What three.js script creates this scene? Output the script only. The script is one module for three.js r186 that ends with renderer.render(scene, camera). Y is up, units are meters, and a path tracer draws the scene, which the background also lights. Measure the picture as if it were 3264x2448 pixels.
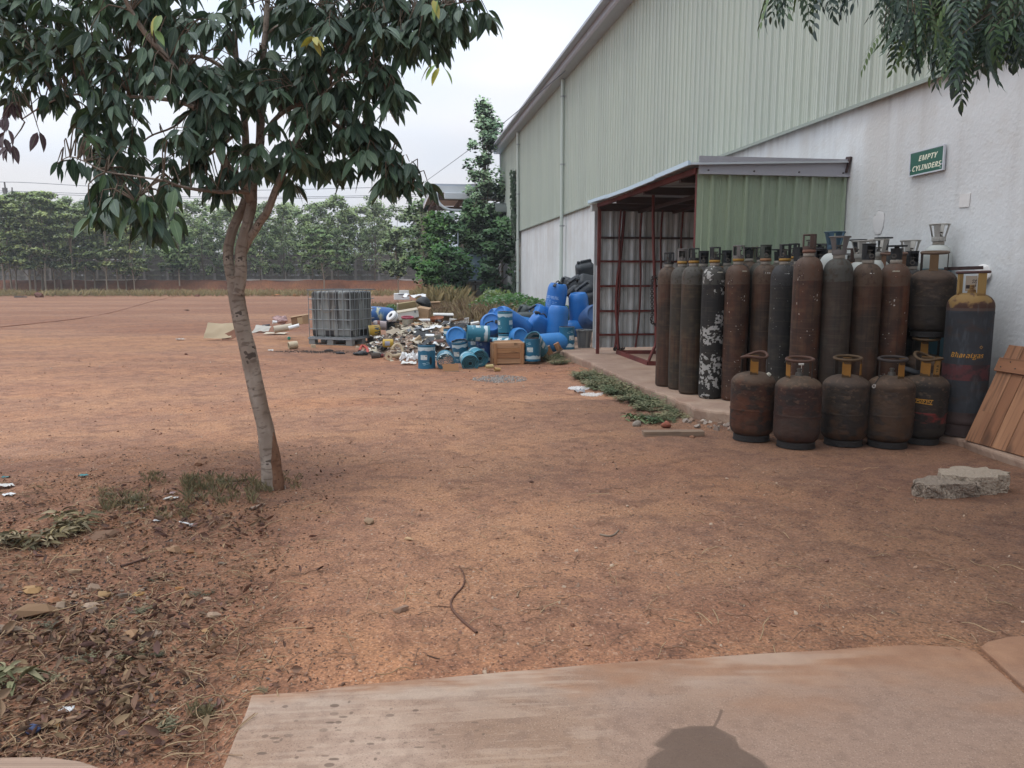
import * as THREE from 'three';
import { mergeGeometries, mergeVertices, toCreasedNormals } from 'three/addons/utils/BufferGeometryUtils.js';
import { RoundedBoxGeometry } from 'three/addons/geometries/RoundedBoxGeometry.js';
import { ConvexGeometry } from 'three/addons/geometries/ConvexGeometry.js';

// ---------------------------------------------------------------- camera, sky, sun, exposure
const scene = new THREE.Scene();
const FPX = 2466, HORIZON = 885, EYE = 1.4;               // lens length and horizon row of the 3264 x 2448 photograph
const PITCH = Math.atan((1224 - HORIZON) / FPX);
const camera = new THREE.PerspectiveCamera(THREE.MathUtils.radToDeg(2 * Math.atan(1224 / FPX)), 4 / 3, 0.05, 900);
camera.position.set(0, EYE, 0);
camera.rotation.set(-PITCH, 0, 0);
scene.add(camera);
const renderer = new THREE.WebGLRenderer({ antialias: true });
renderer.setSize(1024, 768);
renderer.toneMapping = THREE.LinearToneMapping;
renderer.toneMappingExposure = 1.22;
renderer.shadowMap.enabled = true;

let seed = 20240611;
function rnd() { seed |= 0; seed = seed + 0x6D2B79F5 | 0; let t = Math.imul(seed ^ seed >>> 15, 1 | seed); t = t + Math.imul(t ^ t >>> 7, 61 | t) ^ t; return ((t ^ t >>> 14) >>> 0) / 4294967296; }
const rr = (a, b) => a + (b - a) * rnd();
const pick = (a) => a[Math.floor(rnd() * a.length)];
const clamp = (v, a = 0, b = 1) => Math.min(b, Math.max(a, v));
const mix = (a, b, t) => a + (b - a) * t;
const smooth = (a, b, v) => { const t = clamp((v - a) / (b - a)); return t * t * (3 - 2 * t); };
function hash2(x, y, s) { let h = Math.imul(x | 0, 374761393) ^ Math.imul(y | 0, 668265263) ^ Math.imul(s | 0, 2147483647 - 1013); h = Math.imul(h ^ h >>> 13, 1274126177); return ((h ^ h >>> 16) >>> 0) / 4294967296; }
function vn(x, y, s = 0, w = 0, wy = w) {                          // value noise, wraps every w (wy) cells when w > 0
  const xi = Math.floor(x), yi = Math.floor(y), fx = x - xi, fy = y - yi;
  const m = (v, p) => p ? ((v % p) + p) % p : v;
  const u = fx * fx * (3 - 2 * fx), v = fy * fy * (3 - 2 * fy);
  const a = hash2(m(xi, w), m(yi, wy), s), b = hash2(m(xi + 1, w), m(yi, wy), s), c = hash2(m(xi, w), m(yi + 1, wy), s), d = hash2(m(xi + 1, w), m(yi + 1, wy), s);
  return a + (b - a) * u + (c - a) * v + (a - b - c + d) * u * v;
}
function fbm(x, y, s = 0, oct = 4, w = 0, wy = w) { let t = 0, a = 0.5, n = 0; for (let i = 0; i < oct; i++) { t += a * vn(x, y, s + i * 17, w, wy); n += a; x *= 2; y *= 2; w *= 2; wy *= 2; a *= 0.5; } return t / n; }

{ // overcast sky: bright cloud sheet, thinner and bluish in soft bands, the sun's glow high on the right behind the cloud
  const w = 512, h = 256, d = new Float32Array(w * h * 4);
  for (let j = 0; j < h; j++) for (let i = 0; i < w; i++) {
    const el = ((j + 0.5) / h - 0.5) * Math.PI, az = (i + 0.5) / w;
    const up = Math.sin(el);
    const n = fbm(az * 12, el * 7, 5, 5, 12, 0), n2 = fbm(az * 6 + 3, el * 10, 9, 4, 6, 0);
    const blue = clamp((n - 0.40) * 4) * 0.9;
    const v = up < 0 ? 0.6 : 1.62 * (0.98 + 2 * up) / 3 + 0.42 * (n2 - 0.42) * smooth(0.02, 0.2, up) + 0.12 * smooth(0.12, 0, up);   // the overcast sky's own gradient, horizon to zenith
    const k = (j * w + i) * 4;
    d[k] = v * (1 - 0.06 * blue) * mix(1.0, 0.78, blue); d[k + 1] = v * mix(1.0, 0.90, blue); d[k + 2] = v * mix(1.04, 1.14, blue); d[k + 3] = 1;
  }
  const t = new THREE.DataTexture(d, w, h, THREE.RGBAFormat, THREE.FloatType);
  t.mapping = THREE.EquirectangularReflectionMapping; t.magFilter = t.minFilter = THREE.LinearFilter; t.needsUpdate = true;
  scene.background = t; scene.environment = t;
}
const sun = new THREE.DirectionalLight(new THREE.Color(1, 0.95, 0.88), 0.7);
sun.position.set(-14, 40, -6); sun.target.position.set(0, 0, -12); sun.castShadow = true; sun.shadow.radius = 40;
Object.assign(sun.shadow.camera, { left: -45, right: 45, top: 45, bottom: -70, near: 1, far: 150 });
scene.add(sun, sun.target);
scene.fog = new THREE.FogExp2(new THREE.Color(0.86, 0.9, 0.90), 0.0010);

// ---------------------------------------------------------------- places: a pixel of the photograph to a point of the ground, the warehouse wall or a given distance
const V = (x, y, z) => new THREE.Vector3(x, y, z);
const eye = V(0, EYE, 0);
function ray(px, py) { return V((px - 1632) / FPX, -(py - 1224) / FPX, -1).applyAxisAngle(V(1, 0, 0), -PITCH); }
function G(px, py, h = 0) { const d = ray(px, py); return d.clone().multiplyScalar((h - EYE) / d.y).add(eye); }
function AT(px, py, z) { const d = ray(px, py); return d.clone().multiplyScalar(z / -d.z).add(eye); }
const WA = THREE.MathUtils.degToRad(8.63), SD = V(-Math.sin(WA), 0, -Math.cos(WA)), ND = V(-Math.cos(WA), 0, Math.sin(WA)), WO = V(5.25, 0, 0);
const WALL_TURN = Math.PI / 2 + WA;                       // turns local x to run along the warehouse wall, local -z out of it
const wp = (s, y, n = 0) => WO.clone().addScaledVector(SD, s).addScaledVector(ND, n).setY(y);   // metres along the wall, up, out of the wall

// ---------------------------------------------------------------- naming
const used = new Map();
function numbered(name) { const k = used.get(name) || 0; used.set(name, k + 1); return k ? name + '_' + String(k).padStart(3, '0') : name; }
function tag(o, label, category, group, kind) { Object.assign(o.userData, { label, category }); if (group) o.userData.group = group; if (kind) o.userData.kind = kind; return o; }
function thing(name, label, category, p = V(0, 0, 0), turn = 0, group) { const o = new THREE.Group(); o.name = numbered(name); o.position.copy(p); o.rotation.y = turn; scene.add(o); return tag(o, label, category, group); }
function part(name, geo, mat, parent) { const m = new THREE.Mesh(Array.isArray(geo) ? merge(geo) : geo, mat); m.name = numbered(name); m.castShadow = m.receiveShadow = true; (parent || scene).add(m); return m; }
function solo(name, label, category, geo, mat, group) { return tag(part(name, geo, mat, scene), label, category, group); }
function struct(name, geo, mat, label) { const m = part(name, geo, mat, scene); m.userData.kind = 'structure'; if (label) m.userData.label = label; return m; }
function copyOf(o, label, group) { const c = o.clone(); c.name = numbered(o.name.replace(/_\d{3}$/, '')); scene.add(c); c.userData = { ...o.userData, label: label || o.userData.label }; if (group) c.userData.group = group; return c; }
const ORD = ['first', 'second', 'third', 'fourth', 'fifth', 'sixth', 'seventh', 'eighth', 'ninth', 'tenth', 'eleventh', 'twelfth', 'thirteenth', 'fourteenth', 'fifteenth', 'sixteenth', 'seventeenth', 'eighteenth', 'nineteenth', 'twentieth', 'twenty-first', 'twenty-second', 'twenty-third', 'twenty-fourth', 'twenty-fifth', 'twenty-sixth', 'twenty-seventh', 'twenty-eighth', 'twenty-ninth', 'thirtieth'];

// ---------------------------------------------------------------- geometry
function merge(list) {
  const l = list.map((g) => { const q = g.index ? g.toNonIndexed() : g; if (!q.attributes.uv) q.setAttribute('uv', new THREE.BufferAttribute(new Float32Array(q.attributes.position.count * 2), 2)); return q; });
  const col = l.some((g) => g.attributes.color);
  for (const g of l) { if (col && !g.attributes.color) g.setAttribute('color', new THREE.BufferAttribute(new Float32Array(g.attributes.position.count * 3).fill(1), 3)); for (const k of Object.keys(g.attributes)) if (!['position', 'normal', 'uv', 'color'].includes(k)) g.deleteAttribute(k); }
  return mergeGeometries(l);
}
const M4 = (p, e = [0, 0, 0], s = [1, 1, 1]) => new THREE.Matrix4().compose(p.isVector3 ? p : V(...p), new THREE.Quaternion().setFromEuler(new THREE.Euler(...e)), s.isVector3 ? s : V(...s));
const put = (g, p = [0, 0, 0], e, s) => g.applyMatrix4(M4(p, e, s));
function bx(w, h, d, p = [0, 0, 0], e, bevel = 0) {                  // box with uv in metres
  const g = bevel ? new RoundedBoxGeometry(w, h, d, 1, bevel) : new THREE.BoxGeometry(w, h, d);
  const q = g.index ? g.toNonIndexed() : g, P = q.attributes.position, N = q.attributes.normal, U = q.attributes.uv;
  for (let i = 0; i < P.count; i++) { const ax = Math.abs(N.getX(i)), ay = Math.abs(N.getY(i)), az = Math.abs(N.getZ(i)); if (ay >= ax && ay >= az) U.setXY(i, P.getX(i), P.getZ(i)); else if (ax >= az) U.setXY(i, P.getZ(i), P.getY(i)); else U.setXY(i, P.getX(i), P.getY(i)); }
  return put(q, p, e);
}
function bar(a, b, w, h = w, bevel = 0) {                            // square bar between two points
  const d = b.clone().sub(a), L = d.length(), g = bx(w, h, L, [0, 0, 0], [0, 0, 0], bevel);
  const m = new THREE.Matrix4().lookAt(b, a, Math.abs(d.y) > 0.95 * L ? V(0, 0, 1) : V(0, 1, 0)).setPosition(a.clone().add(b).multiplyScalar(0.5));
  return g.applyMatrix4(m);
}
function tube(pts, r, rad = 6, seg) {                                 // r: number or function of 0..1
  const c = new THREE.CatmullRomCurve3(pts, false, 'centripetal'), n = seg || Math.max(2, pts.length * 3);
  const g = new THREE.TubeGeometry(c, n, 1, rad, false), P = g.attributes.position, N = g.attributes.normal;
  const len = c.getLength();
  for (let i = 0; i <= n; i++) for (let j = 0; j <= rad; j++) { const k = i * (rad + 1) + j, R = typeof r === 'function' ? r(i / n) : r; P.setXYZ(k, P.getX(k) + N.getX(k) * (R - 1), P.getY(k) + N.getY(k) * (R - 1), P.getZ(k) + N.getZ(k) * (R - 1)); g.attributes.uv.setXY(k, j / rad, i / n * len); }
  return g;
}
const rod = (a, b, r, rad = 6) => { const d = b.clone().sub(a), L = d.length(), g = new THREE.CylinderGeometry(r, r, L, rad, 1); return g.applyMatrix4(new THREE.Matrix4().compose(a.clone().add(b).multiplyScalar(0.5), new THREE.Quaternion().setFromUnitVectors(V(0, 1, 0), d.normalize()), V(1, 1, 1))); };
const lathe = (pts, seg = 28) => new THREE.LatheGeometry(pts.map(([x, y]) => new THREE.Vector2(x, y)), seg);
function cyl(r1, r2, h, seg = 20, p = [0, 0, 0], e, open = false) { return put(new THREE.CylinderGeometry(r1, r2, h, seg, 1, open), p, e); }
function warp(g, amp, freq, sd, along) {                               // pushes vertices about with noise, same for shared positions
  const P = g.attributes.position;
  for (let i = 0; i < P.count; i++) { const x = P.getX(i), y = P.getY(i), z = P.getZ(i); const q = (o) => (fbm(x * freq + o + z * 0.71 * freq, y * freq - z * 0.63 * freq + o * 1.7, sd, 3) - 0.5) * 2 * amp; P.setXYZ(i, x + q(11), y + (along ? 0 : q(37)), z + q(71)); }
  g.computeVertexNormals(); return g;
}
function tint(g, f) { const P = g.attributes.position, c = new Float32Array(P.count * 3); for (let i = 0; i < P.count; i++) { const v = f(P.getX(i), P.getY(i), P.getZ(i), i); c[i * 3] = v[0]; c[i * 3 + 1] = v[1]; c[i * 3 + 2] = v[2]; } g.setAttribute('color', new THREE.BufferAttribute(c, 3)); return g; }
function rock(r, sx, sy, sz, sd, detail = 2) { const g = mergeVertices(new THREE.IcosahedronGeometry(r, detail).deleteAttribute('normal').deleteAttribute('uv')); warp(g, r * 0.35, 1.6 / r, sd); g.scale(sx, sy, sz); g.computeVertexNormals(); return g; }
function shard(r, sx, sy, sz, n = 16) { const p = []; for (let i = 0; i < n; i++) { const a = rr(0, 6.283), e = Math.asin(rr(-1, 1)), d = r * rr(0.75, 1); p.push(V(Math.cos(a) * Math.cos(e) * d * sx, Math.sin(e) * d * sy, Math.sin(a) * Math.cos(e) * d * sz)); } return new ConvexGeometry(p); }
function sheetGeo(w, d, nx, nz, amp, sd, freq = 3) { const g = new THREE.PlaneGeometry(w, d, nx, nz).rotateX(-Math.PI / 2), P = g.attributes.position; for (let i = 0; i < P.count; i++) { const x = P.getX(i), z = P.getZ(i); P.setXYZ(i, x + (vn(x * freq, z * freq, sd + 3) - 0.5) * amp, (fbm(x * freq / w * 0.5 + 9, z * freq / d * 0.5, sd, 3) - 0.3) * amp * 2, z + (vn(x * freq, z * freq, sd + 8) - 0.5) * amp); } g.computeVertexNormals(); return g; }

// ---------------------------------------------------------------- materials
function paint(w, h, f, srgb = true, rep = [1, 1]) {                   // f(u, v, x, y) -> [r, g, b] 0..1 (sRGB when srgb)
  const d = new Uint8Array(w * h * 4);
  for (let j = 0; j < h; j++) for (let i = 0; i < w; i++) { const c = f(i / w, j / h, i, j), k = (j * w + i) * 4; d[k] = clamp(c[0]) * 255; d[k + 1] = clamp(c[1]) * 255; d[k + 2] = clamp(c[2]) * 255; d[k + 3] = 255; }
  const t = new THREE.DataTexture(d, w, h); t.wrapS = t.wrapT = THREE.RepeatWrapping; t.magFilter = THREE.LinearFilter; t.minFilter = THREE.LinearMipmapLinearFilter; t.generateMipmaps = true;
  if (srgb) t.colorSpace = THREE.SRGBColorSpace; t.repeat.set(...rep); t.needsUpdate = true; return t;
}
function canvasTex(w, h, draw) { const c = document.createElement('canvas'); c.width = w; c.height = h; draw(c.getContext('2d'), w, h); const t = new THREE.CanvasTexture(c); t.colorSpace = THREE.SRGBColorSpace; t.wrapS = t.wrapT = THREE.RepeatWrapping; return t; }
const mix3 = (a, b, t) => [mix(a[0], b[0], t), mix(a[1], b[1], t), mix(a[2], b[2], t)];
const hex = (h) => [(h >> 16 & 255) / 255, (h >> 8 & 255) / 255, (h & 255) / 255];
const std = (o) => new THREE.MeshStandardMaterial({ roughness: 0.85, side: THREE.DoubleSide, ...o });
const lin = (r, g, b) => new THREE.Color().setRGB(r, g, b);
const bumpy = (n, w, oct, sd, h = n) => paint(n, h, (u, v) => { const q = fbm(u * w, v * w, sd, oct, w); return [q, q, q]; }, false);
const grit = bumpy(256, 24, 4, 71);
const plain = (h, o = {}) => std({ color: h, bumpMap: grit, bumpScale: 0.002, ...o });

// ---------------------------------------------------------------- ground
const bump = (x, z) => (fbm(x * 0.35, z * 0.35, 3, 3) - 0.5) * 0.07 * smooth(1.5, 6, -z) + (fbm(x * 2.2, z * 2.2, 8, 3) - 0.5) * 0.035;
function H(x, z) {                                                     // height of the bare earth
  let h = bump(x, z);
  const litter = smooth(-0.9, -1.9, x + (-z - 3) * 0.12) * smooth(-7.5, -5, z);
  h += litter * (fbm(x * 5, z * 5, 21, 3) - 0.35) * 0.06;
  const q = V(x, 0, z).sub(WO), s = q.dot(SD), n = q.dot(ND);
  h *= smooth(3.2, 5, -z);                                             // level beside the pavement
  h += 0.085 * smooth(0.5, 0.08, Math.max(n - 2.25, 0) + Math.max(0, 7.8 - s) * 1.2 + (fbm(s * 3, n * 3, 33, 3) - 0.5) * 0.4) * smooth(16, 15, s);   // earth heaped against the slab                                             // level beside the pavement
  if (n < 2.6 && n > -1 && s > 6 && s < 22) h *= 0.25;
  return h - 0.012 + 0.02 * smooth(3.6, 3.0, -z) * smooth(-1.0, -0.8, x);
}
const soil = paint(1024, 1024, (u, v, i, j) => {
  const a = fbm(u * 5, v * 5, 1, 4, 5), b = fbm(u * 26, v * 26, 2, 3, 26), c = vn(u * 200, v * 200, 4, 200), e = vn(u * 90, v * 90, 6, 90), f = fbm(u * 12, v * 12, 14, 3, 12), g = vn(u * 400, v * 400, 15, 400), w = hash2(i, j, 16);
  let col = mix3(hex(0x936a52), hex(0xa67a5a), clamp((a - 0.3) * 2.2));
  col = mix3(col, hex(0x6c4a39), clamp((b - 0.48) * 4) * 0.42 * clamp((f - 0.28) * 3.2));
  col = mix3(col, hex(0xb28260), clamp((0.45 - b) * 4) * 0.5);
  const k = 0.74 + 0.34 * g + 0.16 * w; col = [col[0] * k, col[1] * k, col[2] * k];
  if (c > 0.87) col = mix3(col, hex(0xb89b84), 0.55); if (c < 0.16) col = mix3(col, hex(0x4d382d), 0.6);
  if (g > 0.93) col = mix3(col, hex(0xc4aa94), 0.6); if (e > 0.93) col = mix3(col, hex(0x86705f), 0.7);
  return col;
});
const soilBump = paint(1024, 1024, (u, v) => { const b = fbm(u * 26, v * 26, 2, 3, 26), c = vn(u * 170, v * 170, 4, 170), e = vn(u * 90, v * 90, 6, 90); const q = 0.45 * b + 0.25 * c + (e > 0.9 ? 0.3 : 0.12 * e); return [q, q, q]; }, false);
{
  const axis = (fine, a, b, end0, end1, g) => { const l = []; for (let x = a; x <= b + 1e-6; x += fine) l.push(x); let s = fine, x = b; while (x < end1) { s *= g; x += s; l.push(x); } s = fine; x = a; while (x > end0) { s *= g; x -= s; l.unshift(x); } return l; };
  const xs = axis(0.05, -5.2, 4.6, -420, 420, 1.06), zs = axis(0.05, -13, -1.6, -600, 60, 1.045), nx = xs.length, nz = zs.length;
  const pos = new Float32Array(nx * nz * 3), uv = new Float32Array(nx * nz * 2), col = new Float32Array(nx * nz * 3), idx = [];
  const L = (h, k = 1) => { const c = new THREE.Color(h); return [c.r * k, c.g * k, c.b * k]; };
  for (let j = 0; j < nz; j++) for (let i = 0; i < nx; i++) {
    const k = j * nx + i, x = xs[i], z = zs[j]; pos.set([x, H(x, z), z], k * 3); uv.set([x / 2.3, z / 2.3], k * 2);
    const q = V(x, 0, z).sub(WO), s = q.dot(SD), n = q.dot(ND);
    let c = [1, 1, 1];
    const big = fbm(x * 0.22 + 7, z * 0.4, 31, 4), streak = 0.6 * fbm(x * 0.035 + 3, z * 0.17 + x * 0.012, 41, 3) + 0.4 * fbm(x * 0.12, z * 0.75 + x * 0.05, 43, 4), red = fbm(x * 0.5, z * 0.8, 51, 3), mid = 0.55 * fbm(x * 1.1, z * 1.6, 58, 4) + 0.45 * fbm(x * 5, z * 6.5, 59, 4);
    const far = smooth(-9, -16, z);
    c = mix3(c, [0.80, 0.74, 0.68], clamp((big - 0.5) * 3) * 0.4);
    c = mix3(c, [1.03, 0.90, 0.80], clamp((red - 0.5) * 4) * 0.6);
    c = mix3(c, [0.82, 0.76, 0.70], clamp((mid - 0.5) * 4) * 0.15 * (1 - far));
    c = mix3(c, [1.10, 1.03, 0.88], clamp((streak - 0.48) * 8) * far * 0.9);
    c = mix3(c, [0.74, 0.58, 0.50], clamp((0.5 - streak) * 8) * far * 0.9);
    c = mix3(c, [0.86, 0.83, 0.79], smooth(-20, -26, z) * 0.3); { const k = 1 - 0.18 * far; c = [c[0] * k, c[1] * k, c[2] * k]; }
    { const w = Math.abs(Math.hypot(x + 11.5, z + 1.5) - 11.9 - 0.3 * fbm(z * 0.4, 2, 61, 2)), tr = Math.max(smooth(0.24, 0.1, w), smooth(0.24, 0.1, Math.abs(w - 1.55))) * (0.4 + 0.6 * clamp(mid * 3 - 1)) * smooth(-3, -4.5, z); c = mix3(c, [1.16, 1.12, 1.05], tr * 0.4); }   // worn wheel tracks
    const dark = smooth(-0.45, -1.5, x + (-z - 3) * 0.12 + (mid - 0.5) * 0.8) * smooth(-7, -5.2, z);      // earth dark with rotted leaves round the tree
    c = mix3(c, [0.56, 0.50, 0.47], dark * (0.6 + 0.4 * clamp(mid * 1.6 - 0.3)));
    const d1 = Math.hypot(x + 1.9, z + 5.3); c = mix3(c, [0.55, 0.5, 0.46], smooth(1.5, 0.4, d1) * 0.6);
    const gp = Math.hypot((x + 1.35 + 0) / 1.5, (z + 8.2) / 0.5); c = mix3(c, [1.08, 1.14, 1.2], smooth(1, 0.3, gp) * 0.55 * clamp(mid * 2 - 0.3));
    const gq = Math.hypot((x - 2.0) / 0.55, (z + 5.5) / 0.7); c = mix3(c, [1.05, 1.14, 1.2], smooth(1, 0.2, gq) * 0.75 * clamp(mid * 2 - 0.3));
    const lt = Math.hypot((x + 4.6) / 1.7, (z + 6.1) / 0.45); c = mix3(c, [1.12, 1.18, 1.26], smooth(1, 0.2, lt) * 0.6);
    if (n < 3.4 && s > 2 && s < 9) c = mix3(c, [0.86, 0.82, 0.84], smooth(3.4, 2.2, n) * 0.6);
    if (Math.hypot(x + 3.4, z + 14.6) < 2.2) c = mix3(c, [0.45, 0.42, 0.42], smooth(2.2, 0.6, Math.hypot(x + 3.4, (z + 14.6) * 1.6)) * clamp(mid * 2.5 - 0.6));
    const wallShade = n < 5.2 && s < 9.5 ? 0.58 + 0.42 * smooth(2.0, 5.2, n) : 1; col.set([c[0] * wallShade, c[1] * wallShade, c[2] * wallShade], k * 3);  // shade beside the wall and under the tree, painted into the ground colour
    if (i < nx - 1 && j < nz - 1) idx.push(k, k + nx, k + 1, k + 1, k + nx, k + nx + 1);
  }
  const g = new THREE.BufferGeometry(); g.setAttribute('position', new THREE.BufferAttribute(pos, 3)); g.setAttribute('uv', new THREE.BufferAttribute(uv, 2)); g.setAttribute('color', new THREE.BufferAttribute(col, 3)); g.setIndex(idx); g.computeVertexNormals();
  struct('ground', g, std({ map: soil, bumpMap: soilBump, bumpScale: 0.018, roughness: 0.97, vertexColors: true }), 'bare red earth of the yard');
}
const onG = (px, py) => { let p = G(px, py, 0); for (let i = 0; i < 3; i++) p = G(px, py, H(p.x, p.z)); return p; };

// concrete: cast pavement by the camera, slab under the cylinders
const conc = paint(1024, 1024, (u, v) => { const a = fbm(u * 5, v * 5, 61, 4, 5), b = fbm(u * 40, v * 40, 62, 2, 40), c = vn(u * 256, v * 256, 63, 256), d = fbm(u * 3, v * 3, 67, 3, 3); let q = mix3(hex(0x8d7464), hex(0xa38b78), clamp((a - 0.25) * 2)); q = mix3(q, hex(0x805f4c), clamp((d - 0.5) * 3) * 0.6); q = mix3(q, hex(0x876b58), clamp((b - 0.55) * 3) * 0.4); if (c > 0.93) q = mix3(q, hex(0xb39d8a), 0.5); if (c < 0.06) q = mix3(q, hex(0x5d4b40), 0.6); return q; });
const concBump = bumpy(512, 60, 3, 66);
function padGeo(outline, top, thick, wob = 0.012, step = 0.06, bev = 0.006) {       // slab with a broken, wavering edge: outline of [x, z]
  const pts = []; const n = outline.length;
  for (let i = 0; i < n; i++) { const a = outline[i], b = outline[(i + 1) % n], L = Math.hypot(b[0] - a[0], b[1] - a[1]), m = Math.max(1, Math.min(90, Math.round(L / step))); for (let k = 0; k < m; k++) { const t = k / m, x = mix(a[0], b[0], t), z = mix(a[1], b[1], t); pts.push(new THREE.Vector2(x + (fbm(x * 6, z * 6, 81, 3) - 0.5) * wob * 2, -(z + (fbm(x * 6 + 40, z * 6, 83, 3) - 0.5) * wob * 2))); } }
  const g = new THREE.ExtrudeGeometry(new THREE.Shape(pts), { depth: thick - bev, bevelEnabled: true, bevelSize: bev, bevelThickness: bev, bevelSegments: 2 }).rotateX(-Math.PI / 2);
  g.translate(0, top - thick, 0);
  const P = g.attributes.position, U = g.attributes.uv; for (let i = 0; i < P.count; i++) U.setXY(i, P.getX(i) / 1.4, P.getZ(i) / 1.4 + P.getY(i) * 0.7);
  return g;
}
const xz = (p) => [p.x, p.z];
{
  const T = 0.02, e = (px, py) => xz(G(px, py, T));
  const front = [[806, 2217], [985, 2203], [1135, 2184], [1393, 2163], [1511, 2152], [1964, 2114], [2287, 2093], [2587, 2076], [2881, 2056], [3075, 2062]].map((p) => e(...p));
  const crack = [[3120, 2085], [3160, 2120], [3215, 2170], [3275, 2225], [3400, 2330]].map((p) => e(...p));
  // the map of the pavement carries broom strokes, the wet patch and pits at their own place
  const edgeZ = (x) => { for (let i = 1; i < front.length; i++) if (x < front[i][0] || i === front.length - 1) return mix(front[i - 1][1], front[i][1], clamp((x - front[i - 1][0]) / (front[i][0] - front[i - 1][0]))); };
  const cm = canvasTex(2048, 1024, (c, w, h) => {
    const X = (x) => (x + 1.2) / 3.6 * w, Z = (z) => (z + 3.0) / 1.8 * h;   // x -1.2..2.4, z -3..-1.2
    const img = c.createImageData(w, h);
    for (let j = 0; j < h; j++) for (let i = 0; i < w; i++) {
      const x = i / w * 3.6 - 1.2, z = j / h * 1.8 - 3.0;
      const a = fbm(x * 2.2, z * 2.2, 61, 5), b = fbm(x * 30, z * 30, 62, 2), cc = hash2(i >> 1, j >> 1, 5), d = fbm(x * 1.3 + 5, z * 1.7, 67, 4);
      let q = mix3(hex(0x8f7564), hex(0xae9582), clamp((a - 0.25) * 2.4) * smooth(1.3, -0.2, x));
      q = mix3(q, hex(0x86684f), clamp((d - 0.45) * 3) * 0.5);
      q = mix3(q, hex(0x755e50), clamp((b - 0.5) * 3) * 0.35);
      if (cc > 0.94) q = mix3(q, hex(0xb5a08e), 0.35); if (cc < 0.06) q = mix3(q, hex(0x5d4b40), 0.35);
      const dE = z - edgeZ(x), sand = smooth(0.06 + 0.5 * smooth(-0.2, 1.2, x), 0.0, dE - (fbm(x * 5, z * 9, 96, 5) - 0.46) * (0.14 + 0.3 * smooth(-0.5, 0.5, x))) * (0.75 + 0.2 * smooth(-0.9, 0.3, x)); q = mix3(q, mix3(hex(0x8a644c), hex(0x9d765a), fbm(x * 20, z * 20, 97, 2)), sand);
      const br = (0.6 * fbm(x * 3.4 + z * 0.4, (z + x * 0.1) * 62, 91, 3) + 0.4 * fbm(x * 14, z * 30, 94, 3)) * smooth(0.95, 0.2, x + fbm(x * 3, z * 3, 92, 2) * 0.3) * smooth(-2.85, -2.6, z);
      q = mix3(q, hex(0xbfa994), clamp((br - 0.47) * 7) * 0.3); const gr = hash2(i, j, 9) * 0.12 + 0.94; q = [q[0] * gr, q[1] * gr, q[2] * gr];
      const edge = smooth(0.42, 0.06, Math.abs(z + 2.66 + x * 0.1)) * clamp((fbm(x * 3, z * 14, 95, 3) - 0.42) * 6) * smooth(1.6, 0.9, x); q = mix3(q, hex(0xb8a898), edge * 0.5);
      const k = (j * w + i) * 4; img.data[k] = q[0] * 255; img.data[k + 1] = q[1] * 255; img.data[k + 2] = q[2] * 255; img.data[k + 3] = 255;
    }
    c.putImageData(img, 0, 0);
    // wet patch
    for (let pass = 0; pass < 5; pass++) { c.fillStyle = 'rgba(78,62,52,0.19)'; c.beginPath();
    [[2275, 2314], [2210, 2318], [2146, 2326], [2125, 2345], [2085, 2372], [2108, 2392], [2062, 2420], [2052, 2440], [2010, 2500], [1980, 2600], [2420, 2700], [2520, 2560], [2452, 2448], [2425, 2425], [2370, 2385], [2335, 2352]].forEach(([px, py], i) => { const p = G(px, py, T); const o = rr(-9, 9), o2 = rr(-5, 5); i ? c.lineTo(X(p.x) + o, Z(p.z) + o2) : c.moveTo(X(p.x), Z(p.z)); });
    c.closePath(); c.fill(); }
    c.strokeStyle = 'rgba(90,72,60,0.6)'; c.lineWidth = 5; c.beginPath();
    [[2277, 2316], [2288, 2296], [2295, 2280], [2300, 2262]].forEach(([px, py], i) => { const p = G(px, py, T); i ? c.lineTo(X(p.x), Z(p.z)) : c.moveTo(X(p.x), Z(p.z)); }); c.stroke();
    for (let i = 0; i < 46; i++) { const p = G(rr(790, 1100) + rnd() * rnd() * 700, rr(2230, 2440), T); c.fillStyle = 'rgba(95,78,66,' + rr(0.35, 0.75) + ')'; c.beginPath(); c.ellipse(X(p.x), Z(p.z), rr(2, 9), rr(2, 6), 0, 0, 7); c.fill(); }
  });
  cm.wrapS = cm.wrapT = THREE.ClampToEdgeWrapping;
  const refit = (g) => { const P = g.attributes.position, U = g.attributes.uv; for (let i = 0; i < P.count; i++) U.setXY(i, (P.getX(i) + 1.2) / 3.6, 1 - (P.getZ(i) + 3.0) / 1.8); return g; };
  const lb = e(806, 2217), la = e(718, 2448); scene.userData.paved = (x, z) => z > edgeZ(x) - 0.02 && x > lb[0] + (la[0] - lb[0]) * (z - lb[1]) / (la[1] - lb[1]) - 0.02;
  const cmat = std({ map: cm, bumpMap: concBump, bumpScale: 0.004, roughness: 0.9 });
  const a = e(718, 2448), b = e(806, 2217), k = 1.6, near = [a[0] + (a[0] - b[0]) * k, a[1] + (a[1] - b[1]) * k];
  struct('concrete_pavement', refit(padGeo([...front, ...crack, [2.2, -1.0], [-0.55, -1.0], near], T, 0.13, 0.008)), cmat, 'cast concrete pavement with a wet patch');
  const c2 = [[3133, 2066], [3150, 2052], [3216, 2034], [3290, 2030]].map((p) => e(...p)), c3 = [[3410, 2310], [3290, 2210], [3232, 2158], [3180, 2110]].map((p) => e(...p));
  struct('concrete_pavement', refit(padGeo([...c2, [2.4, c2[3][1]], [2.4, c3[0][1]], ...c3], T + 0.006, 0.13, 0.008)), cmat, 'cracked-off corner of the concrete pavement');
  const c4 = [[-60, 2412], [150, 2405], [250, 2420], [335, 2452], [420, 2520]].map((p) => e(...p));
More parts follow.
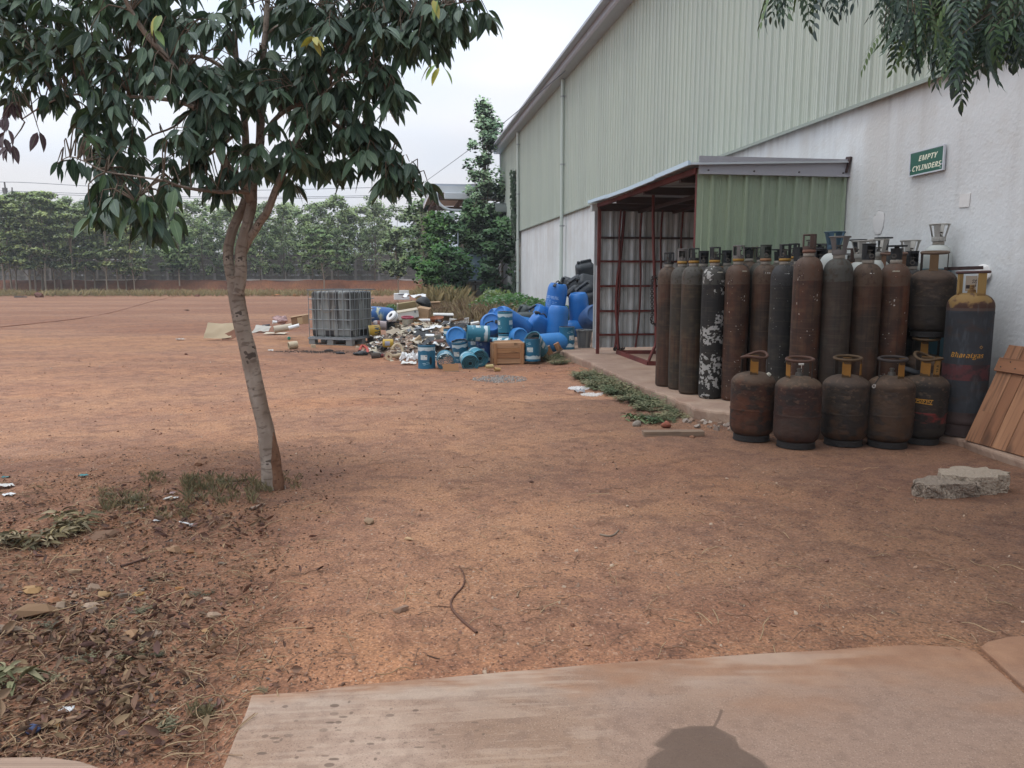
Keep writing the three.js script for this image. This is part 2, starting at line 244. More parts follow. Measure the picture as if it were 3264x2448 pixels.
  struct('concrete_pavement', refit(padGeo([...c4, [c4[4][0], -1.2], [-2.4, -1.2]], 0.012, 0.13, 0.01)), cmat, 'sandy concrete corner by the leaf litter');
}
const SLAB = 0.12;   // height of the slab
{
  const o = [[8.0, 2.22], [7.75, 2.05], [7.5, 1.9], [7.15, 1.75], [7.02, 1.6], [6.98, 1.2], [6.97, 0.8], [6.93, 0.4], [6.9, 0.002], [20, 0.002], [20, 2.3], [14.7, 2.24], [12, 2.22], [10, 2.26]].map(([s, n]) => xz(wp(s, 0, n)));
  const m = std({ map: conc, bumpMap: concBump, bumpScale: 0.006, roughness: 0.92 });
  struct('concrete_slab', padGeo(o, SLAB, 0.2, 0.045, 0.05, 0.025), m, 'low concrete slab along the warehouse with a broken edge');
  struct('concrete_strip', padGeo([[6.86, 0.5], [6.5, 0.46], [6.2, 0.52], [5.6, 0.6], [5.0, 0.62], [4.0, 0.6], [2.0, 0.62], [2.0, 0.002], [6.86, 0.002]].map(([s, n]) => xz(wp(s, 0, n))), 0.05, 0.15, 0.04, 0.05, 0.02), m, 'narrow crumbling concrete strip at the wall foot');
}

// ---------------------------------------------------------------- warehouse
const S0 = -7, S1 = 38.2, CLAD = 3.33, EAVE = 7.2;
const zinc = plain(0xb2b8c2, { roughness: 0.5, metalness: 0.15, bumpScale: 0.0006 });
const pipePaint = plain(0xb9c2ba, { roughness: 0.5 });
const whiteMetal = plain(0xc8ccd2, { roughness: 0.55, bumpScale: 0.0005 });
{
  const W = thing('warehouse', 'long warehouse with white plaster lower wall and pale green ribbed cladding', 'warehouse', WO, WALL_TURN);
  const wallTex = paint(1024, 512, (u, v) => {                           // 9.05 m x 3.4 m of plaster, streaked where rain runs
    const a = fbm(u * 9, v * 4, 101, 5, 9, 4), st = fbm(u * 90, v * 1.5, 102, 3, 90, 2), b = fbm(u * 60, v * 24, 103, 3, 60, 24), st2 = fbm(u * 30, v * 0.8, 107, 3, 30, 1);
    let c = mix3(hex(0xcdcfcf), hex(0xdcdfdf), clamp((a - 0.3) * 2));
    c = mix3(c, hex(0xb3b2b0), clamp((st - 0.5) * 3) * 0.3); c = mix3(c, hex(0xb8b2aa), clamp((st2 - 0.52) * 3) * 0.45 * smooth(0.2, 1, v));
    c = mix3(c, hex(0xc0bab2), clamp((b - 0.5) * 2) * 0.35);
    c = mix3(c, hex(0xa9846b), smooth(0.14, 0.0, v + (a - 0.5) * 0.14) * 0.75);   // earth splashed up at the foot
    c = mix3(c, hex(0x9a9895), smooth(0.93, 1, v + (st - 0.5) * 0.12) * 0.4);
    return c;
  });
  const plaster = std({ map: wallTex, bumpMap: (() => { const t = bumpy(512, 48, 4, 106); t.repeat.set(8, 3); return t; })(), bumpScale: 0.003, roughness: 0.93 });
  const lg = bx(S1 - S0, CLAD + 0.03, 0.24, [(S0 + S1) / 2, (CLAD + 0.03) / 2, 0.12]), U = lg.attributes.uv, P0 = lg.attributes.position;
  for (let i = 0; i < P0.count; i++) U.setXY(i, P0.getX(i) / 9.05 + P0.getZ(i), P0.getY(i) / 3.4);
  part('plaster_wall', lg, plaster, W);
  // ribbed cladding in sheets
  const pitch = 0.211, SW = pitch * 5, n = Math.ceil((S1 - S0) / SW);
  const prof = []; for (let k = 0; k < 5; k++) { const o = k * pitch; prof.push([o, 0], [o + 0.012, -0.03], [o + 0.044, -0.03], [o + 0.056, 0], [o + 0.098, 0], [o + 0.104, -0.008], [o + 0.116, -0.008], [o + 0.122, 0], [o + 0.146, 0], [o + 0.152, -0.008], [o + 0.164, -0.008], [o + 0.17, 0]); }
  prof.push([SW + 0.006, -0.003]);
  const ribGeo = (pr, y0, y1, rows = 1) => { const pos = [], uv = [], idx = []; for (let r = 0; r <= rows; r++) { const y = mix(y0, y1, r / rows); for (const [x, z] of pr) { pos.push(x, y, z); uv.push(x, y); } } const m = pr.length; for (let r = 0; r < rows; r++) for (let i = 0; i < m - 1; i++) { const k = r * m + i; idx.push(k, k + m, k + 1, k + 1, k + m, k + m + 1); } const g = new THREE.BufferGeometry(); g.setAttribute('position', new THREE.Float32BufferAttribute(pos, 3)); g.setAttribute('uv', new THREE.Float32BufferAttribute(uv, 2)); g.setIndex(idx); const q = g.toNonIndexed(); q.computeVertexNormals(); return q; };
  scene.userData.ribGeo = ribGeo;
  const dust = paint(512, 512, (u, v) => { const a = fbm(u * 6, v * 3, 111, 4, 6, 3), b = fbm(u * 40, v * 2, 112, 3, 40, 2); return mix3([0.93, 0.94, 0.92], [1, 1, 1], clamp(a * 0.7 + b * 0.5)); }, true, [0.4, 0.22]);
  const cl = [0xbcc3b8, 0xb9c0b6, 0xbec5bb].map((c) => std({ color: c, map: dust, roughness: 0.55, metalness: 0.0 }));
  const sg = ribGeo(prof, CLAD - 0.02, EAVE + 0.12, 4);
  for (let i = 0; i < n; i++) { const m = part('cladding_sheet', sg, cl[(i * 7 + (i >> 1)) % 3], W); m.position.set(S0 + i * SW, 0, -0.035 - (i % 2) * 0.002); }
  part('drip_flashing', [bx(S1 - S0, 0.012, 0.075, [(S0 + S1) / 2, CLAD - 0.024, -0.034]), bx(S1 - S0, 0.03, 0.006, [(S0 + S1) / 2, CLAD - 0.045, -0.072])], plain(0x8d968c, { roughness: 0.5 }), W);
  // gutter, fascia, roof
  const gut = new THREE.Shape(); [[0.02, 0], [0, 0.0], [-0.30, 0.0], [-0.34, 0.04], [-0.34, 0.2], [-0.37, 0.22], [-0.37, 0.24], [-0.325, 0.24], [-0.325, 0.05], [-0.29, 0.02], [0.02, 0.02]].forEach(([x, y], i) => i ? gut.lineTo(x, y) : gut.moveTo(x, y));
  const gg = () => new THREE.ExtrudeGeometry(gut, { depth: 6.0, bevelEnabled: false }).rotateY(-Math.PI / 2).scale(1, 1, 1);
  for (let x = S1 + 0.1; x > S0; x -= 6.02) { const g = gg(); const m = part('gutter', g, zinc, W); m.rotation.y = 0; g.applyMatrix4(new THREE.Matrix4().makeRotationY(0)); m.position.set(x, EAVE, -0.05); }
  part('roof', [put(bx(S1 - S0 + 0.4, 0.06, 13, [0, 0, 6.2]), [(S0 + S1) / 2, EAVE + 0.22, -0.28], [-0.1, 0, 0])], zinc, W);
  part('end_wall', [bx(0.24, EAVE + 0.2, 12, [S1 - 0.12, (EAVE + 0.2) / 2, 6.26]), bx(0.24, EAVE + 0.2, 12, [S0 + 0.12, (EAVE + 0.2) / 2, 6.26]), bx(S1 - S0, EAVE + 1.2, 0.24, [(S0 + S1) / 2, (EAVE + 1.2) / 2, 12.4])], plaster, W);
  for (const [x, w] of [[S1 - 0.25, 0.5], [32.85, 0.34]]) part('corner_column', bx(w, CLAD, 0.06, [x, CLAD / 2, -0.032]), std({ map: wallTex, color: 0xd9cfc4, roughness: 0.95 }), W);
  part('corner_trim', [bx(0.16, EAVE - CLAD - 0.02, 0.05, [S1 - 0.04, (EAVE + CLAD) / 2, -0.085])], whiteMetal, W);
  for (const [s, m] of [[24.1, pipePaint], [32.5, pipePaint], [7.75 + 8.05 * 0 - 5, whiteMetal]]) {
    const p = part('downpipe', [cyl(0.055, 0.055, EAVE - 0.02, 14, [s, (EAVE - 0.02) / 2, -0.14])], m, W);
    for (const y of [6.7, 4.75, 2.95, 1.2]) part('pipe_clamp', [cyl(0.063, 0.063, 0.045, 12, [s, y, -0.14]), bx(0.2, 0.045, 0.012, [s - 0.03, y, -0.075])], plain(0x9ea3a3), p);
  }
}
{ // sign on the wall
  const T = thing('wall_sign', 'green EMPTY CYLINDERS sign fixed to the white plaster wall', 'sign', wp(7.86, 2.525, 0.028), WALL_TURN + Math.PI);
  const tex = canvasTex(768, 420, (c, w, h) => {
    c.fillStyle = '#1f5a49'; c.fillRect(0, 0, w, h);
    for (let i = 0; i < 500; i++) { c.fillStyle = 'rgba(' + (rnd() > 0.5 ? '190,205,195' : '10,40,30') + ',' + rr(0.02, 0.08) + ')'; c.fillRect(rnd() * w, rnd() * h, rr(1, 30), rr(1, 5)); }
    c.fillStyle = '#e9e7cf'; c.textAlign = 'center'; c.font = 'italic bold 138px sans-serif'; c.fillText('EMPTY', w * 0.53, h * 0.43); c.fillText('CYLINDERS', w * 0.5, h * 0.85, w * 0.9);
    c.strokeStyle = 'rgba(205,210,205,0.55)'; c.lineWidth = 6; c.beginPath(); for (let x = 10; x < w * 0.98; x += 24) c.lineTo(x, 5 + rnd() * 9); c.stroke();
    c.fillStyle = 'rgba(200,205,200,0.5)'; c.fillRect(w * 0.92, h * 0.86, 40, 32);
  });
  part('sign_face', new THREE.PlaneGeometry(0.465, 0.215).translate(0, 0, 0.007), std({ map: tex, roughness: 0.5 }), T);
  part('sign_frame', [bx(0.495, 0.012, 0.02, [0, 0.113, 0]), bx(0.495, 0.012, 0.02, [0, -0.113, 0]), bx(0.012, 0.214, 0.02, [-0.2415, 0, 0]), bx(0.012, 0.214, 0.02, [0.2415, 0, 0]), bx(0.468, 0.212, 0.008, [0, 0, 0])], whiteMetal, T);
  for (const x of [-0.225, 0.225]) part('screw', cyl(0.008, 0.008, 0.05, 8, [x, -0.06, -0.01], [Math.PI / 2, 0, 0]), zinc, T);
  T.rotation.z = 0.012;
}
// cement patches on the wall
solo('wall_patch', 'round cement patch on the white wall above the cylinders', 'wall patch', rock(0.11, 0.9, 1.15, 0.04, 5, 2).applyMatrix4(new THREE.Matrix4().makeRotationY(WALL_TURN)).translate(...wp(8.6, 1.99, 0.004).toArray()), plain(0xd5d3d1));
solo('wall_patch', 'small pale patch of tape on the wall below the sign', 'wall patch', bx(0.13, 0.12, 0.006, [0, 0, 0], [0, 0, 0.04]).applyMatrix4(new THREE.Matrix4().makeRotationY(WALL_TURN)).translate(...wp(7.33, 2.1, 0.006).toArray()), plain(0xdad8d5));
solo('wall_patch', 'crumbled cement knob on the wall beside the tall yellow-topped cylinder', 'wall patch', rock(0.07, 1.2, 1.1, 0.5, 9, 2).applyMatrix4(new THREE.Matrix4().makeRotationY(WALL_TURN)).translate(...wp(7.02, 1.44, 0.02).toArray()), plain(0xdedcd9));
{ // round vent cowl at the far end of the cladding
  const T = thing('vent_cowl', 'dark half-round vent cowl at the far end of the cladding', 'vent', wp(36.6, 4.35, 0.04), WALL_TURN);
  const a = put(new THREE.CylinderGeometry(0.42, 0.42, 0.6, 18, 1, true, 0, Math.PI), [0, 0, -0.24], [Math.PI / 2, Math.PI / 2, 0]);
  part('hood', a, plain(0x6f7673, { roughness: 0.6 }), T); part('vent_disc', cyl(0.4, 0.4, 0.05, 18, [0, 0, -0.12], [Math.PI / 2, 0, 0]), plain(0x23282a), T);
}
{ // extension building with a canopy roof behind the far corner
  const T = thing('extension_building', 'far canopy-roofed extension behind the warehouse corner with white fascia', 'building', wp(S1 + 0.3, 0, 0), WALL_TURN);
  const wh = plain(0xc9cdd0), dk = plain(0x5b4a42), top = 5.8;
  part('roof', bx(10.4, 0.1, 3.6, [5.1, top - 0.05, -1.55]), zinc, T);
  part('fascia', [bx(0.06, 0.3, 3.5, [-0.14, top - 0.26, -1.6]), bx(10.2, 0.2, 0.05, [5.1, top - 0.22, -3.32])], wh, T);
  part('gutter', bx(0.22, 0.3, 2.9, [-0.3, top - 0.58, -1.3], undefined, 0.03), wh, T);
  part('roof_beam', [bx(10, 0.22, 0.14, [5, top - 0.44, -3.0]), bx(10, 0.22, 0.14, [5, top - 0.44, -1.6]), bx(0.14, 0.22, 3.1, [0.2, top - 0.62, -1.6]), bx(0.14, 0.22, 3.1, [6, top - 0.62, -1.6])], dk, T);
  part('drain_pipe', tube([V(-0.1, top - 0.35, -3.1), V(-0.2, top - 0.8, -3.05), V(-0.22, top - 1.15, -2.7), V(-0.2, top - 1.25, -1.6), V(-0.2, top - 1.3, -0.2)], 0.07, 8), wh, T);
  part('light_box', bx(0.25, 0.32, 0.5, [-0.22, top - 1.5, -2.5], undefined, 0.02), wh, T);
  part('wall', [bx(0.2, 4.6, 1.6, [5.5, 2.3, -0.8]), bx(8, 4.6, 0.2, [5, 2.3, -0.1])], plain(0x8d8378), T);
  for (const z of [-3, -1.5]) part('post', bx(0.14, top - 0.6, 0.14, [0.4, (top - 0.6) / 2, z]), dk, T);
  part('low_wall', bx(0.15, 1.9, 2.6, [0.1, 0.95, -1.35]), plain(0xaeb1b0), T);
}
// ---------------------------------------------------------------- lean-to shed on the slab
const redPaint = std({ color: 0x6b2f2a, map: paint(128, 128, (u, v) => { const a = fbm(u * 8, v * 8, 121, 4, 8); return mix3([0.72, 0.6, 0.55], [1, 1, 1], clamp(a * 1.6 - 0.2)); }), roughness: 0.75 });
const darkSteel = plain(0x3a2a28, { roughness: 0.8 });
{
  const A = 9.28, B = 13.55, N = 1.8;
  const T = thing('lean_to_shed', 'open lean-to shed with green ribbed side and corrugated end by the warehouse wall', 'shed', wp(A, SLAB, 0), WALL_TURN);
  const L = B - A, top = 2.5, rib = scene.userData.ribGeo;
  // local: x along the wall away from us, y up from the slab, z = -n
  const tilt = (n) => 0.06 * (1 - n / N);                              // roof falls a little away from the wall
  const rp = []; for (let k = 0; k <= 16; k++) { const o = -0.1 + k * (L + 0.28) / 16.5; rp.push([o, 0], [o + 0.04, 0.03], [o + 0.07, 0.03], [o + 0.11, 0]); }
  const rg = rib(rp, 0.0, N + 0.12, 1); { const P = rg.attributes.position; for (let i = 0; i < P.count; i++) { const n = P.getY(i), h = P.getZ(i); P.setXYZ(i, P.getX(i), top + 0.02 + tilt(n) + h - 0.05 * smooth(0.2, 0.9, P.getX(i) / L) * n / N * Math.sin(P.getX(i) / L * 3.1), -n - 0.005); } rg.computeVertexNormals(); }
  part('roof_sheet', rg, plain(0x8c8f92, { roughness: 0.5, metalness: 0.3 }), T);
  part('eave_trim', [0, 1, 2, 3].map((k) => bx((L + 0.2) / 4 + 0.02, 0.05, 0.03, [-0.08 + (k + 0.5) * (L + 0.2) / 4, top + 0.035 - [0.005, 0.028, 0.03, 0.012][k], -N - 0.135 - 0.003 * (k % 2)], [0, 0, [-0.012, -0.01, 0.004, 0.014][k]])), plain(0xb4c9d6, { roughness: 0.4 }), T);
  for (const x of [0.55, 1.9, 3.2, L - 0.06]) part('roof_beam', bx(0.06, 0.1, N, [x, top - 0.05, -N / 2]), darkSteel, T);
  part('eave_beam', [bx(L, 0.06, 0.05, [L / 2, top - 0.03, -N])], redPaint, T);
  for (const n of [0.5, 1.1]) part('roof_beam', bx(L, 0.05, 0.04, [L / 2, top - 0.125, -n]), darkSteel, T);
  // green ribbed side, nearest us
  const sp = (o0, w) => { const l = []; for (let o = 0; o < w - 0.05; o += 0.2) l.push([o0 + o, 0], [o0 + o + 0.015, 0.038], [o0 + o + 0.045, 0.038], [o0 + o + 0.055, 0], [o0 + o + 0.115, 0], [o0 + o + 0.12, 0.006], [o0 + o + 0.135, 0.006], [o0 + o + 0.14, 0]); l.push([o0 + w, 0]); return l; };
  const greenTex = canvasTex(512, 512, (c, w, h) => { c.fillStyle = '#a9b3a2'; c.fillRect(0, 0, w, h); for (let i = 0; i < 2600; i++) { c.fillStyle = 'rgba(' + (rnd() > 0.5 ? '185,194,178' : '120,130,114') + ',' + rr(0.02, 0.1) + ')'; c.fillRect(rnd() * w, rnd() * h, rr(1, 5), rr(4, 70)); } });
  const greens = [0xdfe4da, 0xd6ddd2, 0xdbe2d4].map((c) => std({ color: c, map: greenTex, roughness: 0.55 }));
  [[0.005, 0.6], [0.605, 0.6], [1.205, 0.6]].forEach(([o, w], i) => { const g = rib(sp(o, w), 0.08, top - 0.02, 1), P = g.attributes.position; for (let k = 0; k < P.count; k++) { const n = P.getX(k), y = P.getY(k), z = P.getZ(k); P.setXYZ(k, -0.012 - z - i % 2 * 0.003, y, -n); } g.computeVertexNormals(); part('side_sheet', g, greens[i], T); });
  part('flashing', [bx(0.012, 0.17, N + 0.02, [-0.056, top + 0.035, -N / 2]), bx(0.03, 0.03, N + 0.02, [-0.066, top - 0.063, -N / 2])], plain(0x9b9aa0, { roughness: 0.5 }), T);
  for (let k = 0; k < 7; k++) part('screw', cyl(0.009, 0.009, 0.02, 6, [-0.066, top - 0.035 - (k % 2) * 0.028, -0.08 - k * 0.27], [0, 0, Math.PI / 2]), darkSteel, T);
  part('flap', [bx(0.1, 0.18, 0.02, [-0.05, top + 0.06, -0.03], [0.2, 0, 0.1])], darkSteel, T);
  // dirty hand marks
  part('paint_smear', [0, 1, 2].map((k) => bx(0.004, 0.15 + 0.03 * (k % 2), 0.026, [-0.047, 1.52 + 0.02 * k, -1.17 + k * 0.045])), plain(0x857c69), T);
  // corrugated end wall, facing us, with its red frame
  const cp = []; for (let o = 0; o <= N - 0.01; o += 0.19) cp.push([o, 0], [o + 0.03, 0.03], [o + 0.06, 0.03], [o + 0.09, 0], [o + 0.125, 0.0], [o + 0.132, 0.008], [o + 0.148, 0.008], [o + 0.155, 0]);
  const cg = (y0, y1, off) => { const g = rib(cp, y0, y1, 1), P = g.attributes.position; for (let k = 0; k < P.count; k++) { const n = P.getX(k), y = P.getY(k), z = P.getZ(k); P.setXYZ(k, L + 0.02 - z + off, y, -n); } g.computeVertexNormals(); return g; };
  const silver = std({ map: paint(256, 256, (u, v) => { const a = fbm(u * 5, v * 5, 131, 4, 5), b = fbm(u * 30, v * 4, 132, 3, 30, 4); let c = mix3(hex(0xa9aeae), hex(0xc3c8c8), clamp(a * 1.5 - 0.2)); return mix3(c, hex(0x80817e), clamp((b - 0.55) * 3) * 0.4); }), roughness: 0.45, metalness: 0.35 });
  part('end_sheet', cg(1.02, top - 0.02, 0.0), silver, T); part('end_sheet', cg(0.1, 1.06, -0.006), silver, T);
  for (const y of [0.32, 0.72, 1.14, 1.55, 1.94, 2.42]) part('frame_bar', bx(0.03, y > 2.3 ? 0.09 : 0.035, N - 0.06, [L - 0.03, y, -N / 2]), y > 1.6 ? darkSteel : redPaint, T);
  for (let k = 1; k < 5; k++) { const z = -N + k * 0.36; part('frame_bar', tube([V(L - 0.055, 0.1, z - 0.05), V(L - 0.06, 0.6, z - 0.02 + 0.01 * k), V(L - 0.055, 1.3, z + 0.015), V(L - 0.055, 1.9, z - 0.01), V(L - 0.055, 2.4, z + 0.01)], 0.018, 4, 14), redPaint, T); }
  part('corner_post', bx(0.05, top, 0.05, [L - 0.03, top / 2, -N + 0.01]), redPaint, T);
  part('corner_post', bx(0.05, top, 0.05, [0.02, top / 2, -N + 0.02]), redPaint, T);
  part('corner_trim', bx(0.05, 1.4, 0.012, [L + 0.0, 0.78, -N - 0.022]), plain(0xb9bdc0), T);
  part('gutter_end', bx(0.12, 0.12, 0.12, [L + 0.06, top - 0.06, -N - 0.05]), plain(0xb5b9b6), T);
}
{ // bent red rack of bars standing in the shed's open front
  const T = thing('cylinder_rack', 'bent red steel rack frame standing on the slab before the corrugated end', 'rack');
  const y0 = SLAB + 0.03, b1 = G(1968, 1122, y0), b2 = G(2067, 1158, y0), c1 = G(2150, 1122, y0), c2 = G(2160, 1158, y0);
  const along = (list, za, zb, y) => list.map(([px, py], i) => AT(px, py, mix(za, zb, i / (list.length - 1))));
  part('post', tube(along([[1971, 1118], [1967, 1035], [1964, 975], [1969, 888], [1975, 840], [1985, 740], [1993, 628]], -b1.z, -b1.z + 0.1), 0.026, 4, 24), redPaint, T);
  part('post', tube(along([[2066, 1155], [2078, 1125], [2090, 1098], [2091, 1060], [2089, 960], [2085, 840], [2082, 720], [2083, 596]], -b2.z, -b2.z + 0.35), 0.024, 4, 28), redPaint, T);
  part('base_bar', bar(b1, b2, 0.05, 0.06), redPaint, T); part('base_bar', bar(b2, c2, 0.05, 0.06), redPaint, T); part('base_bar', bar(b1, c1, 0.05, 0.06), redPaint, T);
  part('lug', bx(0.03, 0.09, 0.06, [...mix3(b1.toArray(), b2.toArray(), 0.32)]), redPaint, T);
  // chain hung on the post
  const link = new THREE.TorusGeometry(0.016, 0.0055, 5, 10);
  const chain = [], z = 9.75; const path = [[2108, 893], [2095, 886], [2082, 884], [2079, 900], [2078, 940], [2079, 1000], [2077, 1025], [2090, 1035], [2110, 1040]].map(([x, y]) => AT(x, y, z));
  const cv = new THREE.CatmullRomCurve3(path), len = cv.getLength(), n = Math.round(len / 0.026);
  for (let i = 0; i <= n; i++) { const t = cv.getTangentAt(i / n), m = new THREE.Matrix4().compose(cv.getPointAt(i / n), new THREE.Quaternion().setFromUnitVectors(V(0, 1, 0), t).multiply(new THREE.Quaternion().setFromEuler(new THREE.Euler(0, i % 2 ? 1.57 : 0, 0))), V(1, 1.35, 1)); chain.push(link.clone().applyMatrix4(m)); }
  solo('steel_chain', 'dark steel chain hanging from the bent red rack post', 'chain', chain, plain(0x37322f, { metalness: 0.5, roughness: 0.6 }));
  const heap = []; for (let i = 0; i < 26; i++) heap.push(link.clone().applyMatrix4(M4(b1.clone().add(V(rr(-0.06, 0.12), 0.035 + rr(0, 0.035), rr(-0.06, 0.05))), [rr(0, 3), rr(0, 3), rr(0, 3)], [1, 1.35, 1])));
  solo('steel_chain', 'dark chain heaped on the rack frame corner by the post foot', 'chain', heap, plain(0x2e2a28, { metalness: 0.5, roughness: 0.6 }));
}

// ---------------------------------------------------------------- gas cylinders
const dim = (c, k) => { const q = hex(c).map((v, i) => v * k * [1.08, 0.96, 0.82][i] * 255 | 0); return q[0] << 16 | q[1] << 8 | q[2]; };
function steelTex(base, rust, dust, chips, sd, o = {}) {
  base = dim(base, 0.6); rust = dim(rust, 0.66); dust = dim(dust, 0.72); if (o.shoulder) o.shoulder = dim(o.shoulder, 0.86);                // u round, v up the shell
  return paint(384, 768, (u, v) => {
    const a = fbm(u * 4, v * 5, sd, 5, 4, 5), b = fbm(u * 10, v * 22, sd + 3, 4, 10, 22), c = fbm(u * 30, v * 62, sd + 5, 4, 30, 62), pt = fbm(u * 5, v * 8, sd + 7, 4, 5, 8), s = fbm(u * 40, v * 3, sd + 9, 3, 40, 3), ln = fbm(u * 3, v * 110, sd + 12, 2, 3, 110);
    let q = mix3(hex(base), hex(rust), clamp((a - (o.rustAt ?? 0.48)) * 5 + 0.35));
    q = mix3(q, hex(dust), clamp((b - 0.5) * 4) * 0.45); q = mix3(q, [q[0] * 0.6, q[1] * 0.6, q[2] * 0.62], clamp((s - 0.5) * 4) * 0.45);
    q = mix3(q, hex(dust), clamp((ln - 0.6) * 5) * 0.35); q = mix3(q, hex(rust), smooth(0.12, 0, v) * 0.5);
    if (o.shoulder && v > 0.86 + (a - 0.5) * 0.03) q = mix3(q, hex(o.shoulder), 0.75 - clamp((c - 0.5) * 4) * 0.6);
    if (chips) { const k = chips > 0.5 ? smooth(0.46, 0.6, pt + 0.16 * smooth(0.32, 0.05, Math.abs(v - 0.36)) + 0.05 * smooth(0.12, 0.03, Math.abs(v - 0.85)) - 0.06) : 0.02 * chips; if (c > 0.78 - k * 0.31) q = mix3(q, hex(0xb3b2ae), 0.85 * smooth(0.78 - k * 0.31, 0.83 - k * 0.31, c)); }
    return q;
  });
}
const cylLooks = {
  brown: steelTex(0x4d3f35, 0x644634, 0x74655a, 0, 201, { shoulder: 0x5d5550 }),
  grey: steelTex(0x4a463d, 0x5e4835, 0x6d665a, 0, 211, { shoulder: 0x58606a }),
  dark: steelTex(0x2d2f33, 0x3a3733, 0x5d5b57, 0.05, 221, { rustAt: 0.62, shoulder: 0x39404d }),
  chipped: steelTex(0x2a2d32, 0x34322f, 0x5d5b57, 1.0, 231, { rustAt: 0.7, shoulder: 0x565e66 }),
  rust: steelTex(0x5c4032, 0x7a4a30, 0x7b6757, 0.03, 241, { shoulder: 0x5c5350 }),
  slate: steelTex(0x45484a, 0x4f4540, 0x676865, 0, 251, { shoulder: 0x4f5c66 }),
};
const lookMat = {}; for (const k in cylLooks) lookMat[k] = std({ map: cylLooks[k],  bumpMap: grit, bumpScale: 0.0025, roughness: 0.72, metalness: 0.1 });
lookMat.teal = std({ map: paint(64, 256, (u, v) => { const a = fbm(u * 6, v * 12, 261, 4, 6, 12); return mix3(v > 0.86 ? hex(0xb9bab4) : hex(0x2d5866), hex(0x5a6a6c), a * 0.4); }), roughness: 0.6 });
const capBlack = plain(0x1b1c1e, { roughness: 0.6 }), capBrown = plain(0x4a3831, { roughness: 0.75 }), capGrey = plain(0x6a6562, { roughness: 0.7 }), capWhite = plain(0xa29f98, { roughness: 0.6 }), capBlue = plain(0x2c4a5c, { roughness: 0.6 }), capGreen = plain(0x3c4038, { roughness: 0.7 });
const ringYellow = plain(0x8a6620, { roughness: 0.7 }), ringRust = plain(0x7f5a3c, { roughness: 0.8 }), brass = plain(0x55504a, { roughness: 0.5, metalness: 0.4 }), neckPale = plain(0x938b80);
function bodyGeo(r, h) {                                                // shell with rounded foot and domed shoulder; uv v = height
  const p = []; for (let i = 0; i <= 4; i++) { const a = i / 4 * Math.PI / 2; p.push([r - 0.03 + 0.03 * Math.sin(a) - (i ? 0 : 0.03), 0.03 - 0.03 * Math.cos(a)]); }
  p.push([r, h * 0.5]); for (let i = 0; i <= 8; i++) { const a = i / 8 * Math.PI / 2 * 0.93; p.push([0.036 + (r - 0.036) * Math.cos(a), h - r * 0.95 + r * 0.98 * Math.sin(a)]); }
  p.push([0.036, h + 0.012], [0, h + 0.012]);
  const g = lathe(p, 32), P = g.attributes.position, U = g.attributes.uv; for (let i = 0; i < P.count; i++) U.setY(i, clamp(P.getY(i) / h, 0.002, 0.998)); return g;
}
const CR = 0.124, bodies = {}, ringGeo = lathe([[0.036, 0], [0.056, 0], [0.058, 0.012], [0.054, 0.03], [0.036, 0.03]], 20), neckGeo = lathe([[0.034, 0], [0.05, 0], [0.05, 0.03], [0.034, 0.034]], 18);
const valveGeo = merge([cyl(0.016, 0.02, 0.09, 10, [0, 0.045, 0]), cyl(0.014, 0.014, 0.045, 8, [0, 0.05, 0.025], [Math.PI / 2, 0, 0]), put(new THREE.TorusGeometry(0.017, 0.006, 6, 12), [0, 0.05, 0.05]), cyl(0.03, 0.03, 0.012, 12, [0, 0.1, 0])]);
function capGeo(kind) {                                                // valve guards
  if (kind === 'tulip') {                                               // two broad bars under a rim
    const l = [put(new THREE.TorusGeometry(0.052, 0.007, 6, 20), [0, 0.128, 0], [Math.PI / 2, 0, 0]), lathe([[0.052, 0], [0.055, 0.0], [0.055, 0.03], [0.05, 0.03]], 20)];
    for (const a of [0.15, Math.PI - 0.15, Math.PI * 1.5]) l.push(put(bx(0.035, 0.11, 0.01, [0, 0.075, 0.052], [0.0, 0, 0], 0.003), [0, 0, 0], [0, a + Math.PI / 2, 0]));
    return merge(l);
  }
  if (kind === 'closed') { const c = (t0, t1, y0, y1) => new THREE.CylinderGeometry(0.055, 0.054, y1 - y0, 16, 1, true, t0, t1).translate(0, (y0 + y1) / 2, 0); return merge([c(0.7, Math.PI * 2 - 1.4, 0, 0.135), c(0, 7, 0, 0.04), c(0, 7, 0.115, 0.135), put(new THREE.RingGeometry(0.022, 0.056, 18), [0, 0.136, 0], [-Math.PI / 2, 0, 0]), put(new THREE.TorusGeometry(0.055, 0.005, 5, 18), [0, 0.135, 0], [Math.PI / 2, 0, 0])]); }
  if (kind === 'disc') return merge([cyl(0.05, 0.045, 0.1, 14, [0, 0.05, 0], undefined, true), cyl(0.085, 0.085, 0.012, 20, [0, 0.12, 0]), cyl(0.02, 0.03, 0.12, 10, [0, 0.06, 0])]);
  if (kind === 'flare') {                                               // flared collar with two windows
    const l = [lathe([[0.052, 0], [0.058, 0], [0.062, 0.04], [0.056, 0.042]], 24), put(new THREE.TorusGeometry(0.088, 0.006, 6, 24), [0, 0.155, 0], [Math.PI / 2, 0, 0])];
    for (const a of [0, 1, 2, 3]) l.push(lathe([[0.057, 0.03], [0.062, 0.03], [0.09, 0.155], [0.085, 0.155]], 6).applyMatrix4(new THREE.Matrix4()).toNonIndexed());
    const seg = (a) => new THREE.LatheGeometry([[0.058, 0.03], [0.088, 0.157], [0.083, 0.157], [0.055, 0.034]].map((p) => new THREE.Vector2(...p)), 4, a, 0.75);
    return merge([l[0], l[1], seg(0.55), seg(0.55 + Math.PI / 2 * 1.05), seg(0.55 + Math.PI), seg(0.5 + Math.PI * 1.5)]);
  }
}
const caps = {}; for (const k of ['tulip', 'closed', 'disc', 'flare']) caps[k] = capGeo(k);
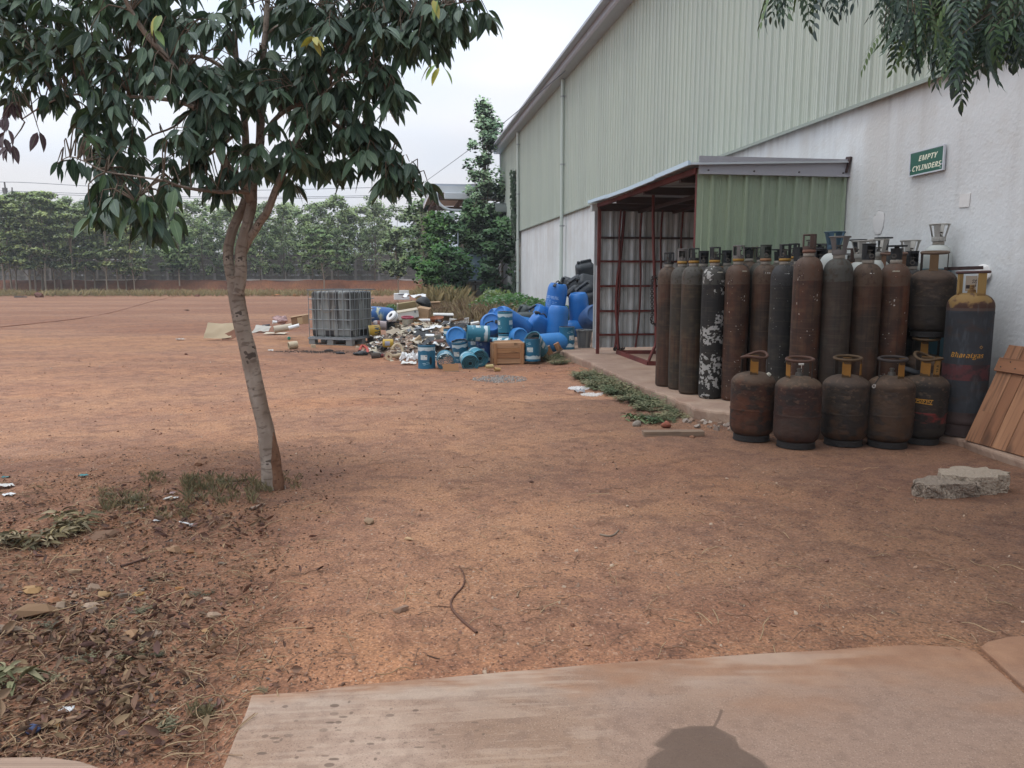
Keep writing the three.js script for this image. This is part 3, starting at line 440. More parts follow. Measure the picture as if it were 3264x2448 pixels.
const textMats = {};
function chalk(txt) { return textMats[txt] ||= (() => { const t = canvasTex(256, 128, (c, w, h) => { c.clearRect(0, 0, w, h); c.fillStyle = '#c9c8c4'; c.font = 'italic bold 84px sans-serif'; c.textAlign = 'center'; c.fillText(txt, w / 2, h * 0.74, w * 0.9); }); return std({ map: t, transparent: true, alphaTest: 0.4, roughness: 0.9, }); })(); }
function tall(p, h, look, o) {                                          // o: cap, capMat, ring, turn, mark, label, lean
  const body = bodies[h.toFixed(2)] ||= bodyGeo(CR, h);
  const T = thing(o.name || 'gas_cylinder', o.label, 'gas cylinder', p, o.turn || 0, 'tall gas cylinders standing on the slab');
  part('shell', body, lookMat[look], T);
  part('neck', neckGeo.clone().translate(0, h + 0.004, 0), o.neck || neckPale, T);
  if (o.ring) part('neck_ring', ringGeo.clone().translate(0, h + 0.036, 0), o.ring, T);
  const cy = h + (o.ring ? 0.064 : 0.036);
  const v = part('valve', valveGeo, brass, T); v.position.y = cy - 0.02;
  if (o.cap) { const c = part('valve_guard', caps[o.cap], o.capMat || capBlack, T); c.position.y = cy; c.rotation.y = o.capTurn || 0; }
  if (o.mark) {                                                         // chalked letters on the shoulder, laid 2 mm proud
    const g = new THREE.LatheGeometry([[CR * 0.99 + 0.003, h - CR * 0.95 + 0.02], [CR * 0.83 + 0.004, h - CR * 0.95 + CR * 0.555]].map((q) => new THREE.Vector2(...q)), 8, -0.42, 0.84);
    const m = part('chalk_mark', g, chalk(o.mark), T); m.rotation.y = (o.markTurn ?? 0) - (o.turn || 0);
  }
  if (o.sticker) { const g = new THREE.LatheGeometry([[CR * 0.93 + 0.003, h - CR * 0.95 + 0.05], [CR * 0.72 + 0.003, h - CR * 0.95 + 0.088]].map((q) => new THREE.Vector2(...q)), 5, -0.25, 0.5); part('sticker', g, plain(0x9a9484), T).rotation.y = (o.sticker) - (o.turn || 0); }
  if (o.lean) T.rotation.z = o.lean;
  return T;
}
const base = (px, py) => { const p = G(px, py, SLAB); return p.setY(SLAB).add(V(0, 0, -CR * 0.95)); };
const faceCam = (p) => Math.atan2(-p.x, -p.z + 0);                       // turn that brings local +z towards the camera
{
  const rows = [
    [base(2128, 1234), 1.40, 'brown', { cap: 'tulip', mark: 'L.O', markTurn: 0.5, label: 'brown tall cylinder chalked L.O, left end of the cylinder rows' }],
    [base(2170, 1244), 1.40, 'grey', { cap: 'closed', capMat: capGrey, ring: ringYellow, mark: 'AO', markTurn: 0.1, label: 'grey tall cylinder chalked AO, second from the left end' }],
    [base(2206, 1259), 1.40, 'grey', { cap: 'tulip', ring: ringYellow, label: 'olive grey cylinder with pale blue shoulder left of the white-chipped black one' }],
    [base(2272, 1273), 1.40, 'chipped', { cap: 'tulip', ring: ringYellow, sticker: 0.3, label: 'black tall cylinder with big white chipped patches' }],
    [base(2346, 1280), 1.41, 'rust', { cap: 'tulip', capMat: capGrey, ring: ringYellow, sticker: 0.35, label: 'rust brown cylinder right of the white-chipped black one' }],
  ];
  const at = (px, py, z, o) => AT(px, py, z).setY(SLAB);
  rows.push([at(2433, 1000, 8.05), 1.41, 'brown', { cap: 'closed', capMat: capGreen, mark: 'P62', markTurn: -0.1, ring: ringRust, label: 'dull brown cylinder chalked P62 with a dark closed cap' }]);
  rows.push([at(2494, 1000, 7.55), 1.40, 'dark', { cap: 'tulip', ring: ringYellow, mark: 'AO', markTurn: -0.1, label: 'black tall cylinder chalked AO behind the leftmost small cylinders' }]);
  rows.push([at(2569, 1000, 6.92), 1.46, 'rust', { cap: 'tulip', capMat: capBrown, neck: neckPale, ring: plain(0x6a4a3c), label: 'tallest rust brown cylinder with brown cap behind the second small cylinder' }]);
  rows.push([at(2664, 1000, 6.86), 1.44, 'slate', { cap: 'flare', capMat: capGrey, label: 'slate cylinder with scuffed blue shoulder and grey flared collar' }]);
  rows.push([at(2757, 1000, 6.88), 1.40, 'brown', { cap: 'closed', mark: 'C 7', markTurn: -0.1, label: 'brown cylinder with streaky white shoulder and black closed cap' }]);
  rows.push([at(2845, 1000, 6.92), 1.40, 'rust', { cap: 'disc', sticker: -0.4, label: 'red brown cylinder with black knob cap beside the stacked grey bottle' }]);
  // rear rows: caps and shoulders show between the front ones
  const back = [[2238, 8.75, 1.40, 'dark', 'closed', capBlack, 0], [2254, 8.42, 1.34, 'slate', 'tulip', capGreen, ringRust], [2312, 8.85, 1.41, 'grey', 'closed', capBlack, 0], [2344, 8.5, 1.43, 'dark', 'tulip', capBlack, ringYellow], [2382, 8.95, 1.46, 'brown', 'disc', capBlack, 0], [2418, 8.55, 1.44, 'slate', 'tulip', capBlack, 0], [2477, 8.7, 1.43, 'grey', 'disc', capBlack, 0], [2524, 8.32, 1.44, 'dark', 'tulip', capBlack, ringYellow], [2542, 7.95, 1.41, 'brown', 'closed', capBlack, 0], [2605, 8.25, 1.47, 'grey', 'disc', capBlack, 0], [2612, 7.45, 1.38, 'dark', 'closed', capBlack, 0], [2628, 7.85, 1.44, 'slate', 'tulip', capBlack, 0],
    [2648, 7.2, 1.50, 'teal', 'flare', capBlue, 0, 'teal cylinder with white shoulder and dark blue collar behind the slate one'], [2700, 7.52, 1.36, 'brown', 'tulip', capBrown, ringRust], [2726, 7.95, 1.50, 'dark', 'disc', capBlack, 0], [2738, 7.22, 1.42, 'teal', 'flare', capWhite, 0, 'white-collared teal cylinder just behind the streaky brown one'], [2790, 7.35, 1.44, 'teal', 'flare', capWhite, 0, 'white-collared teal cylinder between the black closed cap and black knob cap'], [2806, 7.72, 1.51, 'dark', 'disc', capBlack, 0], [2866, 7.62, 1.44, 'teal', 'flare', capWhite, 0, 'white-collared teal cylinder behind the loose carrying ring'], [2900, 7.3, 1.35, 'dark', 'closed', capBlack, 0, 'dark cylinder with plain black cap left of the tall white-topped one'],
    [2963, 7.32, 1.58, 'teal', 'flare', capWhite, 0, 'tallest teal cylinder with white shoulder and white windowed collar by the wall']];
  let k = 0; const pl = rows.map((r) => r[0]);
  for (const [px, z, h, look, cap, capMat, ring, label] of back) {
    const p = AT(px, 930, z).setY(SLAB);
    for (let it = 0; it < 60; it++) for (const q of pl) { const dx = p.x - q.x, dz = p.z - q.z, d = Math.hypot(dx, dz); if (d < CR * 2.03) { p.x += dx / d * 0.004; p.z += dz / d * (CR * 2.03 - d) * 0.6 - 0.002; } }
    { const q = p.clone().sub(WO), n = q.dot(ND); if (n < CR + 0.02) p.addScaledVector(ND, CR + 0.02 - n); }
    pl.push(p);
    rows.push([p, h, look, { cap, capMat, ring: ring || undefined, label: label || 'rear ' + ({ dark: 'black', slate: 'slate', grey: 'grey', brown: 'brown' })[look] + ' cylinder, ' + ORD[k++] + ' from the left among the black-capped ones showing behind' }]);
  }
  for (const [p, h, look, o] of rows) { o.turn = faceCam(p) + rr(-0.5, 0.5); o.capTurn = rr(-0.4, 0.4); tall(p, h, look, o); }
}

// ---------------------------------------------------------------- squat LPG bottles with a carrying ring
function lpgTex(base, rust, top, sd, o = {}) {
  base = dim(base, 0.56); rust = dim(rust, 0.6); top = dim(top, 0.7); if (o.band) o.band = dim(o.band, 0.75);
  return paint(512, 512, (u, v) => {
    const a = fbm(u * 5, v * 4, sd, 5, 5, 4), b = fbm(u * 16, v * 14, sd + 3, 4, 16, 14), c = fbm(u * 3, v * 3, sd + 6, 4, 3, 3), s = fbm(u * 30, v * 4, sd + 9, 3, 30, 4), d = fbm(u * 40, v * 36, sd + 11, 3, 40, 36);
    let q = mix3(hex(base), hex(rust), clamp((a - 0.42) * 5)); q = mix3(q, hex(0x1b1614), clamp((b - 0.5) * 6) * 0.7);
    if (o.band && v > 0.32 && v < 0.47 && u > (o.from ?? 0) && u < (o.to ?? 1)) q = mix3(q, hex(o.band), clamp((0.62 - b) * 5) * (o.fade ?? 0.8));
    q = mix3(q, hex(top), smooth(0.8, 0.93, v + (a - 0.5) * 0.18) * 0.8); q = mix3(q, hex(0x6b5340), clamp((d - 0.6) * 6) * 0.6 * smooth(0.2, 0.9, v)); q = mix3(q, [q[0] * 0.7, q[1] * 0.66, q[2] * 0.64], clamp((s - 0.52) * 4) * 0.5 * smooth(0.6, 0.2, v) + smooth(0.2, 0.02, v) * 0.35);
    if (o.print) { const du = (u - 0.5) / 0.13, dv = (v - 0.62) / 0.035; if (Math.abs(du) < 1 && Math.abs(dv) < 1 && d > 0.44) q = mix3(q, hex(0xa8762a), 0.0); }
    return mix3(q, hex(0x4a3b31), clamp((c - 0.5) * 5) * 0.5);
  });
}
const lpgMat = (t) => std({ map: t,  bumpMap: grit, bumpScale: 0.004, roughness: 0.82 });
function lpgShell(r, h0, h1, foot) {                                    // h0 shoulder height, h1 crown height
  const p = [[r * 0.5, foot + 0.012], [r * 0.8, foot + 0.002], [r * 0.94, foot + 0.03], [r, foot + 0.075]]; const mid = (foot + h0) / 2;
  p.push([r, mid - 0.012], [r + 0.004, mid - 0.006], [r + 0.004, mid + 0.006], [r, mid + 0.012], [r, h0]);
  for (let i = 1; i <= 7; i++) { const a = i / 7 * Math.PI / 2; p.push([r * Math.cos(a) ** 0.9 + 0.0001, h0 + (h1 - h0) * Math.sin(a)]); }
  const g = lathe(p, 40), P = g.attributes.position, U = g.attributes.uv; for (let i = 0; i < P.count; i++) U.setY(i, clamp(P.getY(i) / h1, 0.002, 0.998)); return g;
}
const LR = 0.188, lShell = lpgShell(LR, 0.50, 0.60, 0.05), lFoot = lathe([[0.138, 0.055], [0.152, 0.05], [0.154, 0.035], [0.15, 0.0], [0.158, 0.0], [0.158, 0.004]], 32);
const ringG = put(new THREE.TorusGeometry(0.105, 0.0125, 9, 30), [0, 0.745, 0], [Math.PI / 2, 0, 0]);
const lValve = merge([cyl(0.028, 0.034, 0.03, 12, [0, 0.61, 0]), cyl(0.016, 0.018, 0.04, 10, [0, 0.64, 0]), put(new THREE.TorusGeometry(0.018, 0.004, 5, 12), [0, 0.652, 0], [Math.PI / 2, 0, 0])]);
function stay(a, w) { return put(bx(w, 0.19, 0.006, [0, 0.655, 0.106], [0.0, 0, 0], 0.002), [0, 0, 0], [0, a, 0]); }
const stayYellow = std({ map: paint(128, 256, (u, v) => { const a = fbm(u * 4, v * 8, 301, 4, 4, 8), b = fbm(u * 8, v * 12, 303, 3, 8, 12); let c = mix3(hex(0x8e6222), hex(0x5e3d1a), clamp((a - 0.4) * 3)); if (b > 0.6) c = mix3(c, hex(0x2e2116), 0.7); return c; }), roughness: 0.8 });
const stayDark = plain(0x352b24, { roughness: 0.85 });
function lpg(p, shell, o) {                                             // o: stays [[angle, width, material]], ringMat, label, bend
  const T = thing('gas_bottle', o.label, 'gas bottle', p, o.turn ?? faceCam(p), 'squat gas bottles with carrying rings');
  part('shell', lShell, shell, T); part('foot_ring', lFoot, o.foot || plain(0x2b2725, { roughness: 0.85 }), T);
  for (const a of [0.25, -0.35, 2]) part('drain_hole', cyl(0.005, 0.005, 0.006, 6, [0.1545 * Math.sin(a), 0.022, 0.1545 * Math.cos(a)], [Math.PI / 2, 0, -a]), capBlack, T);
  const rg = ringG.clone(); if (o.bend) { const P = rg.attributes.position; for (let i = 0; i < P.count; i++) { const a = Math.atan2(P.getX(i), P.getZ(i)); P.setY(i, P.getY(i) + o.bend * Math.cos(a * 2 + 1) + o.bend * 0.8 * Math.sin(a)); } rg.computeVertexNormals(); }
  const cr = part('carrying_ring', rg, o.ringMat, T); cr.rotation.x = 0.09;
  for (const [a, w, m] of o.stays) part('stay', stay(a, w), m, T);
  part('valve', lValve, brass, T);
  if (o.tilt) T.rotation.z = o.tilt;
  return T;
}
const rustRing = plain(0x4d3327, { roughness: 0.85 }), darkRing = plain(0x2f2623, { roughness: 0.8 }), ochreRing = plain(0x4b3822, { roughness: 0.8 });
{
  const gp = (px, py) => { const p = G(px, py, 0.0); p.z -= 0.15; p.y = H(p.x, p.z) + 0.004; return p; };
  const t1 = lpgMat(lpgTex(0x7a4525, 0x553420, 0x6f6357, 311)), t2 = lpgMat(lpgTex(0x54332a, 0x6b4028, 0x70685d, 321)), t3 = lpgMat(lpgTex(0x4b433d, 0x624630, 0x625a56, 331, { band: 0x7a4136, from: 0.3, to: 0.75, fade: 0.6 })), t4 = lpgMat(lpgTex(0x52402f, 0x664a2e, 0x6d5f52, 341)), t5 = lpgMat(lpgTex(0x41403f, 0x453b35, 0x62554a, 351, { band: 0x93343a, fade: 0.9 }));
  const yellow = [[0.05, 0.062, stayYellow]];
  const a = lpg(gp(2411, 1408), t1, { label: 'orange rust gas bottle with a bent rust ring, leftmost of the front five', ringMat: rustRing, bend: 0.014, stays: [[0.02, 0.066, stayYellow], [1.75, 0.055, stayDark], [-1.9, 0.055, stayDark]] });
  part('seal_cap', cyl(0.017, 0.02, 0.018, 12, [0.125, 0.585, 0.06], [0.3, 0, -0.7]), plain(0xc9c4b4), a);
  const b = lpg(gp(2557, 1431), t2, { label: 'brown gas bottle with a white plug standing on its valve', ringMat: rustRing, stays: [[-0.95, 0.06, stayYellow], [1.2, 0.02, stayDark], [2.6, 0.05, stayDark]] });
  part('seal_cap', [cyl(0.023, 0.021, 0.014, 14, [0.012, 0.695, 0.0]), cyl(0.004, 0.004, 0.06, 6, [0.015, 0.66, 0])], plain(0xd8d6cf), b);
  lpg(gp(2711, 1424), t3, { label: 'grey gas bottle with faded red band and yellow stay, middle of the front five', ringMat: ochreRing, stays: [[-0.05, 0.068, stayYellow], [1.35, 0.05, stayYellow], [-2.2, 0.05, stayDark]] });
  const d = lpg(gp(2855, 1430), t4, { label: 'brown gas bottle with a dangling steel washer on its shoulder', ringMat: darkRing, stays: [[0.72, 0.06, stayYellow], [-1.1, 0.018, stayDark], [2.4, 0.05, stayDark]] });
  part('washer', put(new THREE.TorusGeometry(0.014, 0.006, 6, 14), [-0.125, 0.515, 0.135], [-0.3, -0.75, 0]), plain(0x9a938c), d);
  part('cord', tube([V(-0.06, 0.61, 0.085), V(-0.09, 0.585, 0.105), V(-0.115, 0.545, 0.13), V(-0.124, 0.53, 0.138)], 0.003, 4, 8), capBlack, d);
  const e = lpg(gp(2958, 1417), t5, { label: 'dark gas bottle with yellow lettering, a red band and a tilted ring', ringMat: ochreRing, bend: -0.016, tilt: -0.035, stays: [[-0.1, 0.075, stayYellow], [0.75, 0.06, stayYellow], [-2.4, 0.05, stayDark]] });
  const word = (txt, font, h) => canvasTex(512, 128, (c, w, hh) => { c.clearRect(0, 0, w, hh); c.fillStyle = '#b3822f'; c.font = font; c.textAlign = 'center'; c.fillText(txt, w / 2, h, w * 0.94); c.globalCompositeOperation = 'destination-out'; for (let i = 0; i < 230; i++) { c.beginPath(); c.ellipse(rnd() * w, rnd() * hh, rr(2, 13), rr(1, 6), rnd() * 3, 0, 7); c.fill(); } });
  const decal = (r, y0, y1, a, parent, tex) => { const g = new THREE.LatheGeometry([new THREE.Vector2(r + 0.002, y0), new THREE.Vector2(r + 0.002, y1)], 14, -a, a * 2); return part('lettering', g, std({ map: tex, transparent: true, alphaTest: 0.35, roughness: 0.85, }), parent); };
  decal(LR, 0.35, 0.41, 0.52, e, canvasTex(512, 128, (c, w, h) => { c.clearRect(0, 0, w, h); c.strokeStyle = '#b3822f'; c.fillStyle = '#b3822f'; c.lineWidth = 15; c.lineCap = 'round'; const L = (...p) => { c.beginPath(); p.forEach(([x, y], i) => i ? c.lineTo(x, y) : c.moveTo(x, y)); c.stroke(); }; L([60, 92], [430, 112]); L([90, 34], [440, 34]); L([130, 34], [120, 80]); L([130, 60], [170, 52], [180, 84]); L([215, 34], [205, 88]); L([240, 40], [275, 60], [250, 84], [232, 66]); L([320, 34], [310, 92]); L([352, 34], [340, 66], [375, 66]); L([420, 34], [398, 98]); c.globalCompositeOperation = 'destination-out'; for (let i = 0; i < 60; i++) { c.beginPath(); c.ellipse(rnd() * w, rnd() * h, rr(2, 12), rr(1, 5), rnd() * 3, 0, 7); c.fill(); } }));
  const num = (txt, parent, ang, r, y) => { const t = canvasTex(128, 256, (c, w, h) => { c.fillStyle = '#8d6b34'; c.fillRect(0, 0, w, h); c.save(); c.translate(w * 0.72, h * 0.92); c.rotate(-Math.PI / 2); c.fillStyle = '#2a221b'; c.font = 'bold 76px sans-serif'; c.fillText(txt, 0, 0); c.restore(); }); return part('number_plate', put(new THREE.PlaneGeometry(0.05, 0.11).translate(0, y, r), [0, 0, 0], [0, ang, 0]), std({ map: t, roughness: 0.85 }), parent); };
  num('19.8', e, 0.75, 0.1105, 0.665);
  // black rag on the ring-side of the lettered bottle
  part('rag', warp(put(new THREE.SphereGeometry(0.07, 12, 8), [-0.1, 0.605, 0.03], [0, 0, -0.2], [1.5, 0.38, 0.8]), 0.03, 14, 77), plain(0x24262a), e);
  // stacked bottle and the one under it, on the slab
  const q = AT(2959, 1000, 6.97).setY(SLAB);
  lpg(q.clone().setY(SLAB), t4, { label: 'lower bottle of the two-high stack behind the front row', ringMat: ochreRing, stays: [[-0.1, 0.06, stayYellow], [1.9, 0.05, stayDark], [-1.9, 0.05, stayDark]] });
  lpg(q.clone().setY(SLAB + 0.757).add(V(0.01, 0, 0.02)), lpgMat(lpgTex(0x44403b, 0x4c433a, 0x675850, 361)), { label: 'grey brown gas bottle stacked on top of another beside the wall', ringMat: plain(0x5b4a3d, { roughness: 0.85 }), stays: [[-0.02, 0.07, plain(0x6b543b)], [1.5, 0.05, stayDark], [-1.9, 0.05, stayDark]] });
  const q2 = AT(2842, 930, 7.28).setY(SLAB);
  lpg(q2.clone(), t2, { label: 'hidden lower bottle under the rusty ring behind the knob-capped cylinder', ringMat: rustRing, stays: [[0.2, 0.05, stayDark]] });
  lpg(q2.clone().setY(SLAB + 0.757), t1, { label: 'rusty carrying ring bottle peeping between the black knob cap and stacked bottle', ringMat: plain(0x5d453a, { roughness: 0.85 }), stays: [[-0.9, 0.06, plain(0x7a5a44)], [0.9, 0.06, plain(0x7a5a44)], [3, 0.05, stayDark]] });
  // tall yellow-topped bottle against the wall
  const B = thing('tall_gas_bottle', 'tall blue grey gas bottle with peeling yellow top beside the white wall', 'gas bottle', AT(3092, 1000, 6.6).setY(0.06), 0);
  B.rotation.y = faceCam(B.position); const R = 0.18, hs = 1.10, hc = 1.215;
  const tex = paint(512, 1024, (u, v) => { const a = fbm(u * 6, v * 8, 371, 5, 6, 8), b = fbm(u * 14, v * 20, 373, 4, 14, 20), c = fbm(u * 40, v * 10, 375, 3, 40, 10); let q = mix3(hex(0x32363c), hex(0x282a2e), clamp(a * 1.6 - 0.3)); q = mix3(q, hex(0x3d2d28), clamp((b - 0.55) * 5) * 0.6); if (v > 0.895) q = mix3(hex(0x7d6236), hex(0x41281c), clamp((b - 0.36 - (v - 0.93) * 4) * 7)); if (v > 0.875 && v < 0.895) q = hex(0x4a3a34); if (v > 0.395 && v < 0.505) q = mix3(hex(0x552a2c), hex(0x302325), clamp((b - 0.44) * 6)); if (v < 0.17) q = mix3(q, hex(0x45322d), 0.8); return mix3(q, hex(0x50545a), clamp((c - 0.6) * 5) * 0.4); });
  { const p = [[R * 0.7, 0.1], [R * 0.95, 0.09], [R + 0.004, 0.12], [R, 0.14], [R, 0.2], [R + 0.006, 0.205], [R, 0.215], [R, 0.62], [R, hs - 0.06], [R + 0.003, hs - 0.055], [R, hs - 0.045], [R, hs]]; for (let i = 1; i <= 7; i++) { const t = i / 7 * Math.PI / 2; p.push([R * Math.cos(t) ** 0.72 + 0.0001, hs + (hc - hs) * Math.sin(t)]); } const g = lathe(p, 44), P = g.attributes.position, U = g.attributes.uv; for (let i = 0; i < P.count; i++) U.setY(i, clamp(P.getY(i) / hc, 0.002, 0.998)); part('shell', g, lpgMat(tex), B); }
  part('foot_ring', lathe([[R * 0.9, 0.11], [R * 0.92, 0.1], [R * 0.92, 0.0], [R * 0.98, 0.0], [R * 0.98, 0.1]], 36), plain(0x3a2c29), B);
  const yl = std({ map: paint(64, 128, (u, v) => { const a = fbm(u * 4, v * 8, 381, 4, 4, 8); return mix3(hex(0x957845), hex(0x5f432b), clamp((a - 0.5) * 5)); }), roughness: 0.8 });
  for (const [an, w] of [[-1.05, 0.03], [0.62, 0.075], [2.4, 0.06], [-2.3, 0.05]]) part('stay', put(bx(w, 0.19, 0.006, [0, 1.285, 0.118], undefined, 0.002), [0, 0, 0], [0, an, 0]), yl, B);
  part('carrying_ring', put(new THREE.TorusGeometry(0.12, 0.012, 8, 30), [0, 1.385, 0], [Math.PI / 2, 0.03, 0]), plain(0x4d3636), B); 
  { const t = num('B.32', B, 0.28, 0.0, 0); t.geometry = put(new THREE.PlaneGeometry(0.085, 0.13).translate(0, 1.29, -0.095), [0, 0, 0], [0, 0.1, 0]); const cm = canvasTex(128, 256, (c, w, h) => { c.fillStyle = '#a39687'; c.fillRect(0, 0, w, h); c.save(); c.translate(w * 0.95, h * 0.72); c.rotate(-Math.PI / 2); c.fillStyle = '#2a2526'; c.font = 'bold 62px sans-serif'; c.fillText('B.32', 0, 0); c.restore(); c.fillStyle = '#3a2f2c'; c.fillRect(8, h * 0.6, 50, 60); }); t.material = std({ map: cm, roughness: 0.85 }); }
  part('valve', [cyl(0.03, 0.035, 0.03, 12, [0, 1.225, 0]), cyl(0.018, 0.02, 0.05, 10, [0, 1.255, 0])], yl, B);
  decal(R, 0.655, 0.735, 0.78, B, word('Bharatgas', 'italic bold 96px sans-serif', 98));
  part('emblem', put(new THREE.TorusGeometry(0.012, 0.004, 4, 4), [0.1, 0.765, 0.151], [0, 0.6, 0]), plain(0x9a7740), B);
  solo('steel_bar', 'dark steel strap bar running from the stacked bottle to the wall', 'steel bar', bar(AT(3010, 857, 6.93), AT(3134, 853, 6.74), 0.02, 0.03), darkSteel);
}

// ---------------------------------------------------------------- caged tank
{
  const c0 = onG(1120, 1103), T = thing('caged_tank', 'grey caged liquid tank streaked with black oil on a grey pallet', 'tank', V(c0.x, H(c0.x, c0.z), c0.z), -0.33);
  // local: corner at the origin, x to the left along the front (-), z away (-)
  const w = 1.0, d = 1.0, h0 = 0.15, h1 = 1.15, P = (x, y, z) => V(-x, y, -z);
  const oil = canvasTex(1024, 512, (c, W, Hh) => {                        // u: front 0..0.5, side 0.5..1
    const img = c.createImageData(W, Hh);
    for (let j = 0; j < Hh; j++) for (let i = 0; i < W; i++) { const u = i / W, v = j / Hh, a = fbm(u * 10, v * 5, 401, 4), s = fbm(u * 70, v * 1.2, 402, 3), s2 = fbm(u * 24, v * 0.8, 404, 3); let q = mix3(hex(0x6f7472), hex(0x8b8f8c), a); q = mix3(q, hex(0x6d6a62), clamp((s - 0.46) * 5) * 0.5 * (1.15 - v)); q = mix3(q, hex(0x2b2927), clamp((s2 - 0.56 - 0.05 * v) * 12) * smooth(1.1, 0.25, v + (s - 0.5)) * 0.9); if (u > 0.2 && u < 0.3) q = mix3(q, hex(0x7d746a), 0.6 * clamp(s * 2 - 0.6)); const k = (j * W + i) * 4; img.data[k] = q[0] * 255; img.data[k + 1] = q[1] * 255; img.data[k + 2] = q[2] * 255; img.data[k + 3] = 255; }
    c.putImageData(img, 0, 0);
    for (let i = 0; i < 60; i++) { const x = rnd() * W, l = rr(0.1, 0.75) * Hh, g = rr(2, 9); c.fillStyle = 'rgba(28,25,24,' + rr(0.5, 0.95) + ')'; c.beginPath(); c.moveTo(x - g, 0); c.lineTo(x + g, 0); c.quadraticCurveTo(x + g * 0.6, l * 0.6, x + g * 0.3, l); c.lineTo(x - g * 0.3, l); c.quadraticCurveTo(x - g * 0.6, l * 0.6, x - g, 0); c.fill(); }
    for (const [x, g] of [[0.62, 22], [0.69, 26], [0.88, 20], [0.93, 14]]) { c.fillStyle = 'rgba(24,22,22,0.92)'; c.fillRect(x * W - g / 2, 0, g, Hh * 0.93); }
    for (const [x, g] of [[0, 90], [190, 105], [512, 60], [700, 260]]) { c.fillStyle = 'rgba(30,31,33,0.93)'; c.fillRect(x, Hh * 0.84, g, Hh); }
  });
  const bt = new RoundedBoxGeometry(w - 0.05, h1 - h0 - 0.03, d - 0.05, 4, 0.07).toNonIndexed(); { const p = bt.attributes.position, N = bt.attributes.normal, U = bt.attributes.uv; for (let i = 0; i < p.count; i++) { const v = (p.getY(i) + 0.5) / 1.0; U.setXY(i, Math.abs(N.getX(i)) > Math.abs(N.getZ(i)) ? 0.5 + (0.5 - p.getZ(i)) * 0.5 : (p.getX(i) + 0.5) * 0.5, v); } }
  bt.translate(-w / 2, (h0 + h1) / 2, -d / 2);
  part('inner_tank', bt, std({ map: oil, roughness: 0.55 }), T);
  const steel = plain(0x8b8f90, { roughness: 0.5, metalness: 0.3 });
  const ring = (y, r) => [rod(P(0, y, 0), P(w, y, 0), r), rod(P(w, y, 0), P(w, y, d), r), rod(P(w, y, d), P(0, y, d), r), rod(P(0, y, d), P(0, y, 0), r)];
  for (const y of [0.17, 0.34, 0.54, 0.75, 0.97]) part('cage_hoop', ring(y, 0.009), steel, T);
  part('cage_rim', [bx(w + 0.05, 0.02, 0.035, [-w / 2, 1.165, 0.01]), bx(w + 0.05, 0.02, 0.035, [-w / 2, 1.165, -d - 0.01]), bx(0.035, 0.02, d - 0.02, [0.01, 1.165, -d / 2]), bx(0.035, 0.02, d - 0.02, [-w - 0.01, 1.165, -d / 2])], plain(0x6d7274, { roughness: 0.5 }), T);
  for (let k = 0; k <= 6; k++) { const t = k / 6; part('cage_bar', rod(P(t * w, 0.16, -0.012), P(t * w, 1.16, -0.012), 0.007), steel, T); if (k > 0 && k < 6) part('cage_bar', rod(P(-0.012, 0.16, t * d), P(-0.012, 1.16, t * d), 0.007), steel, T); }
  part('pallet_deck', bx(w + 0.06, 0.035, d + 0.06, [-w / 2, 0.14, -d / 2]), plain(0x85888a), T);
  for (const x of [0.05, w / 2, w - 0.05]) for (const z of [0.05, d / 2, d - 0.05]) part('pallet_foot', bx(0.15, 0.125, 0.13, [-x, 0.06, -z], undefined, 0.01), plain(0x7c7c78), T);
  part('pallet_rail', [bx(w, 0.02, 0.1, [-w / 2, 0.01, -0.05]), bx(w, 0.02, 0.1, [-w / 2, 0.01, -d + 0.05])], plain(0x6f6e6a), T);
  part('loose_wire', tube([V(-0.7, 0.78, 0.02), V(-0.62, 0.7, 0.03), V(-0.45, 0.72, 0.03), V(-0.33, 0.84, 0.02)], 0.004, 4, 12), plain(0x8b7a68), T);
}
// ---------------------------------------------------------------- teal steel pails
const pailTex = (flip, sd, bg = '#1c6280') => canvasTex(1024, 512, (c, w, h) => {
  c.fillStyle = bg; c.fillRect(0, 0, w, h);
  for (let i = 0; i < 900; i++) { c.fillStyle = 'rgba(' + (rnd() > 0.5 ? '70,150,175' : '14,50,72') + ',' + rr(0.03, 0.14) + ')'; c.fillRect(rnd() * w, rnd() * h, rr(1, 12), rr(2, 60)); }
  if (flip) { c.translate(w, h); c.rotate(Math.PI); }
  c.fillStyle = '#b9c9cd'; c.beginPath(); c.moveTo(0, h * 0.1); for (let x = 0; x <= w; x += 8) c.lineTo(x, h * (0.23 + 0.022 * Math.sin(x / 26) + 0.02 * Math.abs(Math.sin(x / 61)))); c.lineTo(w, h * 0.1); c.fill();
  for (const x of [60, 400, 740]) { c.fillStyle = '#c9d0cd'; c.fillRect(x, h * 0.42, 130, h * 0.2); c.fillStyle = '#6d8a96'; for (let k = 0; k < 6; k++) c.fillRect(x + 8, h * 0.44 + k * 15, rr(50, 110), 4); c.fillStyle = '#2b2b2b'; c.fillRect(x + 96, h * 0.44, 26, 22); c.strokeStyle = '#a9c6d0'; c.lineWidth = 5; c.beginPath(); c.ellipse(x + 110, h * 0.76, 62, 20, -0.1, -1.5, 1.9); c.stroke(); c.fillStyle = '#a9c6d0'; c.fillRect(x + 40, h * 0.76, 60, 12); c.fillRect(x + 52, h * 0.82, 44, 8); }
  c.fillStyle = 'rgba(18,22,26,0.85)'; c.fillRect(330, h * 0.1, 8, h * 0.5); c.beginPath(); c.ellipse(260, h * 0.66, 26, 90, 0, 0, 7); c.fill();
  for (let i = 0; i < 50; i++) { c.fillStyle = 'rgba(70,50,40,' + rr(0.2, 0.6) + ')'; c.beginPath(); c.ellipse(rnd() * w, rnd() > 0.5 ? h * rr(0, 0.06) : rnd() * h, rr(2, 12), rr(1, 6), 0, 0, 7); c.fill(); }
});
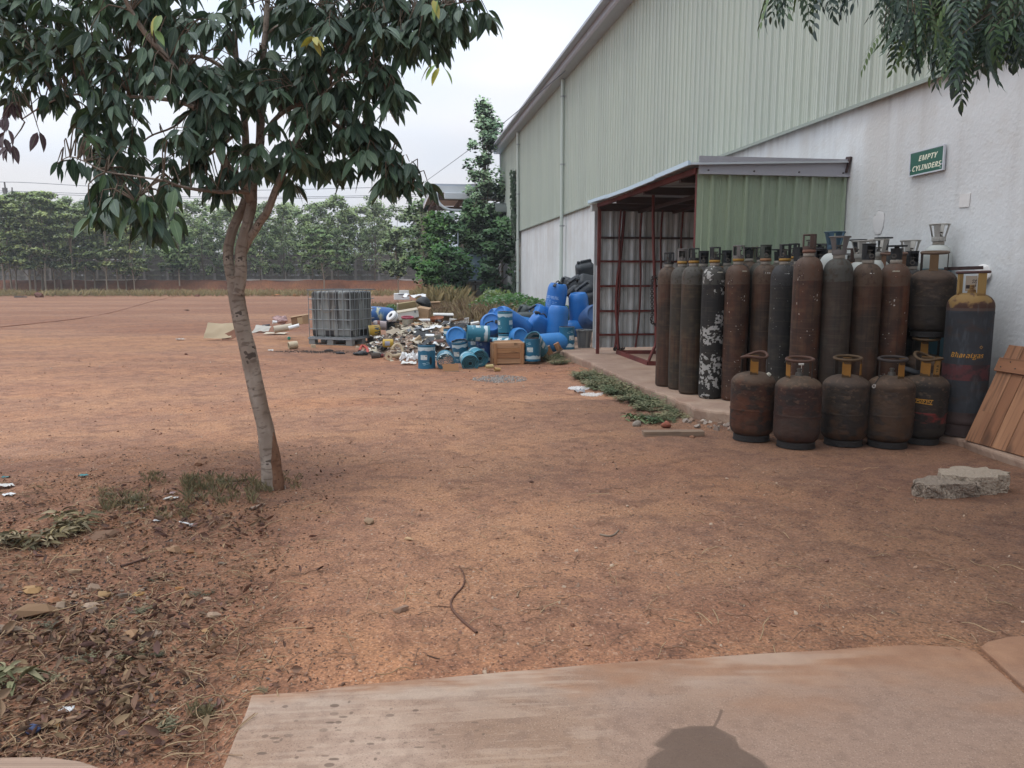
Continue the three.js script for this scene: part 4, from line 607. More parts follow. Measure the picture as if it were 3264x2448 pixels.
const pT = [pailTex(false), pailTex(true), pailTex(false, 0, '#256f84'), pailTex(true, 0, '#1b3f78'), pailTex(false, 0, '#43889c')];
const pMat = pT.map((t) => std({ map: t, roughness: 0.45, metalness: 0.05 }));
const lidMat = [0x256373, 0x256373, 0x2a6d7e, 0x1b3c68, 0x559aab].map((c) => plain(c, { roughness: 0.5 }));
const inkBlack = plain(0x1a1b1d, { roughness: 0.5 }), rustLip = plain(0x4a3a33);
const PR = 0.135, PH = 0.375;
function pail(p, e, o) {                                                // base centre p, Euler e; o: look, open | lid | hole, label
  const T = thing('steel_pail', o.label, 'pail', p, 0, 'teal steel pails dumped before the shed'); T.rotation.set(...e, 'YXZ');
  const r = o.r || PR, h = o.h || PH;
  const g = lathe([[r - 0.006, 0.0], [r + 0.004, 0.0], [r + 0.004, 0.01], [r, 0.014], [r, h * 0.34], [r + 0.003, h * 0.35], [r, h * 0.36], [r, h - 0.016], [r + 0.004, h - 0.012], [r + 0.004, h], [r - 0.006, h]], 36);
  { const P = g.attributes.position, U = g.attributes.uv; for (let i = 0; i < P.count; i++) { U.setXY(i, U.getX(i), clamp(P.getY(i) / h, 0.01, 0.99)); if (o.dent) { const a = Math.atan2(P.getX(i), P.getZ(i)), k = 1 - o.dent * Math.max(0, Math.cos(a - 0.4)) * smooth(h * 0.3, h, P.getY(i)); P.setX(i, P.getX(i) * k); P.setZ(i, P.getZ(i) * k); } } g.computeVertexNormals(); }
  part('shell', g, pMat[o.look || 0], T);
  const disc = (y, hole, mt, nm) => { const sh = new THREE.Shape(); sh.absarc(0, 0, r - 0.004, 0, 7); if (hole) { const k = new THREE.Path(); k.absellipse(hole[0], hole[1], hole[2], hole[2] * 0.86, 0, Math.PI * 2, true, 0); sh.holes.push(k); } const l = [put(new THREE.ShapeGeometry(sh, 26), [0, y, 0], [-Math.PI / 2, 0, 0])]; for (const q of hole ? [0.92] : [0.28, 0.46, 0.64, 0.82]) l.push(put(new THREE.TorusGeometry(r * q, 0.004, 4, 30), [0, y, 0], [Math.PI / 2, 0, 0])); return part(nm, l, mt, T); };
  disc(0.01, null, lidMat[o.look || 0], 'bottom');
  if (o.lid) disc(h - 0.008, o.hole, lidMat[o.look || 0], 'lid');
  if (o.hole || o.open) part('residue', put(new THREE.CircleGeometry(r - 0.01, 24), [0, o.open ? h * 0.72 : h * 0.5, 0], [-Math.PI / 2, 0, 0]), inkBlack, T);
  if (o.open) part('rim_lip', warp(put(new THREE.TorusGeometry(r - 0.008, 0.007, 5, 26), [0, h - 0.004, 0], [Math.PI / 2, 0, 0]), 0.012, 20, 5 + used.get('steel_pail')), rustLip, T);
  if (o.flap) part('bent_lid', warp(put(new THREE.CircleGeometry(r, 20, 0.4, 4.2), [0, h + 0.03, -0.02], [-Math.PI / 2 + 0.7, 0, 0]), 0.03, 8, 9), inkBlack, T);
  if (o.bail) part('bail_handle', put(new THREE.TorusGeometry(r * 0.95, 0.004, 5, 20, Math.PI), [0, h + 0.0, 0], [0.5, 0.3, 0]), inkBlack, T);
  return T;
}
const D2 = Math.PI / 2;
const onE = (px, py, dh = 0) => { const p = onG(px, py); p.y += dh; return p; };   // earth point under a pixel
const atH = (px, py, z, h) => AT(px, py, z);
{
  pail(onE(1358, 1176).add(V(0, 0, -0.11)), [0, -1.0, 0], { look: 0, open: 1, flap: 1, bail: 1, label: 'upright teal pail with white wavy band, leftmost at the front of the heap' });
  pail(AT(1412, 1150, 12.0).add(V(0, 0, 0)), [D2 + 0.06, 0.12, 0, ], { look: 2, lid: 1, label: 'teal pail lying with ringed base towards the camera beside the leftmost pail' }).position.add(V(0, 0, -0.36));
  pail(onE(1470, 1160).add(V(0, 0, -0.25)), [0.05, 0.8, 0.2], { look: 0, open: 1, label: 'leaning teal pail open at the top between lying and torn pails' });
  pail(onE(1436, 1118).add(V(0, 0.05, -0.1)), [0, 0.3, 0.02], { look: 0, open: 1, label: 'teal pail standing behind the leaning one with only its white band showing' });
  pail(AT(1488, 1062, 12.9), [0.05, 0.15, -D2 - 0.04], { look: 2, lid: 1, label: 'teal pail lying on top of the others with its ringed base facing left' });
  pail(onE(1497, 1125).add(V(0, 0.02, -0.1)), [0, 1.9, 0.05], { look: 0, open: 1, label: 'blue pail standing under the pail that lies on top' });
  pail(onE(1543, 1158).add(V(0, 0, -0.15)), [0, 0.4, 0.0], { look: 3, open: 1, h: 0.4, label: 'dark navy pail standing left of the wooden crate' });
  pail(AT(1495, 1163, 11.75), [-D2 + 0.12, 0.15, 0], { look: 4, lid: 1, hole: [0.0, -0.055, 0.05], dent: 0.16, label: 'crushed light blue pail lying with a black hole towards the camera' }).position.add(V(0, -0.02, -0.36));
  pail(AT(1528, 1148, 12.1), [-D2 + 0.05, 0.3, 0], { look: 4, lid: 1, hole: [0.02, -0.05, 0.06], label: 'pale blue pail lying behind the crushed one, hole low in its lid' }).position.add(V(0, -0.01, -0.36));
  pail(AT(1611, 1090, 14.0).setY(0.42), [0, 0.2, 0.02], { look: 2, open: 1, label: 'upper pail of two stacked behind the wooden crate' });
  pail(AT(1612, 1090, 14.0).setY(0.02), [0, 2.2, 0], { look: 2, open: 1, label: 'lower pail of two stacked behind the wooden crate' });
  pail(AT(1723, 1108, 13.2).setY(0.16), [0.55, 0.5, 0.72], { look: 2, lid: 1, hole: [-0.045, 0.035, 0.042], label: 'tilted aqua pail with a round hole in its lid right of the crate' });
  pail(AT(1672, 1112, 13.3), [0.1, 0.2, D2], { look: 4, open: 1, dent: 0.2, label: 'split pale pail lying behind the wooden crate' }).position.add(V(0.32, 0.0, 0));
  pail(AT(1697, 1140, 12.9).setY(0.02), [0, 0.4, 0], { look: 1, open: 1, label: 'low teal pail half hidden between crate and broken pallet' });
  pail(G(1808, 1114, SLAB).setY(SLAB).add(V(0, 0, -0.12)), [0, -0.7, 0], { look: 1, open: 1, h: 0.4, r: 0.14, label: 'upright teal pail with its white wavy band at the foot, on the slab' });
  pail(AT(1565, 1100, 13.6), [0.1, -0.3, -D2], { look: 2, lid: 1, label: 'teal pail lying in the gap below the blue drums' });
}
{ // grey bucket on the slab
  const p = G(1864, 1110, SLAB).setY(SLAB).add(V(0, 0, -0.14)), T = thing('grey_bucket', 'scuffed grey plastic bucket by the shed post on the slab', 'bucket', p);
  const t = paint(256, 128, (u, v) => { const a = fbm(u * 30, v * 3, 431, 4, 30, 3); return mix3(hex(0x44474a), hex(0x7d7e7c), clamp(a * 2 - 0.5)); });
  part('shell', lathe([[0.105, 0.0], [0.11, 0.0], [0.145, 0.3], [0.158, 0.3], [0.16, 0.33], [0.15, 0.335], [0.142, 0.33], [0.105, 0.02], [0.0, 0.02]], 30), std({ map: t, roughness: 0.6 }), T);
  part('bail_handle', put(new THREE.TorusGeometry(0.148, 0.004, 5, 20, Math.PI), [0, 0.29, 0.0], [-D2 - 0.75 + 0.2, 0, 0]), inkBlack, T);
}
// ---------------------------------------------------------------- blue plastic drums
const drumTex = canvasTex(512, 512, (c, w, h) => { c.fillStyle = '#1f6cb4'; c.fillRect(0, 0, w, h); for (let i = 0; i < 700; i++) { c.fillStyle = 'rgba(' + (rnd() > 0.45 ? '120,140,165' : '20,45,85') + ',' + rr(0.03, 0.14) + ')'; c.fillRect(rnd() * w, rnd() * h, rr(2, 40), rr(1, 6)); } });
const drumTexText = canvasTex(1024, 512, (c, w, h) => { c.fillStyle = '#1d69b2'; c.fillRect(0, 0, w, h); for (let i = 0; i < 700; i++) { c.fillStyle = 'rgba(' + (rnd() > 0.45 ? '120,140,165' : '20,45,85') + ',' + rr(0.03, 0.12) + ')'; c.fillRect(rnd() * w, rnd() * h, rr(2, 40), rr(1, 6)); } c.fillStyle = '#b9cbe2'; for (const x0 of [90, 600]) { for (let k = 0; k < 3; k++) for (let x = 0; x < 250; x += 10) if (hash2(x, k, 7) > 0.2) c.fillRect(x0 + x, 190 + k * 16, 7, 8); c.strokeStyle = '#9fb6d6'; c.lineWidth = 3; c.strokeRect(x0 + 10, 250, 110, 110); for (let k = 0; k < 6; k++) for (let x = 0; x < 90; x += 9) if (hash2(x, k, 9) > 0.35) c.fillRect(x0 + 18 + x, 260 + k * 16, 6, 6); for (let k = 0; k < 4; k++) for (let x = 0; x < 90; x += 9) if (hash2(x, k, 19) > 0.45) c.fillRect(x0 + 150 + x, 270 + k * 24, 6, 6); } });
const drumMat = std({ map: drumTex, roughness: 0.42 }), drumMatT = std({ map: drumTexText, roughness: 0.42 }), drumPale = std({ map: drumTex, color: 0xffffff, roughness: 0.6 }); drumPale.color.setRGB(1.9, 1.25, 1.05);
const drumDusty = plain(0x3a5a86, { roughness: 0.7 });
function drum(p, e, o) {                                                // centre p
  const T = thing('plastic_drum', o.label, 'drum', p, 0, 'blue plastic drums heaped beside the shed'); T.rotation.set(...e, 'YXZ');
  const r = o.r || 0.2, h = o.h || 0.64, pr = [[0.0, -h / 2 + 0.015], [r * 0.7, -h / 2 + 0.015], [r * 0.78, -h / 2], [r * 0.9, -h / 2 + 0.012], [r * 0.97, -h / 2 + 0.06], [r, -h / 2 + 0.12], [r * 1.0, -h * 0.2], [r * 0.985, -h * 0.19], [r * 1.0, -h * 0.18], [r * 1.015, 0], [r, h * 0.2], [r * 0.985, h * 0.21], [r, h * 0.22], [r * 0.99, h / 2 - 0.11], [r * 0.93, h / 2 - 0.05], [r * 0.8, h / 2 - 0.012], [r * 0.76, h / 2], [r * 0.7, h / 2 - 0.005], [r * 0.66, h / 2 - 0.025], [0.0, h / 2 - 0.03]];
  const g = lathe(pr, 36); { const P = g.attributes.position, U = g.attributes.uv; for (let i = 0; i < P.count; i++) U.setY(i, clamp(P.getY(i) / h + 0.5, 0.01, 0.99)); if (o.crush) for (let i = 0; i < P.count; i++) { const a = Math.atan2(P.getX(i), P.getZ(i)), k = 1 - o.crush * Math.pow(Math.max(0, Math.cos(a - (o.crushAt || 0))), 1.5) * (0.55 + 0.45 * Math.cos(P.getY(i) / h * 5)); P.setXYZ(i, P.getX(i) * k, P.getY(i), P.getZ(i) * k); } if (o.crush || o.square) { if (o.square) for (let i = 0; i < P.count; i++) { const x = P.getX(i), z = P.getZ(i), d = Math.hypot(x, z) || 1, m = Math.max(Math.abs(x), Math.abs(z)) || 1; const k = mix(1, d / m, 0.55) * 0.92; P.setX(i, x * k); P.setZ(i, z * k * 0.8); } g.computeVertexNormals(); } }
  part('shell', g, o.mat || drumMat, T);
  if (o.caps) { part('screw_cap', cyl(0.03, 0.032, 0.035, 14, [r * 0.42, h / 2 + 0.01, 0.0]), inkBlack, T); part('handle_bar', [tube([V(-r * 0.5, h / 2 - 0.02, 0.04), V(-r * 0.45, h / 2 + 0.02, 0.03), V(-0.01, h / 2 + 0.028, 0.0), V(0.03, h / 2 - 0.02, -0.02)], 0.012, 6, 10)], inkBlack, T); }
  if (o.ears) part('handle', [bx(r * 0.5, 0.045, 0.09, [-r * 0.75, h / 2 - 0.0, 0], [0, 0, 0.3], 0.015), tube([V(-r * 0.5, h / 2, 0), V(-r * 0.2, h / 2 + 0.05, 0.02), V(r * 0.1, h / 2 + 0.02, 0.05)], 0.012, 6, 10), bx(0.12, 0.03, 0.06, [r * 0.9, h / 2 - 0.03, 0.02], [0, 0, -0.4], 0.01)], inkBlack, T);
  return T;
}
{
  drum(AT(1772, 958, 15.6), [-0.15, -1.9, -0.0], { mat: drumMatT, ears: 1, h: 0.68, label: 'blue drum with white printing, leaning highest on the heap' });
  drum(AT(1845, 986, 15.7), [0.1, 0.2, 0.1], { h: 0.66, label: 'blue drum standing tilted between the printed drum and the shed' });
  drum(AT(1777, 1026, 14.9), [0.05, 1, -0.1], { h: 0.62, label: 'pale fronted blue drum upright below the printed drum' });
  drum(AT(1884, 1014, 15.4), [1.25, 0.4, 0.2], { r: 0.22, mat: drumDusty, label: 'dusty blue drum with domed end half hidden by the shed trim' });
  drum(AT(1712, 1044, 15.0), [0.3, 0.2, -0.55], { square: 1, r: 0.23, h: 0.5, ears: 1, label: 'squarish blue jerry drum with black handle left of the pale fronted drum' });
  drum(AT(1630, 1030, 14.6), [0.25, 0.5, 1.05], { r: 0.22, h: 0.72, crush: 0.35, crushAt: -1.2, label: 'large crumpled blue drum lying in the middle of the drums' });
  drum(AT(1604, 1024, 15.1), [0.3, 0.3, 1.2], { r: 0.2, h: 0.6, crush: 0.3, label: 'folded blue drum behind the crumpled one' });
  drum(AT(1566, 1044, 14.5), [1.15, 0.15, 0.1], { caps: 1, r: 0.215, h: 0.58, label: 'blue drum lying with black screw cap towards the camera' });
  drum(AT(1645, 1076, 14.0), [1.4, 0.35, 0], { mat: drumPale, r: 0.17, h: 0.5, label: 'pale blue drum end behind the crate and stacked pails' });
  drum(AT(1457, 1080, 13.8), [1.2, 0.6, 0.6], { mat: drumPale, r: 0.19, h: 0.5, label: 'faded blue drum lying under the top pail, left end of the drums' });
  drum(AT(1676, 1037, 15.4), [0.4, 0.2, 1.3], { mat: drumPale, r: 0.17, h: 0.5, label: 'faded small blue drum behind the jerry drum' });
  drum(AT(1752, 1092, 13.9), [0.15, 0.3, D2 + 0.05], { mat: drumPale, r: 0.17, h: 0.6, label: 'light blue drum lying under the pale fronted drum behind the broken pallet' });
  drum(AT(1728, 1010, 15.6), [0.4, 0.3, 0.9], { r: 0.19, h: 0.5, label: 'blue drum wedged behind the jerry drum and the pale fronted one' });
  drum(AT(1835, 1047, 15.6), [0.2, 0.3, D2], { r: 0.17, h: 0.5, label: 'blue drum lying flat behind the pail on the slab' });
  drum(AT(1213, 1004, 19.2), [0.1, 0.35, D2 - 0.1], { r: 0.2, h: 0.62, label: 'blue drum with a whitish stain at the left of the rubbish heap', mat: std({ map: paint(256, 256, (u, v) => { const a = fbm(u * 6, v * 6, 441, 4, 6); return mix3(hex(0x2a5a92), hex(0xb9b79b), clamp((a - 0.5) * 8) * smooth(0.35, 0.6, v)); }), roughness: 0.5 }) });
}
// black jerry cans heaped against the wall
{
  const canMat = plain(0x2b3035, { roughness: 0.55 }), canDusty = plain(0x3f4746, { roughness: 0.7 });
  const can = (p, e, m, label, s = 1) => { const T = thing('jerry_can', label, 'jerry can', p, 0, 'black jerry cans heaped behind the blue drums'); T.rotation.set(...e, 'YXZ'); const g = new RoundedBoxGeometry(0.36 * s, 0.44 * s, 0.28 * s, 4, 0.085 * s); const P = g.attributes.position; for (let i = 0; i < P.count; i++) { const y = P.getY(i); const k = 1 - 0.035 * Math.max(0, Math.cos(y * 26)); P.setX(i, P.getX(i) * k * (y > 0.1 ? 0.94 : 1)); P.setZ(i, P.getZ(i) * k); } g.computeVertexNormals(); part('shell', g, m, T); part('handle', [bx(0.2 * s, 0.04 * s, 0.05 * s, [0.03 * s, 0.245 * s, 0], undefined, 0.012), bx(0.035, 0.06, 0.05, [-0.06 * s, 0.215 * s, 0]), bx(0.035, 0.06, 0.05, [0.12 * s, 0.215 * s, 0])], m, T); part('screw_cap', cyl(0.035, 0.035, 0.05, 14, [-0.11 * s, 0.235 * s, 0]), m, T); };
  const L = [[1866, 872, 16.9, 0.3, 0.2, 0.2, 'uppermost black jerry can with moulded handle at the top of its heap', 1.15], [1818, 915, 17.0, 0.2, 0.5, 1.3, 'black jerry can behind the top of the printed blue drum', 1.1], [1846, 908, 16.6, 0.9, 0.2, 0.9, 'black jerry can, left of two side by side under the uppermost can', 1], [1876, 904, 16.4, 1.0, -0.3, 1.2, 'black jerry can against the shed trim under the uppermost can', 1.05], [1846, 935, 16.2, 1.1, 0.4, 1.4, 'black jerry can low behind the gap of the two leaning drums', 1], [1878, 935, 16.0, 0.6, 0.2, 0.8, 'black jerry can beside the shed trim with a rounded shoulder', 1.1], [1886, 962, 15.9, 0.2, 0.3, 0.3, 'lowest black jerry can squeezed between drum and shed', 1]];
  for (const [x, y, z, a, b, c, l, s] of L) can(AT(x, y, z), [a, b, c], canMat, l, s);
  can(AT(1683, 1004, 15.9), [0.3, 0.4, 1.25], canDusty, 'dusty grey green can lying left of the printed drum', 1); can(AT(1716, 1001, 15.7), [0.5, 0.2, 0.5], canMat, 'black can standing behind the white label scrap', 0.9); can(AT(1677, 1022, 15.5), [0.2, 0.4, D2], canDusty, 'flattened dusty black can under the grey green can', 0.95);
}
// ---------------------------------------------------------------- crate, broken pallet, timber
const woodTex = (a, b, sd) => paint(256, 512, (u, v) => { const g = fbm(u * 22, v * 2.5, sd, 4, 22, 0), l = fbm(u * 5, v * 1.3, sd + 2, 3, 5, 0), k = fbm(u * 60, v * 6, sd + 4, 2, 60, 0), s = fbm(u * 6, v * 7, sd + 6, 3, 6, 0); let c = mix3(hex(a), hex(b), clamp(g * 1.3 + l * 0.5 - 0.5)); c = mix3(c, mix3(hex(a), [0, 0, 0], 0.45), clamp((k - 0.55) * 3) * 0.5); return mix3(c, mix3(hex(a), [0, 0, 0], 0.5), clamp((s - 0.62) * 6) * 0.6); });
const woods = [woodTex(0xa67f5e, 0xc49d78, 451), woodTex(0x98714f, 0xb88e6a, 461)].map((t) => { t.repeat.set(2.2, 1.1); return t; });
const crateMat = [0xffffff, 0xe8dcd0, 0xf6ead8].map((c, i) => std({ map: woods[i % 2], color: c, roughness: 0.85 })), greyWood = std({ map: woodTex(0x7a6553, 0x98826d, 471), roughness: 0.9 }), redWood = [0xf4e2d6, 0xe6cfc0, 0xffeee0].map((c) => std({ map: woodTex(0x916e55, 0xad896c, 481), color: c, roughness: 0.85 }));
const plank = (w, h, d, p, e) => { const g = bx(w, h, d, [0, 0, 0], [0, 0, 0], Math.min(0.004, h * 0.2)); const U = g.attributes.uv, P = g.attributes.position, off = rnd() * 3; for (let i = 0; i < U.count; i++) { const l = w >= h && w >= d ? [P.getY(i) + P.getZ(i), P.getX(i)] : h >= d ? [P.getX(i) + P.getZ(i), P.getY(i)] : [P.getX(i) + P.getY(i), P.getZ(i)]; U.setXY(i, l[0] + off, l[1] * 0.6 + off); } return put(g, p, e); };
{
  const c = onE(1669, 1161), T = thing('wooden_crate', 'slatted brown wooden crate standing before the dumped pails', 'crate', c, 0.16), w = 0.5, d = 0.4, h = 0.355;
  // origin at the front right foot: x to the left is -, z away is -
  for (let k = 0; k < 4; k++) { part('slat', plank(w - 0.005 * (k % 2), 0.082, 0.014, [-w / 2 + rr(-0.003, 0.003), 0.055 + k * 0.087, 0.0], [0, 0, rr(-0.008, 0.008)]), crateMat[k % 3], T); part('slat', plank(0.014, 0.082, d, [-w - 0.005, 0.055 + k * 0.087, -d / 2], [rr(-0.01, 0.01), 0, 0]), crateMat[(k + 1) % 3], T); part('slat', plank(0.014, 0.082, d, [0.008, 0.055 + k * 0.087, -d / 2]), crateMat[k % 3], T); part('slat', plank(w, 0.082, 0.014, [-w / 2, 0.055 + k * 0.087, -d]), crateMat[k % 3], T); }
  for (const x of [-0.03, -w + 0.025]) { part('batten', plank(0.055, h, 0.016, [x, h / 2, 0.016]), crateMat[2], T); }
  for (const z of [-0.04, -0.21, -d + 0.04]) part('batten', plank(0.016, h, 0.05, [-w - 0.021, h / 2, z]), crateMat[0], T);
  for (let k = 0; k < 4; k++) part('slat', plank(w - 0.02 * k, 0.014, 0.078, [-w / 2 + 0.008 * k, h + 0.004 + 0.003 * k, -0.05 - k * 0.1], [0, rr(-0.03, 0.03), 0.012 * k]), crateMat[(k * 2) % 3], T);
  part('floor_board', plank(w, 0.014, d - 0.02, [-w / 2, 0.03, -d / 2]), crateMat[1], T);
  const e = onE(1735, 1146), Q = thing('broken_pallet', 'broken brown pallet rail with three blocks tilted against the pails', 'pallet', e.add(V(0, 0.02, 0)), 0);
  Q.rotation.set(0, 0.1, 0.47, 'YXZ');
  part('rail', plank(0.46, 0.025, 0.09, [0.13, 0.0, 0]), greyWood, Q);
  for (const x of [-0.03, 0.13, 0.3]) part('block', plank(0.095, 0.13, 0.09, [x, 0.08, 0.0], [0, 0, rr(-0.06, 0.06)]), crateMat[1], Q);
  for (const x of [-0.03, 0.13]) part('board_end', plank(0.13, 0.018, 0.1, [x - 0.01, 0.156, 0.0], [0, 0, rr(-0.1, 0.1)]), greyWood, Q);
}
{ // loose beam before the slab, board panel against the wall
  const a = onE(2053, 1392), b = onE(2246, 1391), m = a.clone().add(b).multiplyScalar(0.5), L = a.distanceTo(b);
  solo('timber_beam', 'short weathered timber beam lying on the earth before the slab corner', 'beam', plank(L, 0.045, 0.1, [0, 0.022, -0.05]).applyMatrix4(new THREE.Matrix4().makeRotationY(-Math.atan2(b.z - a.z, b.x - a.x)).setPosition(m)), greyWood);
  const T = thing('board_panel', 'reddish wooden board panel leaning on the white wall at the right edge', 'boards', wp(6.48, 0.055, 0.5), WALL_TURN + Math.PI);
  T.rotation.set(-0.4, WALL_TURN + Math.PI, 0, 'YXZ');                     // local x towards us along the wall, y up the boards, z out
  let x = 0; const ws = [0.165, 0.12, 0.15, 0.17];
  ws.forEach((w, i) => { const h = [0.86, 0.87, 0.85, 0.88][i]; part('board', plank(w - 0.006, h, 0.02, [x + w / 2, h / 2, 0]), redWood[i % 3], T); x += w; });
  part('cross_board', plank(x + 0.02, 0.12, 0.02, [x / 2, 0.68, 0.022]), redWood[1], T); part('cross_board', plank(x + 0.1, 0.1, 0.02, [x / 2 + 0.06, 0.8, -0.022]), redWood[0], T);
  for (let i = 0; i < 8; i++) part('nail', cyl(0.006, 0.006, 0.004, 6, [0.05 + i * 0.075, 0.66 + (i % 2) * 0.05, 0.033], [D2, 0, 0]), inkBlack, T);
  const T2 = thing('leaning_post', 'wooden post leaning against the wall beside the board panel', 'post', wp(5.86, 0.055, 0.5), WALL_TURN + Math.PI);
  T2.rotation.set(-0.36, WALL_TURN + Math.PI, -0.04, 'YXZ'); part('post', plank(0.09, 1.1, 0.07, [0.05, 0.55, 0]), redWood[2], T2); part('post', plank(0.07, 0.95, 0.06, [0.16, 0.475, -0.03]), redWood[1], T2);
}
{ // broken concrete lump on the earth at the right
  const c = onE(3080, 1580), T = thing('concrete_lump', 'broken concrete slab lump lying on the earth below the small gas bottles', 'concrete lump', V(c.x, c.y - 0.015, c.z - 0.12), 0.12);
  const lump = (w, h, d, sd, rough) => { const g = mergeVertices(new THREE.BoxGeometry(w, h, d, 22, 8, 16).deleteAttribute('uv').deleteAttribute('normal')), P = g.attributes.position; for (let i = 0; i < P.count; i++) { const x0 = P.getX(i), y0 = P.getY(i), z0 = P.getZ(i); const a = Math.atan2(z0 / d, x0 / w), edge = Math.max(Math.abs(x0 / w), Math.abs(z0 / d)) * 2; const k = 1 - 0.28 * smooth(0.35, 1.1, Math.abs(Math.sin(a * 2))) * edge - (fbm(Math.cos(a) * 2.2 + 5, Math.sin(a) * 2.2, sd, 3) - 0.45) * 0.5 * edge; const top = y0 > h * 0.49 ? 0.25 : 1; P.setXYZ(i, x0 * k + (fbm(x0 * 22, y0 * 22 + z0 * 19, sd + 4, 3) - 0.5) * rough * top, y0 + (fbm(x0 * 16, z0 * 16, sd + 6, 3) - 0.5) * rough * top * 0.8, z0 * k + (fbm(z0 * 22, y0 * 22 + x0 * 17, sd + 8, 3) - 0.5) * rough * top); } const q = g.toNonIndexed(); q.computeVertexNormals(); return toCreasedNormals(q, 0.5); };
  const cl = std({ color: 0xa89886, bumpMap: bumpy(256, 16, 5, 88), bumpScale: 0.03, roughness: 0.95 }), cl2 = std({ color: 0x9a8a7a, bumpMap: bumpy(256, 16, 5, 89), bumpScale: 0.05, roughness: 0.97 });
  const uvw = (g) => { const P = g.attributes.position, U = new Float32Array(P.count * 2); for (let i = 0; i < P.count; i++) { U[i * 2] = (P.getX(i) + P.getY(i) * 0.4) * 4; U[i * 2 + 1] = (P.getZ(i) + P.getY(i)) * 4; } g.setAttribute('uv', new THREE.BufferAttribute(U, 2)); return g; };
  part('slab_piece', uvw(lump(0.48, 0.12, 0.3, 501, 0.03)).translate(0.13, 0.075, -0.02), cl, T);
  part('rubble_piece', uvw(lump(0.52, 0.11, 0.22, 507, 0.065)).translate(-0.13, 0.055, 0.07), cl2, T);
}
// ---------------------------------------------------------------- rubbish heap
const cream = plain(0xb5aa96), card = plain(0xa18364), cardDark = plain(0x876a4e), offwhite = plain(0xcfcdc6, { roughness: 0.6 }), white = plain(0xdcdcda, { roughness: 0.55 }), blackP = plain(0x1f2022, { roughness: 0.5 }), greyP = plain(0x6b6f73), yellowP = plain(0xb29132, { roughness: 0.5 }), pvc = plain(0xb3a285, { roughness: 0.55 }), brownP = plain(0x5d4034);
{
  const g = new THREE.PlaneGeometry(3.0, 7.0, 40, 60).rotateX(-D2), P = g.attributes.position;
  for (let i = 0; i < P.count; i++) { const x = P.getX(i), z = P.getZ(i), d = Math.hypot(x / 1.5, z / 3.5); const x0 = x - 1.7, z0 = z - 16.9; P.setXYZ(i, x0, H(x0, z0) - 0.05 + (0.3 * smooth(1, 0.3, d) + 0.16 * fbm(x0 * 2.5, z0 * 2.5, 601, 4)) * smooth(1, 0.8, d), z0); }
  g.computeVertexNormals();
  const m = part('rubbish_ground', g, std({ map: paint(256, 256, (u, v) => { const a = fbm(u * 10, v * 10, 603, 4, 10), b = fbm(u * 40, v * 40, 605, 2, 40); let c = mix3(hex(0x4d3f37), hex(0x7d6350), clamp(a * 2.4 - 0.7)); return mix3(c, hex(0xa79c8d), clamp((b - 0.58) * 6)); }, true, [3, 4]), roughness: 0.95 }), scene); tag(m, 'dark mound of fine refuse under the dumped things', 'refuse', null, 'stuff');
}
const heapY = (x, z) => { const d = Math.hypot((x + 1.7) / 1.5, (z + 16.9) / 3.5); return H(x, z) - 0.05 + (0.3 * smooth(1, 0.3, d) + 0.16 * fbm(x * 2.5, z * 2.5, 601, 4)) * smooth(1, 0.8, d); };
function junk(name, label, cat, px, py, z, e, parts, group) { const p = AT(px, py, z), T = thing(name, label, cat, p, 0, group); T.rotation.set(...e, 'YXZ'); for (const [n, g, m] of parts) part(n, g, m, T); return T; }
const K = (z) => z / FPX;                                                // metres per photograph pixel at distance z
